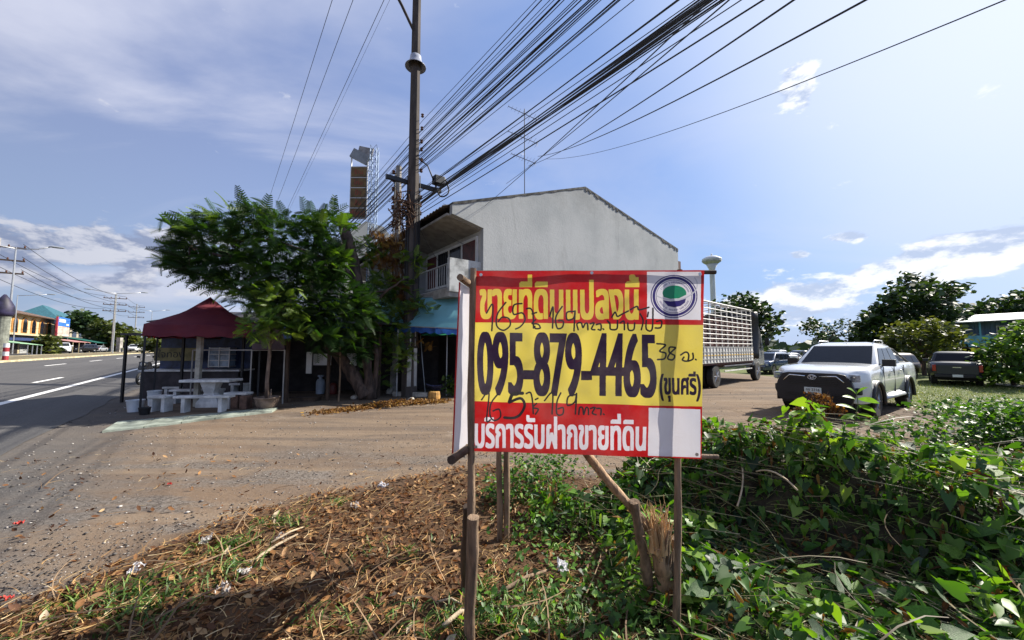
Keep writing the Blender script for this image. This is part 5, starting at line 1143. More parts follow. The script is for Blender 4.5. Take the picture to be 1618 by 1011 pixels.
def car(kind, loc, heading, paint, name, label, cat, detail=1, group=None, gl=GLASS_D):
    sp = SPEC[kind]; e = empty(name, loc, heading, label, cat, group)
    car_body(sp).build('body', paint, e, smooth=True)
    m = MB(); vs = [p for (z, a, b_, w_) in sp['cab'] for p in ((a, w_, z), (a, -w_, z), (b_, -w_, z), (b_, w_, z))]; k = len(sp['cab'])
    m.add(vs, [(4 * i + j, 4 * i + (j + 1) % 4, 4 * i + 4 + (j + 1) % 4, 4 * i + 4 + j) for i in range(k - 1) for j in range(4)] + [(0, 1, 2, 3), tuple(4 * (k - 1) + j for j in (3, 2, 1, 0))])
    m.build('cabin', paint, e, smooth=True, bevel=.05, seg=3)
    Q = cab_quads(sp); panel(Q['front'], .05, .95, .06, .97, .012, .02 + .03, .95).build('windscreen', gl, e); panel(Q['back'], .08, .92, .10, .90, .012).build('rear_window', gl, e)
    for s_ in ('left', 'right'):
        for i, (a, b_) in enumerate(sp['splits']):
            if s_ == 'right': a, b_ = 1 - b_, 1 - a
            panel(Q[s_], a, b_, .08, .86, .008).build('side_window', gl, e)
    m = MB(); m.box(((sp['xf'] + sp['xr']) / 2, 0, .42), (sp['xf'] - sp['xr'] - .5, sp['hw'] * 1.5, .28)); m.build('underbody', SEAM, e)
    for x in (sp['wf'], sp['wr']):
        for s_ in (1, -1): wheel(e, x, s_ * (sp['hw'] - .13), sp['wr_'], .25, -s_)
    for s_ in (1, -1):
        m = MB(); m.box((sp['xf'] - .16, s_ * (sp['hw'] - .27), sp['top'][-1][1] + -.04), (.12, .42, .17), rz=-s_ * R(34)); m.build('headlight', LAMP, e, bevel=.02)
        m = MB(); m.box((sp['xr'] + .03, s_ * (sp['hw'] - .13), .93 if kind == 'pickup' else .85), (.12, .14, .34 if kind == 'pickup' else .18)); m.build('tail_light', REDL, e, bevel=.02)
        m = MB(); cx_ = sp['cab'][0][1] - .28; m.box((cx_, s_ * (sp['hw'] + .08), sp['cab'][0][0] + .08), (.12, .24, .17)); m.tube([(cx_, s_ * (sp['hw'] - .08), sp['cab'][0][0]), (cx_, s_ * (sp['hw'] + .05), sp['cab'][0][0] + .04)], .02, 5); m.build('wing_mirror', DARK if detail > 1 else paint, e, bevel=.03)
    m = MB(); m.box((sp['xf'] - .0, 0, .52), (.10, sp['hw'] * 1.1, .16)); m.box((sp['xf'] + .01, 0, .76), (.05, sp['hw'] * .95, .12)); 
    if detail < 2: m.build('grille', DARK, e, bevel=.01)
    return e
FONT_PL = mat('plate_ink', (.02, .02, .02), .6); PLATE = mat('plate_white', (.62, .66, .64), .5)
# white pickup facing the camera
hl = G(1240, 643); rl = G(1422, 641)
hilux_h = math.atan2(-.565, -.825)
cpos = Vector((9.45, 10.75, 0)); cpos.z = GZ(cpos.x, cpos.y)
hx = car('pickup', cpos, hilux_h, PAINTW, 'pickup_truck', 'white double-cab pickup with black grille facing the camera behind the vines', 'pickup truck', 2)
def yz(name, pts, m_, x0=2.62, th=.05, par=None, bevel=.01):
    m = MB(); k = len(pts); m.add([(x0, y, z) for y, z in pts] + [(x0 + th, y, z) for y, z in pts], [tuple(range(k)), tuple(reversed(range(k, 2 * k)))] + [(i, (i + 1) % k, (i + 1) % k + k, i + k) for i in range(k)])
    return m.build(name, m_, par or hx, bevel=bevel)
gr = yz('grille', [(-.50, 1.05), (-.62, 1.02), (-.73, .84), (-.80, .62), (-.70, .36), (.70, .36), (.80, .62), (.73, .84), (.62, 1.02), (.50, 1.05)], mat('grille_black', (.012, .012, .016), .45), 2.585, .10)
for z_ in (.90, .86, .82, .78, .55, .51, .47):
    m = MB(); m.box((2.69, 0, z_), (.02, 1.0 if z_ > .7 else 1.1, .014)); m.build('grille_bar', DARK, gr)
for s_ in (1, -1):
    m = MB(); m.tube([(2.692, s_ * .14, .965), (2.692, s_ * .46, .985), (2.69, s_ * .60, .85)], .018, 6); m.build('chrome_trim', CHROME, gr, smooth=True)
m = MB(); 
for (ry, rz_, oz) in ((.085, .055, 0), (.03, .050, 0), (.060, .026, .018)): m.tube([(2.70, ry * math.cos(a), .95 + oz + rz_ * math.sin(a)) for a in np.linspace(0, 2 * math.pi, 29)], .0075, 6, False)
m.build('emblem', CHROME, gr, smooth=True)
for s_ in (1, -1):
    m = MB(); m.box((2.50, s_ * .80, .66), (.10, .12, .16), rz=-s_ * R(35)); m.build('fog_lamp', DARK, hx, bevel=.03)
    m = MB(); m.box((2.60, s_ * .70, .985), (.03, .22, .03), rz=-s_ * R(30)); m.build('daytime_light', CHROME, hx)
m = MB(); m.box((2.69, 0, .63), (.02, .34, .15)); pl = m.build('number_plate', PLATE, hx, bevel=.008)
text_obj('กธ 2316', .085, (2.703, 0, .648), (R(90), 0, R(90)), FONT_PL, pl, sx=.95); text_obj('นครราชสีมา', .035, (2.703, 0, .585), (R(90), 0, R(90)), FONT_PL, pl)
m = MB(); m.box((2.50, 0, .36), (.3, 1.35, .14)); m.build('skid_plate', DARK, hx, bevel=.03)
for s_ in (1, -1):
    for xw in (1.62, -1.47):
        m = MB(); pts = [(xw + .475 * math.cos(a), s_ * .945, .365 + .475 * math.sin(a)) for a in np.linspace(-.15, math.pi + .15, 20)]; m.tube(pts, .045, 6); m.build('wheel_arch_flare', DARK, hx, smooth=True)
    for xx in (.42, -.52): m = MB(); m.tube([(xx - .09, s_ * .965, 1.06), (xx + .09, s_ * .965, 1.06)], .018, 6); m.build('door_handle', CHROME, hx, smooth=True)
    for xx in (1.02, .02, -.98): m = MB(); m.box((xx, s_ * .937, .85), (.012, .014, .66)); m.build('door_seam', SEAM, hx)
    m = MB(); m.tube([(1.05, s_ * .92, .42), (-.95, s_ * .92, .42)], .05, 8); m.build('side_step', STEEL, hx, smooth=True)
    m = MB(); m.tube([(.15, s_ * .60, 1.80), (.05, s_ * .60, 1.85), (-.65, s_ * .60, 1.85), (-.75, s_ * .6, 1.79)], .016, 6); m.build('roof_rail', STEEL, hx, smooth=True)
    m = MB(); m.tube([(-1.15, s_ * .76, 1.22), (-1.2, s_ * .64, 1.64), (-1.35, s_ * .66, 1.60), (-2.1, s_ * .82, 1.25)], .032, 8); m.build('roll_bar', DARK, hx, smooth=True)
m = MB(); m.tube([(-1.2, -.64, 1.64), (-1.2, .64, 1.64)], .032, 8); m.build('roll_bar_hoop', DARK, hx, smooth=True)
m = MB(); m.box((-1.85, 0, 1.235), (1.45, 1.55, .03)); m.build('bed_cover', DARK, hx, bevel=.01)
m = MB(); m.box((.0, 0, 1.85), (.06, .03, .07)); m.build('roof_fin', DARK, hx, bevel=.01)
# dark pickup seen from behind, with a maroon car beyond it
q = G(1508, 610); vd = Vector((q.x, q.y, 0)).normalized()
pk = car('pickup', Vector((q.x, q.y, 0)) + vd * 2.6 + Vector((0, 0, GZ(q.x, q.y))), math.atan2(vd.y, vd.x) + R(3), PAINTD, 'pickup_truck', 'dark blue-grey pickup parked on grass with its tailgate to the camera', 'pickup truck')
m = MB(); m.box((-2.67, 0, .86), (.05, 1.45, .50)); tg_ = m.build('tailgate', PAINTD, pk, bevel=.02); m = MB(); m.box((-2.70, 0, .98), (.02, .3, .04)); m.build('tailgate_handle', CHROME, tg_)
m = MB(); m.box((-2.72, 0, .52), (.16, 1.6, .16)); m.build('rear_bumper', CHROME if False else DARK, pk, bevel=.03); m = MB(); m.box((-2.81, 0, .55), (.02, .36, .13)); m.build('number_plate', PLATE, pk)
q = G(1462, 607); car('suv', Vector((q.x + .9, q.y + 3.2, GZ(q.x, q.y))), math.atan2(vd.y, vd.x) + R(160), PAINTR, 'parked_car', 'dark maroon car mostly hidden between the two pickups', 'car')
for (u_, v_, kd, pm, hd, lb) in ((1215, 590, 'suv', PAINTB, 215, 'navy car parked just beyond the cab of the caged truck'), (1226, 579, 'pickup', PAINTS, 205, 'grey pickup in the row behind the navy car'), (1245, 577, 'sedan', PAINTW, 205, 'white car in the far row behind the white pickup'), (1262, 574, 'suv', PAINTK, 200, 'black car farthest back behind the white pickup roof')):
    q = G(u_, v_); car(kd, q, R(hd), pm, 'parked_car', lb, 'car', group='cars parked at the back of the lot')

# truck with a high cage body
rw, fw = G(1128, 613), G(1194, 600.5); hd = math.atan2(fw.y - rw.y, fw.x - rw.x); WB = (Vector((fw.x, fw.y)) - Vector((rw.x, rw.y))).length
fwd = Vector((math.cos(hd), math.sin(hd), 0)); lft = Vector((-math.sin(hd), math.cos(hd), 0)); org = Vector((rw.x, rw.y, 0)) + lft * 1.0
tk = empty('cage_truck', (org.x, org.y, GZ(org.x, org.y)), hd, 'six-wheeled truck with a tall white tubular cage body and rolled black tarpaulin', 'truck')
bx0, bx1 = -2.6, WB - .85
m = MB(); m.box(((bx0 + bx1) / 2, 0, .86), (bx1 - bx0 + .3, .9, .18)); m.box((WB / 2, 0, .80), (WB + 1.5, .75, .14)); m.build('chassis', mat('chassis_maroon', (.05, .014, .012), .6), tk)
m = MB(); m.box(((bx0 + bx1) / 2, 0, 1.0), (bx1 - bx0, 2.3, .08)); m.build('bed_floor', mat('bed_maroon', (.07, .02, .018), .7), tk)
WP = mat('dusty_white_paint', (.60, .59, .55), .6, vary=.15, scale=3)
for s_ in (1, -1):
    m = MB(); m.box(((bx0 + bx1) / 2, s_ * 1.15, 1.38), (bx1 - bx0, .04, .66)); sp_ = m.build('drop_side', WP, tk)
    m = MB(); [m.box((bx0 + .2 + i * .34, s_ * 1.185, 1.38), (.05, .03, .66)) for i in range(int((bx1 - bx0) / .34))]; [m.box(((bx0 + bx1) / 2, s_ * 1.18, z_), (bx1 - bx0, .02, .035)) for z_ in (1.06, 1.22, 1.50, 1.70)]; m.build('side_rib', mat('rib_grey', (.4, .4, .38), .6), sp_)
    m = MB(); m.box(((bx0 + bx1) / 2, s_ * 1.176, 1.36), (bx1 - bx0, .012, .04)); m.build('yellow_stripe', mat('stripe_yellow', (.6, .38, .05), .6), sp_)
    cg = MB(); cg.tube([(bx0, s_ * 1.15, 3.55), (bx1, s_ * 1.15, 3.55)], .035, 6); cg.build('cage_rail', WP, tk)
    for z_ in (1.86, 2.05, 2.24, 2.43, 2.62, 2.82, 3.03, 3.28): m = MB(); m.tube([(bx0, s_ * 1.15, z_), (bx1, s_ * 1.15, z_)], .021, 5); m.build('cage_rail', WP, tk)
    n_ = 11
    for i in range(n_ + 1): m = MB(); x_ = bx0 + (bx1 - bx0) * i / n_; m.tube([(x_, s_ * 1.13, 1.7), (x_, s_ * 1.13, 3.55)], .026, 5); m.build('cage_post', WP, tk)
for x_ in (bx0, bx1):
    for z_ in (2.05, 2.43, 2.82, 3.28, 3.55): m = MB(); m.tube([(x_, -1.13, z_), (x_, 1.13, z_)], .024, 5); m.build('cage_rail', WP, tk)
for i in range(5): m = MB(); x_ = bx0 + (bx1 - bx0) * (i + .5) / 5; m.tube([(x_, -1.13, 3.56), (x_, 0, 3.75), (x_, 1.13, 3.56)], .022, 5); m.build('roof_bow', WP, tk)
# inner boarding behind the cage, dark maroon
m = MB(); m.box(((bx0 + bx1) / 2, .0, 2.1), (bx1 - bx0 - .1, 2.18, 1.7)); m.build('load', mat('load_maroon', (.05, .012, .012), .8, vary=.4, scale=1.2), tk)
TPK = mat('black_tarp', (.015, .015, .017), .45, bump=.6, bscale=6)
m = MB(); n_ = 18; pr = []
for j in range(9):
    f = j / 8; cx_ = bx1 + .45 + .25 * math.sin(f * 3.1) + .10 * f; zc = 1.15 + 2.35 * f
    pr.append([(cx_ + (.48 + .10 * math.sin(i * 2.1 + j)) * math.cos(2 * math.pi * i / n_), (1.30 + .05 * math.sin(i * 3 + j)) * math.sin(2 * math.pi * i / n_), zc + .04 * math.sin(i * 1.7 + j)) for i in range(n_)])
m.add([p for r_ in pr for p in r_], [(j * n_ + i, j * n_ + (i + 1) % n_, (j + 1) * n_ + (i + 1) % n_, (j + 1) * n_ + i) for j in range(8) for i in range(n_)] + [tuple(range(n_)), tuple(reversed(range(8 * n_, 9 * n_)))]); m.build('rolled_tarpaulin', TPK, tk, smooth=True)
cx0 = WB - .45; m = MB(); m.add([(x, s_ * y, z) for s_ in (1, -1) for (x, z, y) in ((cx0, .75, 1.08), (cx0 + 2.0, .75, 1.05), (cx0 + 2.05, 1.5, 1.05), (cx0 + 1.85, 2.45, .98), (cx0 + .1, 2.55, .98))],
    [(0, 1, 2, 3, 4), (9, 8, 7, 6, 5)] + [(i, (i + 1) % 5, (i + 1) % 5 + 5, i + 5) for i in range(5)]); m.build('cab', mat('cab_grey', (.16,.17,.18), .3, coat=.6), tk, bevel=.06)
for s_ in (1, -1): m = MB(); m.box((cx0 + 1.05, s_ * 1.045, 1.95), (.9, .02, .62)); m.build('cab_window', GLASS_D, tk); m = MB(); m.box((cx0 + 2.1, s_ * 1.18, 2.0), (.08, .2, .4)); m.build('wing_mirror', DARK, tk)
for (x_, ys) in ((WB, (1.0,)), (0, (1.0, .68))):
    for s_ in (1, -1):
        for y_ in ys: wheel(tk, x_, s_ * y_, .48, .26, -s_, spokes=8)
m = MB(); [m.box((WB * .52, -1.08, z_), (WB - 1.9, .04, .05)) for z_ in (.66, .88)]; m.build('side_guard', WP, tk)
m = MB(); m.box((bx0 + .7, -1.05, .75), (1.0, .04, .05)); m.box((bx0 + .7, -1.05, .55), (1.0, .04, .05)); m.build('side_guard', WP, tk)
m = MB(); m.box((.62, -1.1, .98), (.1, .05, .06)); m.build('marker_lamp', PLO, tk)

# ------------------------------------------------------------------ trees and bushes in the distance
cardv = np.array([(-.5, -.35, 0), (.1, -.45, .08), (.55, 0, 0), (.1, .45, .08), (-.5, .35, 0)]); cardf = np.array([(0, 1, 2, 3, 4)])
GRN1 = leafmat('dark_tree_leaf', [(0, (.010, .024, .010)), (.5, (.022, .050, .016)), (1, (.06, .11, .025))], .55, .25); GRN2 = leafmat('olive_leaf', [(0, (.03, .045, .012)), (.5, (.075, .10, .022)), (1, (.16, .18, .04))], .55, .3)
GRN3 = leafmat('bush_leaf', [(0, (.015, .04, .01)), (.5, (.04, .10, .016)), (1, (.16, .26, .03))], .45, .4)
def outline_tree(name, outl, Yd, depth, ntip, per, size, m_, label, base_uv, trunk_r=.2, seed=0, clump=.5, cat='tree', group=None, flat=.7, zb=None):
    """a tree whose crown fills a volume of real depth behind the given outline"""
    r_ = random.Random(seed); us = [p[0] for p in outl]; vs_ = [p[1] for p in outl]; b0 = P(base_uv[0], base_uv[1], Yd); gz = GZ(b0.x, b0.y); e = empty(name, (b0.x, b0.y, gz), 0, label, cat, group); tips_ = []
    uc, w_ = (min(us) + max(us)) / 2, (max(us) - min(us)) / 2
    while len(tips_) < ntip:
        u_, v_ = r_.uniform(min(us), max(us)), r_.uniform(min(vs_), max(vs_))
        if inside(u_, v_, outl): k = math.sqrt(max(.05, 1 - ((u_ - uc) / w_) ** 2)); tips_.append(tuple(P(u_, v_, Yd + r_.uniform(-1, 1) * depth * k) - e.location))
    leafy('crown', tips_, per, cardv, cardf, m_, e, (size * .7, size * 1.3), clump, (.15, .8), -.1, seed=seed, outc=tuple(sum((Vector(t_) for t_ in tips_), Vector()) / len(tips_)))
    zt_ = sorted(t_[2] for t_ in tips_)[int(len(tips_) * .6)]; m = MB(); m.tube([(0, 0, -.3), (.05, 0, zt_ * .4), (-.05, .1, zt_ * .9)], [trunk_r, trunk_r * .8, trunk_r * .35], 7)
    for t_ in tips_[::max(1, ntip // 14)]: m.tube([(0, 0, zt_ * .35), Vector((0, 0, zt_ * .5)).lerp(Vector(t_), .5), t_], [trunk_r * .4, trunk_r * .25, trunk_r * .08], 5)
    m.build('trunk', MATS['dark_bark'], e); return e
outline_tree('tree', [(1135, 480), (1160, 470), (1185, 467), (1205, 480), (1218, 490), (1236, 505), (1222, 515), (1235, 522), (1215, 530), (1205, 545), (1180, 540), (1140, 540)], 42, 3.2, 150, 14, .42, GRN1, 'dark spreading tree rising behind the caged truck', (1190, 560), .25, 21, .42)
outline_tree('tree', [(1265, 525), (1270, 508), (1290, 502), (1305, 512), (1320, 506), (1345, 508), (1362, 520), (1355, 535), (1330, 530), (1300, 535), (1280, 530)], 52, 2.5, 70, 9, .35, GRN1, 'thin see-through tree above the roof of the white pickup', (1300, 555), .14, 22, .35)
outline_tree('tree', [(1345, 545), (1352, 515), (1375, 490), (1402, 478), (1398, 455), (1412, 445), (1425, 455), (1432, 437), (1448, 434), (1455, 447), (1472, 440), (1486, 455), (1500, 447), (1524, 450), (1529, 463), (1512, 476), (1535, 500), (1540, 520), (1510, 555), (1400, 560)], 36, 4.0, 420, 16, .38, GRN1, 'big dark tree with lobed crown behind the dark pickup', (1450, 580), .4, 23, .34)
outline_tree('bush', [(1395, 545), (1400, 520), (1430, 508), (1470, 505), (1505, 515), (1522, 530), (1500, 555), (1440, 565), (1400, 560)], 28, 2.0, 130, 14, .28, GRN2, 'olive bushy tree in front of the big dark tree', (1460, 585), .15, 24, .26, 'bush')
outline_tree('bush', [(1545, 592), (1538, 568), (1552, 552), (1562, 538), (1580, 535), (1592, 520), (1612, 512), (1640, 500), (1680, 510), (1700, 560), (1690, 600), (1560, 604)], 20, 1.8, 190, 16, .22, GRN3, 'leafy bush at the right edge in front of the blue house', (1600, 595), .10, 25, .22, 'bush')
outline_tree('tree', [(1525, 500), (1545, 484), (1580, 475), (1618, 464), (1680, 450), (1730, 470), (1730, 530), (1540, 525)], 60, 4, 340, 16, .6, GRN1, 'row of flat-topped trees beyond the blue house', (1600, 560), .4, 26, .7)
outline_tree('tree', [(112, 505), (118, 495), (132, 492), (148, 500), (154, 512), (140, 525), (120, 520)], 100, 4, 90, 12, .9, GRN1, 'round dark tree behind the teal-roofed house', (133, 553), .5, 27, .8)
outline_tree('tree', [(140, 530), (150, 512), (165, 508), (180, 513), (200, 518), (216, 530), (225, 545), (150, 552)], 95, 4, 150, 12, .8, GRN2, 'green bushy trees behind the double street lamp', (180, 555), .3, 28, .8)
outline_tree('bush', [(52, 558), (55, 540), (68, 532), (80, 528), (90, 540), (88, 558)], 58, 1.5, 60, 10, .45, GRN2, 'dark green bush beside the black parked car across the road', (72, 560), .15, 29, .4, 'bush')
outline_tree('bush', [(222, 556), (228, 535), (242, 532), (262, 538), (268, 555)], 80, 2.5, 60, 10, .6, GRN2, 'low olive bush beyond the white pickup across the road', (245, 556), .15, 30, .5, 'bush')
# far wood line round the horizon, a mass nobody could count
r_ = np.random.default_rng(4); ang = r_.uniform(-1.25, 1.35, 5200); rad = r_.uniform(230, 420, 5200); x = rad * np.sin(ang); y = rad * np.cos(ang)
okk = (x * N.x + y * N.y < 0) | (x * N.x + y * N.y > 60); hgt = (3.5 + 5 * (fbm(ang * 22, ang * 0 + 2, 3) + .4)); z = r_.uniform(0, 1, 5200) * np.maximum(1.5, hgt)
pos = np.stack([x, y, z], -1)[okk]; n_ = len(pos); v, f, a = scatter(cardv, cardf, pos, rotmats(r_.uniform(0, 6.28, n_), r_.normal(0, .7, n_), r_.normal(0, .7, n_)), r_.uniform(3.0, 6.0, n_), r_.uniform(.1, .6, n_))
tag(np_mesh('far_woods', v, f, GRN1, a), kind='stuff')
# scrub at the far edge of the field on the right
n_ = 5200; ang = r_.uniform(.33, 1.2, n_); rad = r_.uniform(60, 95, n_); pos = np.stack([rad * np.sin(ang), rad * np.cos(ang), r_.uniform(0, 1, n_) ** 1.5 * (1.1 + .9 * fbm(ang * 60, ang * 0, 2))], -1)
v, f, a = scatter(cardv, cardf, pos, rotmats(r_.uniform(0, 6.28, n_), r_.normal(0, .7, n_), r_.normal(0, .7, n_)), r_.uniform(.3, .8, n_), r_.uniform(.3, .95, n_)); tag(np_mesh('field_scrub', v, f, GRN2, a), kind='stuff')

# ------------------------------------------------------------------ water tower and raised blue house on the right
wt0 = P(1130, 550, 60); WT = mat('tower_white', (.55, .58, .60), .6, vary=.12, scale=.5)
wt = empty('water_tower', (wt0.x, 60, 0), 0, 'pale mushroom-shaped water tower standing above the caged truck', 'water tower'); zt_ = P(1130, 403, 60).z
m = MB(); m.lathe([(.55, -.2), (.42, 6), (.38, zt_ - 2.9), (.5, zt_ - 2.2), (.85, zt_ - 1.5)], 20); m.build('stem', WT, wt, smooth=True)
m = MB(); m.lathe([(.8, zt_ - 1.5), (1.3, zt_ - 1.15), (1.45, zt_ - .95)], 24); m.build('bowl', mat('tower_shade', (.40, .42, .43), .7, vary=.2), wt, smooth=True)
m = MB(); m.lathe([(1.46, zt_ - .95), (1.40, zt_ - .6), (.8, zt_ - .25), (.2, zt_ - .12)], 24); m.lathe([(.14, zt_ - .13), (.12, zt_ + .15), (.05, zt_ + .25)], 10); m.build('cap', WT, wt, smooth=True)
BLUEH = mat('faded_blue_board', (.10, .16, .24), .85, vary=.3, scale=1.5, stretch=(1, 1, .2)); TEAL = mat('teal_panel', (.10, .30, .36), .7, vary=.15)
hb = P(1560, 550, 33); bh = empty('raised_house', (hb.x, hb.y, GZ(hb.x, hb.y)), R(-30), 'raised blue wooden house with tin roof and teal balcony beyond the dark pickup', 'house')
m = MB(); m.span((-1.6, 0, 2.1), (9, 6, 4.3)); m.build('walls', BLUEH, bh)
for i in range(34): m = MB(); m.span((-1.58 + i * .31, -.03, 2.12), (-1.30 + i * .31, -.003, 4.25)); m.build('wall_board', BLUEH, bh)
m = MB(); m.add([(-3.9, -1.6, 4.15), (10, -1.6, 4.75), (10, 7, 5.6), (-3.9, 7, 5.1)], [(0, 1, 2, 3)]); o = m.build('roof', mat('pale_tin', (.42, .44, .46), .5, .4), bh); md = o.modifiers.new('t', 'SOLIDIFY'); md.thickness = .08
m = MB(); m.span((-3.4, -1.4, 2.1), (2.2, -1.28, 3.05)); m.build('balcony_panel', TEAL, bh); m = MB(); m.span((-3.4, -1.4, 2.0), (9, 0, 2.1)); m.build('balcony_floor', DWOOD, bh)
for x_ in (-3.3, -.8, 2.1, 5, 8.8): m = MB(); m.span((x_ - .08, -1.38, 0), (x_ + .08, -1.22, 2.0)); m.build('stilt', DWOOD, bh); 
for x_ in (-3.3, -.8, 2.1): m = MB(); m.span((x_ - .06, -1.25, 3.05), (x_ + .06, -1.15, 4.2)); m.build('balcony_post', TEAL, bh)
for x_ in (.6, 4): m = MB(); m.span((x_, -.06, 2.9), (x_ + 1.2, -.031, 3.9)); w_ = m.build('window', FRW, bh); m = MB(); m.span((x_ + .08, -.08, 2.98), (x_ + 1.12, -.061, 3.82)); m.build('pane', GLASS_D, w_)
# concrete path by the bush
q0, q1 = G(1545, 606), G(1618, 612); pm = MB(); dd_ = (q1 - q0).normalized(); nn_ = Vector((-dd_.y, dd_.x, 0)); vs = []
for k in range(21):
    for s_ in (-.9, .9): p = q0 + dd_ * (k * .9) + nn_ * (s_ + .6); vs.append((p.x, p.y, GZ(p.x, p.y) + .03))
pm.add(vs, [(2 * k, 2 * k + 1, 2 * k + 3, 2 * k + 2) for k in range(20)]); tag(pm.build('path', mat('path_concrete', (.36, .34, .31), .9, vary=.15)), kind='structure')

# ------------------------------------------------------------------ across the road
def rowpos(t_, u):  # point of the line t = t_ seen in photo column u
    k = (u - 809) / F_PX; s_ = (k * N.y * t_ - N.x * t_) / (D.x - k * D.y); return TS(t_, s_, float(road_z(t_))), s_
RZF = math.atan2(D.y, D.x)      # local x along the road, local y away from it?  y = rot90(x)
def across(name, u0, u1, t_, label, cat='building'):
    p0, s0 = rowpos(t_, u0); p1, s1 = rowpos(t_, u1); e = empty(name, p0, RZF, label, cat); return e, s1 - s0, p0, p1
e, Ls, p0, p1 = across('shophouse', 8, 88, 27, 'two-storey cream shophouse row with orange arched windows and brown roof across the road')
CREAM = mat('cream_wall', (.48, .40, .24), .85, vary=.12); ORG = mat('orange_arch', (.42, .20, .05), .7, vary=.2); BRR = mat('brown_roof', (.10, .06, .045), .85, vary=.3)
hT = P(50, 492, (p0.y + p1.y) / 2).z - p0.z; m = MB(); m.span((-14, .3, 0), (Ls, 9, hT * .92)); m.build('walls', CREAM, e)
m = MB(); m.add([(-14.5, -.7, hT * .88), (Ls + .3, -.7, hT * .88), (Ls + .3, 5, hT * 1.10), (-14.5, 5, hT * 1.10), (-14.5, 9.5, hT * .9), (Ls + .3, 9.5, hT * .9)], [(0, 1, 2, 3), (3, 2, 5, 4)]); o = m.build('roof', BRR, e); md = o.modifiers.new('t', 'SOLIDIFY'); md.thickness = .15
nb = 9
for i in range(nb):
    x_ = -13 + i * (Ls + 12.6) / nb; w_ = (Ls + 12.6) / nb * .62; pts = [(x_, hT * .46), (x_ + w_, hT * .46), (x_ + w_, hT * .70)] + [(x_ + w_ / 2 + w_ / 2 * math.cos(a), hT * .70 + w_ / 2 * .8 * math.sin(a)) for a in np.linspace(.3, math.pi - .3, 6)] + [(x_, hT * .70)]
    m = MB(); m.prism(pts, .1, Matrix.Translation((0, .19, 0))); w2 = m.build('arched_window', ORG, e)
    m = MB(); m.prism([(x_ + w_ * .15 + (p[0] - x_) * .7, hT * .46 + (p[1] - hT * .46) * .85 + .1) for p in pts], .03, Matrix.Translation((0, .158, 0))); m.build('pane', GLASS_D, w2)
m = MB(); m.span((-14, -1.2, hT * .40), (Ls, .29, hT * .44)); m.build('balcony_slab', CREAM, e); m = MB(); m.span((-14, -1.6, hT * .28), (Ls, .28, hT * .34)); m.build('shop_awning', mat('navy_awning', (.02, .04, .12), .7), e)
for i in range(8): m = MB(); m.span((-13 + i * 4, .2, 0), (-10 + i * 4, .29, hT * .27)); m.build('shutter', mat('pale_shutter', (.35, .36, .36), .6) if i % 2 else MATS['dark_shopfront'], e)
e2, L2, q0, q1 = across('sign_board', 88, 108, 25.5, 'blue and white advertising boards on the end of the shophouse row', 'sign'); zA, zB, zC = [P(98, v_, (q0.y + q1.y) / 2).z - q0.z for v_ in (502, 516, 531)]
m = MB(); m.span((.4, -.1, zB + .05), (L2, .1, zA)); m.build('blue_board', mat('board_blue', (.03, .14, .50), .5, vary=.2, scale=1), e2); m = MB(); m.span((.4, -.1, zC), (L2, .1, zB)); m.build('cream_board', mat('board_cream', (.55, .45, .38), .5, vary=.3, scale=1), e2)
m = MB(); m.span((0, -.12, zC), (.38, .12, zA)); m.build('red_edge', mat('board_red', (.35, .03, .05), .5), e2); m = MB(); [m.span((x_, -.06, 0), (x_ + .12, .06, zC)) for x_ in (.5, L2 - .3)]; m.build('board_post', STEEL, e2)
m = MB(); m.span((.9, -.13, zB + (zA - zB) * .45), (L2 * .62, -.103, zB + (zA - zB) * .8)); m.span((L2 * .7, -.13, zB + (zA - zB) * .15), (L2 * .9, -.103, zB + (zA - zB) * .35)); m.build('white_patch', PLW, e2)
e3, L3_, q0, q1 = across('teal_roof_house', 100, 150, 33, 'house with a teal hipped roof and pale upper storey behind the boards', 'house'); hh = P(92, 492, (q0.y + q1.y) / 2).z - q0.z
m = MB(); m.span((0, 0, 0), (L3_, 9, hh * .62)); m.build('walls', mat('buff_wall', (.30, .27, .21), .85, vary=.25), e3)
TRF = mat('teal_roof', (.025, .10, .13), .7, vary=.2); m = MB(); x0_, x1_ = -6, L3_ + 2
m.add([(x0_, -1.5, hh * .6), (x1_, -1.5, hh * .6), (x1_, 10, hh * .6), (x0_, 10, hh * .6), (x0_ + 6, 4, hh * 1.02), (x0_ + 10, 4, hh * 1.02)], [(0, 1, 5, 4), (1, 2, 5), (2, 3, 4, 5), (3, 0, 4), (0, 3, 2, 1)]); m.build('roof', TRF, e3)
for i in range(5): m = MB(); m.span((1 + i * L3_ / 5, -.06, hh * .34), (1 + i * L3_ / 5 + L3_ / 8, -.003, hh * .5)); m.build('window', GLASS_D, e3)
m = MB(); m.span((-1, -1.4, hh * .28), (L3_, -.003, hh * .32)); m.build('balcony', CREAM, e3)
e4, L4, q0, q1 = across('green_canopy_shop', 128, 182, 24, 'long dark green canopy shop behind the parked cars across the road', 'shop'); hh = P(155, 535, (q0.y + q1.y) / 2).z - q0.z
m = MB(); m.add([(0, -2.5, hh * .62), (L4, -2.5, hh * .62), (L4, 3, hh), (0, 3, hh)], [(0, 1, 2, 3)]); o = m.build('canopy', mat('green_canopy', (.01, .10, .075), .6), e4); md = o.modifiers.new('t', 'SOLIDIFY'); md.thickness = .1
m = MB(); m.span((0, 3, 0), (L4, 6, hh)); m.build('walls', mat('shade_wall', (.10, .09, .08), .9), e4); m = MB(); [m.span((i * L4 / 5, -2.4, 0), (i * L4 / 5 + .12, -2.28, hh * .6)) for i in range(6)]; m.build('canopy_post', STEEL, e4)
e5, L5, q0, q1 = across('market_canopy', 92, 122, 23, 'low pink and white market canopy beneath the boards', 'stall'); m = MB(); hh = P(105, 536, (q0.y + q1.y) / 2).z - q0.z
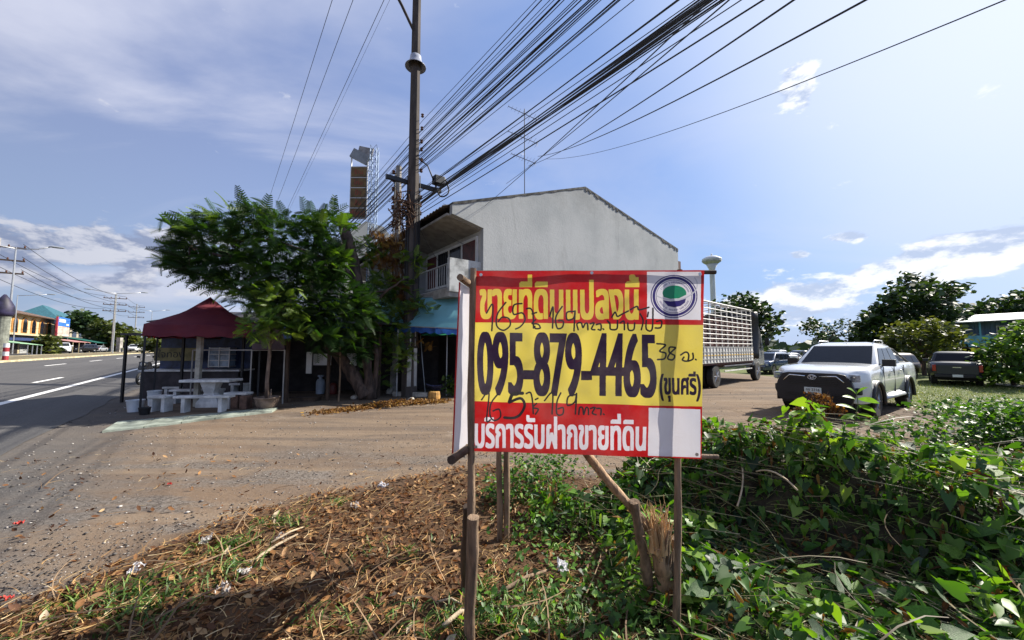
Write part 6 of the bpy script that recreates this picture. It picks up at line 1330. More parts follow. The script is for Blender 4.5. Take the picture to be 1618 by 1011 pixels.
m.add([(0, -2, hh * .8), (L5, -2, hh * .8), (L5, 1, hh), (0, 1, hh)], [(0, 1, 2, 3)]); o = m.build('canopy', mat('pink_canopy', (.45, .22, .20), .7, vary=.3, scale=.6), e5); md = o.modifiers.new('t', 'SOLIDIFY'); md.thickness = .06; m = MB(); [m.span((i * L5 / 3, -1.9, 0), (i * L5 / 3 + .08, -1.82, hh * .8)) for i in range(4)]; m.span((0, .9, 0), (L5, 1, hh)); m.build('canopy_post', CREAM, e5)
e6, L6, q0, q1 = across('market_canopy', 10, 35, 22, 'small green and white canopy at the far left across the road', 'stall'); hh = P(20, 538, (q0.y + q1.y) / 2).z - q0.z
m = MB(); m.add([(-3, -2, hh * .8), (L6, -2, hh * .7), (L6, 1, hh), (-3, 1, hh)], [(0, 1, 2, 3)]); o = m.build('canopy', mat('pale_green_canopy', (.25, .42, .25), .7, vary=.3, scale=.6), e6); md = o.modifiers.new('t', 'SOLIDIFY'); md.thickness = .06; m = MB(); [m.span((i * L6 / 3, -1.9, 0), (i * L6 / 3 + .08, -1.82, hh * .7)) for i in range(4)]; m.build('canopy_post', STEEL, e6)
e7, L7, q0, q1 = across('blue_kiosk', 180, 190, 22, 'small teal kiosk beside the double street lamp', 'kiosk'); m = MB(); m.span((0, 0, 0), (L7, 3, 2.9)); m.build('walls', TEAL, e7); m = MB(); m.span((-.3, -.5, 2.9), (L7 + .3, 3.2, 3.05)); m.build('roof', TRF, e7)
e8, L8, q0, q1 = across('far_shop', 232, 262, 30, 'low white and blue buildings far along the opposite side', 'building'); m = MB(); m.span((0, 0, 0), (L8, 8, 5.0)); m.build('walls', mat('far_white', (.5, .5, .5), .8, vary=.2), e8); m = MB(); m.span((-.5, -1.5, 3.0), (L8, -.003, 3.3)); m.build('awning', MATS['board_blue'], e8)
# cars across the road
def xroad(u, v, t_, kind, pm, off, label): p, s_ = rowpos(t_, u); car(kind, (p.x, p.y, float(road_z(t_)) + .015), RZF + R(off), pm, 'parked_car', label, 'car', group='vehicles across the road')
xroad(72, 558, 21.5, 'sedan', PAINTK, 180 + 20, 'black car facing the road beside the green bush'); xroad(101, 557, 20.5, 'pickup', PAINTW, 180 + 12, 'white pickup between the black car and the dark hatchback'); xroad(133, 556, 21, 'suv', PAINTK, 150, 'dark hatchback seen three-quarter across the road')
xroad(157, 556, 21, 'sedan', PAINTS, 170, 'silver car beside the small teal kiosk'); xroad(214, 558, 15.5, 'pickup', PAINTW, 180, 'white pickup driving on the far side of the road, nearest the gazebo')
# street lamps and far poles
def lamp(u_, vtop, t_, arms, label, z_arm=2.6):
    p, s_ = rowpos(t_, u_); h_ = P(u_, vtop, p.y).z - p.z; e = empty('street_lamp', p, math.atan2(-N.y, -N.x), label, 'street lamp', 'street lamps on the median')
    m = MB(); m.tube([(0, 0, 0), (0, 0, h_ * .5), (0, 0, h_)], [.10, .075, .05], 8); m.build('lamp_post', STEEL, e)
    for a in arms:
        m = MB(); m.tube([(0, 0, h_ - .1), (a * 1.2, 0, h_ + .05), (a * z_arm, 0, h_ + .35)], .045, 6); ar = m.build('lamp_arm', STEEL, e, smooth=True)
        m = MB(); m.lathe([(.02, -.5), (.14, -.3), (.17, 0), (.13, .35), (.03, .48)], 12, (0, 0, 0), Matrix.Translation((a * (z_arm + .4), 0, h_ + .38)) @ Matrix.Rotation(R(90), 4, 'Y') @ Matrix.Scale(.5, 4, Vector((1, 0, 0)))); m.build('lamp_head', GP, ar, smooth=True)
lamp(12, 391, 14.3, (1, -1), 'nearest and tallest double-armed street lamp at the left edge', 1.9); lamp(180, 463, 14.3, (1, -1), 'double-armed street lamp rising beside the far utility pole', 3.0); lamp(238, 491, 14.3, (1, -1), 'farthest small street lamp just left of the gazebo', 2.6); lamp(22, 466, 25, (1,), 'single-armed lamp over the orange shophouse', 3.0)
FPM = mat('far_pole', (.30, .29, .27), .9)
fps = []
for (u_, vt, t_, lb) in ((178, 465, 17.4, 'utility pole with three crossarms beside the double street lamp'), (213, 480, 19.5, 'farther utility pole with three crossarms'), (-16, 376, 17.4, 'utility pole cut by the left edge of the picture')):
    p, s_ = rowpos(t_, u_); h_ = P(u_, vt, p.y).z - p.z; e = empty('utility_pole', p, math.atan2(-N.y, -N.x), lb, 'utility pole', 'utility poles across the road'); fps.append((p, h_, t_, s_))
    m = MB(); m.tube([(0, 0, 0), (0, 0, h_)], [.16, .09], 8); m.build('pole_shaft', FPM, e)
    for k, f in enumerate((.93, .82, .71)):
        m = MB(); m.box((0, 0, h_ * f), (3.4, .12, .14)); ca_ = m.build('crossarm', DWOOD, e)
        for x_ in (-1.6, -.6, .6, 1.6): m = MB(); m.lathe([(.05, 0), (.08, .1), (.04, .22)], 8, (x_, 0, h_ * f + .07)); m.build('insulator', CERAM, ca_)
for k, f in enumerate((.95, .84, .73)):
    for dx_ in (-1.5, 1.5):
        pts = [Vector((p.x, p.y, p.z)) - N * dx_ + Vector((0, 0, h_ * f + .2)) for (p, h_, t_, s_) in (fps[2], fps[0], fps[1])]
        o = cable(sag(pts[0], pts[1], 1.1, 16)[:-1] + sag(pts[1], pts[2], .6, 8), .03, n=4); tag(o, 'thin wire sagging between the far utility poles at the left', 'power cable', 'wires between the far utility poles')
# domed bush-like lantern column and striped bollard at the left edge
p, s_ = rowpos(14.5, 2); e = empty('domed_column', p, 0, 'grey-green column with a dark purple domed top cut by the left edge', 'monument')
zt_ = P(10, 465, p.y).z - p.z; m = MB(); m.lathe([(.42, 0), (.42, zt_ * .62), (.48, zt_ * .66)], 16); m.build('column', mat('grey_green_stone', (.17, .18, .15), .9, vary=.3), e, smooth=False)
m = MB(); m.lathe([(.5, zt_ * .66), (.62, zt_ * .72), (.58, zt_ * .82), (.33, zt_ * .92), (.07, zt_)], 20); m.build('dome', mat('purple_dome', (.022, .018, .05), .6, vary=.6, scale=1.5), e, smooth=True)
p, s_ = rowpos(12.9, 12); e = empty('bollard', p, 0, 'red and white striped bollard on the end of the median at the left edge', 'bollard')
for i in range(4): m = MB(); m.lathe([(.16, i * .32 + .12), (.16, (i + 1) * .32 + .115)], 14); m.build('band', mat('bollard_red', (.28, .02, .03), .6) if i % 2 == 0 else PLW, e)
m = MB(); m.lathe([(.3, 0), (.3, .12)], 14); m.build('base', CONC, e)
p, s_ = rowpos(16.0, 190); e = empty('concrete_marker', p, 0, 'short pale concrete post on the median right of the double lamp', 'post'); m = MB(); m.box((0, 0, 1.5), (.8, .6, 3.0)); m.build('block', CONC, e, bevel=.03)
# no hut line is built behind the gazebo for extra shade

# ------------------------------------------------------------------ ground cover near the camera
fr_ = np.random.default_rng(21)
def in_view(x, y, m_=1.0): return (y > .9) & (np.abs(x) < y * 1.45 * m_ + .4)
STRAW = leafmat('straw', [(0, (.07, .035, .016)), (.5, (.28, .155, .055)), (.85, (.50, .33, .13)), (1, (.60, .48, .28))], .75, .15, (1.1, 1, .8))
DRYL = leafmat('dry_leaf', [(0, (.025, .009, .005)), (.40, (.13, .052, .016)), (.72, (.32, .16, .055)), (1, (.46, .33, .18))], .8, .2, (1.2, .9, .6))
# gravel on the lot
def pebbles(name, n, ylo, yhi, smin, smax, m_, seed, mask=None, kind='stuff'):
    r_ = np.random.default_rng(seed); y = ylo + (yhi - ylo) * r_.random(n) ** 1.6; x = (r_.random(n) * 2 - 1) * (y * 1.4 + .3); ok = in_view(x, y) & (litter_mask(x, y) < .5) & (N.x * x + N.y * y < 2.6)
    if mask is not None: ok &= mask(x, y, r_)
    x, y = x[ok], y[ok]; k = len(x); s_ = smin * (smax / smin) ** (r_.random(k) ** 2.2)
    tv = np.array([(0, 0, .55), (1, 0, 0), (.2, .9, 0), (-.8, .5, .05), (-.7, -.6, 0), (.4, -.9, .05), (0, 0, -.4)]); tf = np.array([(0, i, i % 5 + 1) for i in range(1, 6)] + [(6, i % 5 + 1, i) for i in range(1, 6)])
    v, f, a = scatter(tv, tf, np.stack([x, y, zg(x, y) + s_ * .25], -1), rotmats(r_.uniform(0, 6.28, k), r_.normal(0, .2, k), r_.normal(0, .2, k)), np.stack([s_, s_ * r_.uniform(.6, 1, k), s_ * r_.uniform(.5, .9, k)], -1), r_.random(k))
    return tag(np_mesh(name, v, f, m_, a), kind=kind)
PEB = leafmat('gravel_stone', [(0, (.05, .045, .042)), (.5, (.17, .15, .135)), (.85, (.30, .275, .25)), (1, (.55, .53, .5))], .9, 0)
band = lambda x, y, r_: r_.random(len(x)) < np.clip(.25 + 1.1 * (fbm(x * .5, y * 1.4, 3) + .25) * (y < 7.5), .12, 1)
pebbles('gravel', 34000, 1.6, 11, .005, .016, PEB, 31, band)
pebbles('gravel', 2200, 1.6, 16, .014, .032, PEB, 32)
near_edge = lambda x, y, r_: r_.random(len(x)) < np.clip(1.3 - 1.3 * np.abs(y - np.interp(x, _bx, _by) - .5), 0, 1) * (.55 + 1.3 * fbm(x * 1.5, y * 1.5, 2))
PEBD = leafmat('dark_gravel_stone', [(0, (.02, .018, .018)), (.6, (.08, .072, .068)), (1, (.26, .24, .22))], .9, 0)
pebbles('gravel', 60000, 1.8, 7.5, .006, .017, PEBD, 33, near_edge)
# leaf litter on the bank
def on_bank(n, seed, ylo=1.0, yhi=6.0, extra=None):
    r_ = np.random.default_rng(seed); y = ylo + (yhi - ylo) * r_.random(n) ** 1.3; x = (r_.random(n) * 2 - 1) * (y * 1.4 + .4); lm = litter_mask(x, y); ok = in_view(x, y) & (r_.random(n) < lm + .04 * (y < 6)) & (x < 3.4)
    if extra is not None: ok &= extra(x, y, r_)
    return x[ok], y[ok], r_
dv = np.array([(-1, 0, .1), (-.4, .42, .16), (.35, .36, .06), (1, 0, .22), (.35, -.36, .12), (-.4, -.42, .2), (0, 0, -.05)], float); df = np.array([(6, i, (i + 1) % 6) for i in range(6)])
not_green = lambda x, y, r_: (x < .6) | (r_.random(len(x)) < .5)
x, y, r_ = on_bank(30000, 41, extra=not_green); k = len(x); s_ = r_.uniform(.012, .040, k)
v, f, a = scatter(dv, df, np.stack([x, y, zg(x, y) + r_.uniform(0, .035, k)], -1), rotmats(r_.uniform(0, 6.28, k), r_.normal(0, .45, k), r_.normal(0, .5, k)), s_, np.clip(r_.beta(1.6, 2.2, k), 0, 1))
tag(np_mesh('fallen_leaves', v, f, DRYL, a), kind='stuff')
def strands(name, x, y, z0, r_, len_, m_, w_=.0022, rise=.04, tint=None, dirf=None, kind='stuff', droop=0):
    """thin curved strips lying on or rising from the ground"""
    k = len(x); L_ = r_.uniform(*len_, k); a0 = r_.uniform(0, 2 * math.pi, k) if dirf is None else dirf + r_.normal(0, .6, k); cv = r_.normal(0, 1.2, k); S_ = 5
    pts = np.zeros((k, S_ + 1, 3)); pts[:, 0] = np.stack([x, y, z0], -1); el = r_.normal(rise, .25, k)
    for i in range(S_):
        an = a0 + cv * i / S_; e_ = el - droop * i / S_ * (1 if droop else 0) - (el * 1.6 * i / S_ if not droop else 0); st_ = L_ / S_
        pts[:, i + 1] = pts[:, i] + np.stack([np.cos(an) * st_ * np.cos(e_), np.sin(an) * st_ * np.cos(e_), np.sin(e_) * st_], -1)
    sd_ = np.stack([-np.sin(a0), np.cos(a0), np.full(k, .5)], -1); ww = (w_ * r_.uniform(.6, 1.6, k))[:, None, None] * np.linspace(1, .35, S_ + 1)[None, :, None]
    A = pts + sd_[:, None] * ww; B = pts - sd_[:, None] * ww; V_ = np.stack([A, B], 2).reshape(k, -1, 3); base_ = np.array([(2 * i, 2 * i + 2, 2 * i + 3, 2 * i + 1) for i in range(S_)])
    F_ = (base_[None] + (np.arange(k) * V_.shape[1])[:, None, None]).reshape(-1, 4); t_ = r_.random(k) if tint is None else tint
    o = np_mesh(name, V_.reshape(-1, 3), F_, m_, np.repeat(t_, V_.shape[1]))
    if kind: tag(o, kind=kind)
    return o
x, y, r_ = on_bank(22000, 42, extra=not_green); strands('dry_straw', x, y, zg(x, y) + r_.uniform(.01, .05, len(x)), r_, (.04, .22), STRAW, .0018, .08)
x, y, r_ = on_bank(700, 43, 1.2, 5.2); strands('twigs', x, y, zg(x, y) + r_.uniform(.01, .06, len(x)), r_, (.2, .7), leafmat('twig_brown', [(0, (.07, .04, .022)), (1, (.28, .19, .11))], .85, 0), .0045, .08)
# larger dry leaves one can pick apart, each its own piece of the litter
LT = tag(empty('leaf_litter', (0, 0, 0)), 'brown dry leaves strewn over the bank in front of the gravel lot', 'leaf litter'); protos = []
for i, cl in enumerate(((.30, .17, .08), (.20, .09, .035), (.44, .35, .24), (.13, .06, .03))):
    mm = mat('curled_leaf_%s' % 'tan rust pale umber'.split()[i], cl, .8, vary=.35, scale=30, trans=.15); m = MB(); n_ = 7; L_ = 1.0
    for j in range(n_): pass
    rows = [(-1 + 2 * j / 6, (.46 * math.sin(math.pi * (j + .15) / 6.3)) if 0 < j < 6 else .02) for j in range(7)]
    m.add([(px_, s_ * w_, .18 * px_ * px_ + abs(s_) * w_ * .5 * (1 + .4 * math.sin(px_ * 5 + i))) for px_, w_ in rows for s_ in (-1, 0, 1)], [(3 * j + q, 3 * j + q + 1, 3 * j + q + 4, 3 * j + q + 3) for j in range(6) for q in (0, 1)])
    o = m.build('leaf', mm, LT, smooth=True); protos.append(o)
x, y, r_ = on_bank(900, 44, 1.3, 4.6, not_green); x, y = x[:230], y[:230]
for i in range(len(x)):
    src = protos[i % 4]; o = src if i < 4 else src.copy()
    if i >= 4: COL.objects.link(o); o.parent = LT
    o.location = (x[i], y[i], GZ(x[i], y[i]) + .03); o.rotation_euler = (r_.normal(0, .35), r_.normal(0, .35), r_.uniform(0, 6.28)); s_ = r_.uniform(.030, .055); o.scale = (s_, s_ * r_.uniform(.6, 1.1), s_)
# small green weeds in the litter
GRSS = leafmat('weed_blade', [(0, (.03, .07, .012)), (.5, (.07, .16, .025)), (1, (.20, .30, .06))], .5, .35)
pts_ = []
for (u_, v_, n_, sp_) in ((355, 868, 60, .12), (205, 965, 60, .2), (245, 940, 60, .14), (130, 960, 40, .2), (430, 830, 20, .1), (465, 830, 20, .08), (530, 795, 14, .1), (620, 870, 20, .2), (820, 960, 90, .22), (900, 985, 100, .25), (780, 990, 60, .12), (360, 905, 30, .1), (690, 990, 40, .15), (560, 990, 25, .15)):
    q = G(u_, v_); pts_ += [(q.x + r_.normal(0, sp_), q.y + r_.normal(0, sp_ * .7)) for _ in range(n_)]
pts_ = np.array(pts_); pts_ = np.repeat(pts_, 3, 0) + r_.normal(0, .012, (len(pts_) * 3, 2)); x, y = pts_[:, 0], pts_[:, 1]
strands('green_weeds', x, y, zg(x, y), r_, (.05, .15), GRSS, .0045, .95, droop=1.1)
# grass: strip beyond the heap on the right and round the lot's edge
n_ = 46000; y = 5.5 + 17 * r_.random(n_) ** 1.25; x = r_.uniform(4, 30, n_); gm_ = (x + 1.3 * fbm(x * .6, y * .6, 3) * 2 - .42 * y > 6.9) & in_view(x, y); x, y = x[gm_], y[gm_]
strands('grass', x, y, zg(x, y), r_, (.06, .20), leafmat('grass_blade', [(0, (.05, .085, .02)), (.6, (.12, .17, .04)), (1, (.30, .29, .12))], .55, .35), .006, .9, droop=1.0)

# ------------------------------------------------------------------ heap of cut vines
heap = tag(empty('vine_heap', (1.8, 3.9, 0)), 'big heap of cut leafy vines sprawling behind and right of the sign', 'vine heap')
HL = Vector((1.8, 3.9, 0))
gx_ = np.linspace(-.1, 9, 150); gy_ = np.linspace(1.2, 6.6, 110); XX, YY = np.meshgrid(gx_, gy_); HH = H(XX, YY); ZZ = zg(XX, YY) + HH * .80 - .02 - .05 * (HH < .04) + .03 * fbm(XX * 6, YY * 6, 3) * (HH > .05)
ix = np.arange(XX.size).reshape(XX.shape); f_ = np.stack([ix[:-1, :-1], ix[:-1, 1:], ix[1:, 1:], ix[1:, :-1]], -1).reshape(-1, 4)
core = np_mesh('brush_core', np.stack([XX - HL.x, YY - HL.y, ZZ], -1).reshape(-1, 3), f_, mat('brush_soil', (.035, .028, .016), .95, vary=.6, scale=9, bump=.9, bscale=30), parent=heap, smooth=True); core['kind'] = 'stuff'  # dark soil and brush; its colour also carries the shade between leaves
# heart-shaped leaf, folded along the midrib
lv = np.array([(-.10, 0, 0), (-.32, .26, .06), (-.12, .50, .10), (.28, .42, .06), (.72, .16, -.02), (1.0, 0, -.10), (.72, -.16, -.02), (.28, -.42, .06), (-.12, -.50, .10), (-.32, -.26, .06), (.35, 0, -.03)], float)
lf_ = np.array([(10, i, i + 1) for i in range(0, 9)] + [(10, 9, 0)])
VINE = leafmat('vine_leaf', [(0, (.008, .024, .007)), (.35, (.028, .078, .014)), (.62, (.065, .16, .022)), (.82, (.13, .26, .032)), (1, (.20, .30, .045))], .48, .38, (1.5, 1.6, .35))
def vine_pos(n, seed, xr=(.05, 8.5), yr=(1.3, 6.4), hmin=.03):
    r_ = np.random.default_rng(seed); y = yr[0] + (yr[1] - yr[0]) * r_.random(n); x = xr[0] + (xr[1] - xr[0]) * r_.random(n) ** 1.5; hh = H(x, y); ok = in_view(x, y) & (hh > hmin) & (r_.random(n) < np.clip(.35 + hh * 2.2, 0, 1)); return x[ok], y[ok], hh[ok], r_
lance = lv * np.array([1.25, .55, 1.0]) + np.array([0, 0, 1.0]) * (np.abs(lv[:, 1:2]) * .25)
def leaves(name, n, seed, smin, smax, lift, m_, par, hmin=.03, tb=(1.9, 2.6), xr=(.05, 8.5), pz=.5, tpl=None):
    x, y, hh, r_ = vine_pos(n, seed, xr=xr, hmin=hmin); k = len(x); e_ = .04
    gxx = (H(x + e_, y) - H(x - e_, y)) / (2 * e_); gyy = (H(x, y + e_) - H(x, y - e_)) / (2 * e_); cl = fbm(x * 2.3, y * 2.3, 3)
    z = zg(x, y) + hh * r_.uniform(.72, 1.0, k) + r_.uniform(0, lift, k) * (.6 + 1.2 * np.clip(cl + .3, 0, 1))
    yaw = np.arctan2(-gyy, -gxx) + r_.normal(0, 1.0, k); pit = np.clip(np.hypot(gxx, gyy) * .55, 0, .9) + r_.normal(.15, pz, k)
    tn = np.clip(r_.beta(*tb, k) + .35 * cl, 0, 1)
    v, f, a = scatter(lv if tpl is None else tpl, lf_, np.stack([x - HL.x, y - HL.y, z], -1), rotmats(yaw, pit, r_.normal(0, .5, k)), np.stack([r_.uniform(smin, smax, k)] * 3, -1) * np.stack([np.ones(k), r_.uniform(.7, 1.05, k), np.ones(k)], -1), tn)
    o = np_mesh(name, v, f, m_, a, parent=par); o['kind'] = 'stuff'; return o
leaves('foliage', 14000, 51, .038, .085, .15, VINE, heap, tb=(1.5, 1.5))
leaves('foliage', 13000, 57, .038, .085, .18, VINE, heap, tb=(1.6, 1.4), tpl=lance, pz=.7)
leaves('foliage', 12000, 52, .055, .115, .20, VINE, heap, .12, (2.0, 1.3))
leaves('withered_foliage', 7000, 58, .03, .07, .15, BRL, heap, .04, (1.6, 2.2), (.05, 8.5), .8, lance)
leaves('low_foliage', 15000, 53, .016, .034, .08, VINE, heap, .02, (1.8, 2.2), (.2, 5))
# larger leaves one can pick apart
bigm = []
for nm_, cl in (('deep', (.022, .065, .014)), ('mid', (.05, .13, .022)), ('bright', (.13, .25, .03)), ('grey', (.06, .11, .055))): bigm.append(mat('broad_leaf_' + nm_, cl, .52, vary=.3, scale=14, bump=.25, trans=.32 if nm_ != 'bright' else .45))
protos = []
for mm in bigm:
    m = MB(); m.add([tuple(p) for p in lv], [tuple(f) for f in lf_]); o = m.build('leaf', mm, heap, smooth=True); protos.append(o)
x, y, hh, r_ = vine_pos(5200, 54, (.35, 5.5), (1.35, 5.0), .06); pr_ = np.argsort(y + r_.uniform(0, 2.0, len(y)))[:290]
for i, j in enumerate(pr_):
    src = protos[int(r_.choice(4, p=[.35, .32, .18, .15]))] if i >= 4 else protos[i]; o = src if i < 4 else src.copy()
    if i >= 4: COL.objects.link(o); o.parent = heap
    s_ = r_.uniform(.07, .13); o.location = (x[j] - HL.x, y[j] - HL.y, GZ(x[j], y[j]) + hh[j] + r_.uniform(.05, .17)); o.rotation_euler = (r_.normal(0, .5), r_.normal(.35, .45), r_.uniform(0, 6.28)); o.scale = (s_, s_ * r_.uniform(.75, 1.0), s_)
# vine stems and bare stalks through the heap
x, y, hh, r_ = vine_pos(4200, 55, (.2, 7.0), (1.3, 5.6), .05); x, y, hh = x[:800], y[:800], hh[:800]
o = strands('vine_stems', x - HL.x, y - HL.y, zg(x, y) + hh + .05, r_, (.25, .9), leafmat('vine_stem', [(0, (.05, .035, .02)), (.6, (.12, .09, .05)), (.85, (.32, .27, .16)), (1, (.10, .15, .04))], .6, .1), .0032, .12); o.parent = heap; o['kind'] = 'stuff'
x, y, hh, r_ = vine_pos(9000, 56, (.2, 4.5), (1.3, 3.6), .02); x, y, hh = x[:5200], y[:5200], hh[:5200]
o = strands('grassy_stalks', x - HL.x, y - HL.y, zg(x, y) + hh * .9, r_, (.08, .28), leafmat('stalk', [(0, (.05, .09, .02)), (.5, (.14, .18, .05)), (1, (.42, .38, .18))], .6, .2), .0022, .45, dirf=np.full(len(x), -.7), droop=.9); o.parent = heap; o['kind'] = 'stuff'
x, y, hh, r_ = vine_pos(6000, 59, (.5, 6.0), (1.35, 4.6), .04); x, y, hh = x[:420], y[:420], hh[:420]; k = len(x)   # straight cut stems slanting towards the camera's right
L_ = r_.uniform(.18, .60, k); a_ = r_.normal(-.75, .28, k); e_ = r_.normal(-.05, .14, k); p0 = np.stack([x - HL.x, y - HL.y, zg(x, y) + hh + r_.uniform(.04, .13, k)], -1); dn = np.stack([np.cos(a_) * np.cos(e_), np.sin(a_) * np.cos(e_), np.sin(e_)], -1)
p1 = p0 + dn * L_[:, None]; sdv = np.stack([-np.sin(a_), np.cos(a_), np.zeros(k)], -1) * r_.uniform(.0018, .0038, k)[:, None]; upv = np.array([0, 0, 1]) * np.linalg.norm(sdv, axis=1)[:, None]
V_ = np.stack([p0 + sdv, p0 - sdv, p0 + upv * 1.6, p1 + sdv * .5, p1 - sdv * .5, p1 + upv * .8], 1); F_ = (np.array([(0, 3, 5, 2), (2, 5, 4, 1), (1, 4, 3, 0)])[None] + (np.arange(k) * 6)[:, None, None]).reshape(-1, 4)
o = np_mesh('cut_stems', V_.reshape(-1, 3), F_, leafmat('cut_stem', [(0, (.10, .07, .035)), (.5, (.26, .22, .11)), (1, (.50, .46, .30))], .6, 0), np.repeat(r_.random(k), 6), heap); o['kind'] = 'stuff'
# scattered low growth between the sign and the heap, and trailing weeds right of the lot
def patch(name, x, y, zz, r_, smin, smax, m_, tb=(2, 2), tag_=True, pz=.5):
    k = len(x); v, f, a = scatter(lv, lf_, np.stack([x, y, zz], -1), rotmats(r_.uniform(0, 6.28, k), r_.normal(.15, pz, k), r_.normal(0, .5, k)), np.stack([r_.uniform(smin, smax, k)] * 3, -1), r_.beta(*tb, k)); o = np_mesh(name, v, f, m_, a)
    if tag_: tag(o, kind='stuff')
    return o
xs_, ys_, zs_ = [], [], []
for (u_, v_, n_, sp_, hh_) in ((790, 800, 260, .12, .35), (830, 790, 500, .16, .45), (870, 770, 500, .2, .42), (850, 850, 200, .16, .20), (890, 880, 110, .2, .12), (960, 830, 300, .2, .25), (940, 960, 260, .28, .12), (1010, 985, 260, .2, .12), (850, 985, 110, .2, .10), (770, 975, 60, .1, .12), (1090, 880, 400, .16, .22)):
    q = G(u_, v_); xs_ += list(q.x + r_.normal(0, sp_, n_)); ys_ += list(q.y + r_.normal(0, sp_, n_)); zs_ += list(hh_ * r_.random(n_) ** .8)
xs_, ys_, zs_ = map(np.array, (xs_, ys_, zs_)); patch('low_creeper', xs_, ys_, zg(xs_, ys_) + zs_ * .9 + .01, r_, .018, .045, VINE, (2.3, 2.0))
# weeds on the grass at right
cx_ = []
for (u_, v_, n_, sx_, h_) in ((1505, 655, 330, .5, .25), (1590, 648, 420, .7, .32), (1420, 672, 200, .5, .14), (1560, 690, 500, .5, .35), (1475, 700, 350, .5, .22), (1610, 715, 1500, .45, .75)):
    q = G(u_, v_); cx_.append(np.stack([q.x + r_.normal(0, sx_, n_), q.y + r_.normal(0, sx_ * .6, n_), h_ * r_.random(n_)], -1))
cx_ = np.concatenate(cx_); patch('grass_weeds', cx_[:, 0], cx_[:, 1], zg(cx_[:, 0], cx_[:, 1]) + cx_[:, 2], r_, .04, .09, VINE, (1.8, 2.6))
# brown dead weeds standing in front of the white pickup, and the bright sapling beside them
dd = empty('dead_weeds', G(1290, 668) + Vector((0, -.1, 0)), 0, 'clump of brown withered weeds standing in front of the white pickup bumper', 'plant'); k = 620
bx_ = np.concatenate([r_.normal(-.30, .08, k // 3), r_.normal(.0, .10, k // 3), r_.normal(.28, .13, k - 2 * (k // 3))]); hz = .44 * r_.random(k) ** .9; bx_ = bx_ * (1.25 - .9 * hz); hz *= np.where(np.abs(bx_ + .3) < .16, .62, np.where(np.abs(bx_ - .02) < .14, 1.0, .5)); 
v, f, a = scatter(lv, lf_, np.stack([bx_ * (1 - .5 * hz), r_.normal(0, .14, k), hz + .22], -1), rotmats(r_.uniform(0, 6.28, k), r_.normal(.9, .5, k), r_.normal(0, .7, k)), np.stack([r_.uniform(.03, .07, k)] * 3, -1), r_.beta(1.6, 2, k)); o = np_mesh('withered_leaves', v, f, BRL, a, dd); o['kind'] = 'stuff'
m = MB(); [m.tube([(random.uniform(-.4, .4), random.uniform(-.1, .1), .0), (random.uniform(-.35, .35), 0, .3), (random.uniform(-.3, .3), 0, random.uniform(.45, .72))], .007, 4) for _ in range(22)]; m.build('stem', MATS['dry_creeper'], dd)
sg_ = empty('sapling', G(1352, 690), 0, 'young plant with broad bright green leaves in front of the pickup wheel', 'plant'); base_ = sg_.location
def SP(u, v): return P(u, v, base_.y) - base_
BRT = mat('bright_leaf', (.16, .32, .025), .35, vary=.15, scale=12, bump=.2, trans=.45)
m = MB(); m.tube([(0, 0, 0), SP(1350, 665), SP(1356, 640), SP(1353, 618)], .006, 5); m.build('stem', mat('green_stem', (.10, .18, .04), .6), sg_)
for (u0, v0_, u1, v1_, wd) in ((1352, 622, 1340, 613, .05), (1354, 622, 1366, 612, .05), (1353, 632, 1334, 625, .055), (1355, 630, 1382, 634, .065), (1355, 645, 1372, 643, .05), (1353, 648, 1326, 638, .055), (1352, 655, 1330, 660, .05), (1354, 654, 1374, 657, .05), (1351, 664, 1338, 658, .04), (1356, 640, 1378, 648, .05)):
    a, b_ = SP(u0, v0_), SP(u1, v1_); d_ = b_ - a; L_ = d_.length; yaw = math.atan2(d_.y - .02, d_.x); pit = -math.asin(max(-1, min(1, d_.z / L_))); m = MB(); rows = [(j / 6, wd * math.sin(math.pi * (j + .25) / 6.5) if 0 < j < 6 else .002) for j in range(7)]
    m.add([(px_ * L_ * 1.15, s_ * w_, abs(s_) * w_ * .35 - .25 * L_ * px_ ** 2 + .12 * L_ * px_) for px_, w_ in rows for s_ in (-1, 0, 1)], [(3 * j + q, 3 * j + q + 1, 3 * j + q + 4, 3 * j + q + 3) for j in range(6) for q in (0, 1)])
    o = m.build('leaf', BRT, sg_, smooth=True); o.location = a; o.rotation_euler = (r_.uniform(-.9, -.3), pit, yaw)
# dead-leaf pile at the foot of the poles
n_ = 2600; f2 = r_.random(n_); uu = 510 + 195 * f2; px_ = []
A_, B_, C_ = G(505, 652), G(620, 640), G(700, 634); t_ = f2[:, None]; A_, B_, C_ = [np.array(q)[None] for q in (A_, B_, C_)]
pp = np.where(t_ < .55, A_ + (B_ - A_) * t_ / .55, B_ + (C_ - B_) * (t_ - .55) / .45); x = pp[:, 0] + r_.normal(0, .18, n_); y = pp[:, 1] + r_.normal(0, .22, n_); k = n_
v, f, a = scatter(dv, df, np.stack([x, y, zg(x, y) + .12 * r_.random(k) * np.exp(-((f2 - .6) / .3) ** 2)], -1), rotmats(r_.uniform(0, 6.28, k), r_.normal(0, .6, k), r_.normal(0, .6, k)), r_.uniform(.03, .07, k), r_.beta(2, 1.6, k)); tag(np_mesh('fallen_leaves', v, f, BRL, a), kind='stuff')

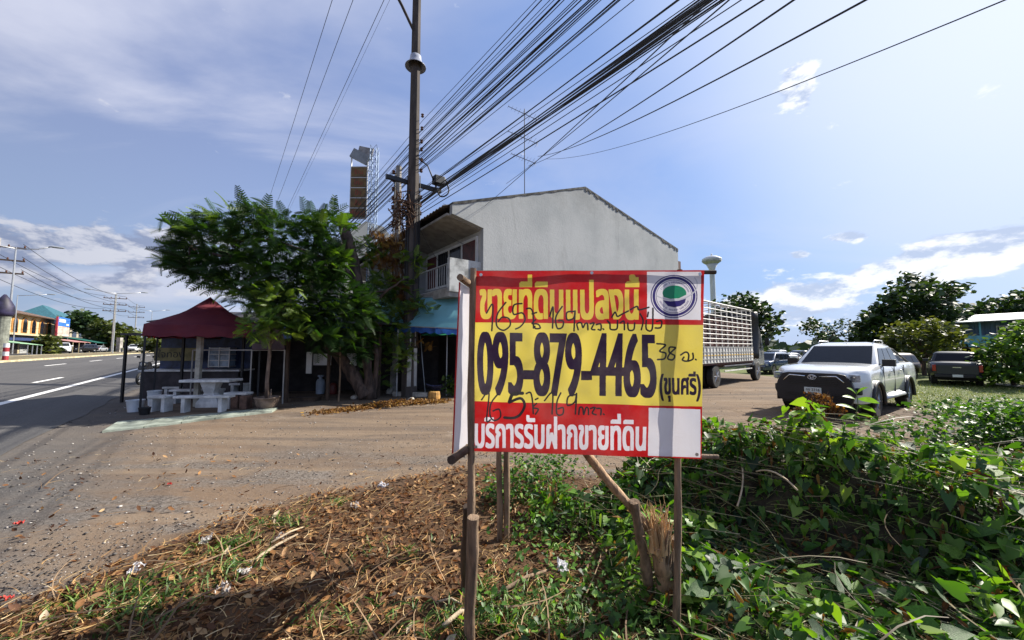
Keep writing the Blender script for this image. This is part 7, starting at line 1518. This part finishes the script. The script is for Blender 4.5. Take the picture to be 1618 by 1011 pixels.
# ------------------------------------------------------------------ small rubbish and sticks
PAPER = mat('crumpled_paper', (.70, .70, .72), .7, vary=.08, scale=20, trans=.2); FILM = mat('dirty_plastic', (.45, .42, .40), .35, vary=.4, scale=25, trans=.3)
def scrap(u, v, s_, m_, label, cat='rubbish', name='crumpled_paper', flat=.45, z=.02):
    q = G(u, v); n_ = 11; m = MB(); sd_ = random.random() * 50
    vs = [((i / (n_ - 1) - .5) * s_ * 2 * (1 + .25 * mnoise.noise(Vector((i, j, sd_)))), (j / (n_ - 1) - .5) * s_ * 1.4, s_ * flat * (mnoise.noise(Vector((i * .55, j * .55, sd_))) + .6 * mnoise.noise(Vector((i * 1.3, j * 1.3, sd_ + 9)))) * 1.6) for j in range(n_) for i in range(n_)]
    m.add(vs, [(j * n_ + i, j * n_ + i + 1, (j + 1) * n_ + i + 1, (j + 1) * n_ + i) for j in range(n_ - 1) for i in range(n_ - 1)]); o = m.build(name, m_); o.location = (q.x, q.y, q.z + z + s_ * flat * .4); o.rotation_euler = (random.uniform(-.5, .5), random.uniform(-.4, .4), random.uniform(0, 3)); return tag(o, label, cat)
scrap(889, 915, .052, PAPER, 'white crumpled paper lying in the weeds beneath the sign', z=.08)
scrap(352, 940, .055, FILM, 'pinkish crumpled plastic in the dry leaves at lower left', name='plastic_scrap'); scrap(560, 803, .05, FILM, 'pale plastic scrap at the edge of the leaf litter', name='plastic_scrap'); scrap(385, 908, .045, FILM, 'small dirty plastic ball above the lower-left shadow', name='plastic_scrap')
scrap(325, 858, .045, FILM, 'grey plastic scrap beside the green tuft', name='plastic_scrap'); scrap(215, 905, .05, PAPER, 'torn white paper where gravel meets litter', name='paper_scrap'); scrap(605, 770, .05, PAPER, 'crumpled pale paper near the edge of the gravel', name='paper_scrap'); scrap(445, 852, .04, FILM, 'tan scrap beside a pale stick on the litter', name='plastic_scrap')
scrap(30, 830, .03, mat('red_scrap', (.45, .04, .03), .6), 'small red wrapper on the gravel at the left edge', name='wrapper'); scrap(10, 950, .03, MATS['red_scrap'], 'red wrapper at the bottom left corner', name='wrapper'); scrap(268, 767, .022, MATS['red_scrap'], 'tiny red wrapper in the middle of the gravel lot', name='wrapper')
PSTK = mat('pale_stick', (.42, .33, .22), .8, vary=.3, scale=12, bump=.4)
def stick(u0, v0, u1, v1, r0_, label, m_=PSTK, lift=.03, dz=0): a, b_ = G(u0, v0) + Vector((0, 0, lift)), G(u1, v1) + Vector((0, 0, lift + dz)); m = MB(); mid_ = a.lerp(b_, .5) + Vector((.01, .02, .015)); m.tube([a, a.lerp(mid_, .5), mid_, mid_.lerp(b_, .6), b_], [r0_, r0_ * 1.1, r0_ * .95, r0_ * .9, r0_ * .6], 7, True, .1); o = m.build('stick', m_, smooth=True); return tag(o, label, 'stick')
stick(785, 952, 868, 912, .012, 'bent stick on the ground pointing at the white paper', WOOD, .05); stick(700, 1004, 745, 975, .013, 'thick stick end at the foot of the left post', PSTK, .05); stick(395, 895, 470, 850, .011, 'pale stick lying across the dry leaves'); stick(425, 865, 480, 838, .008, 'thinner pale stick beside the first'); stick(690, 962, 730, 966, .007, 'short twig left of the left post', PSTK, .04)
for i, (a, b_, c_) in enumerate((((1195, 745), (1225, 735), (1260, 775)), ((1220, 720), (1270, 715), (1330, 708)), ((1290, 760), (1330, 790), (1365, 850)), ((1450, 735), (1470, 760), (1500, 800)), ((1170, 720), (1180, 760), (1165, 800)))):
    Yp = 3.1 + .25 * (i % 3); m = MB(); p_ = [P(*a, Yp + .05), P(*b_, Yp - .1), P(*c_, Yp - .25)]; q_ = []
    for k in range(9): f = k / 8; q_.append(p_[0] * (1 - f) ** 2 + p_[1] * 2 * f * (1 - f) + p_[2] * f * f)
    m.tube(q_, .007, 6, True, .15); o = m.build('bare_vine', PSTK, smooth=True); tag(o, ['forked pale vine hooked over the dark face of the heap', 'long pale vine arching along the top of the heap', 'bare vine running down the middle of the heap', 'bare vine bending over the right of the heap', 'short pale vine hanging in the shade nearest the sign'][i], 'vine')
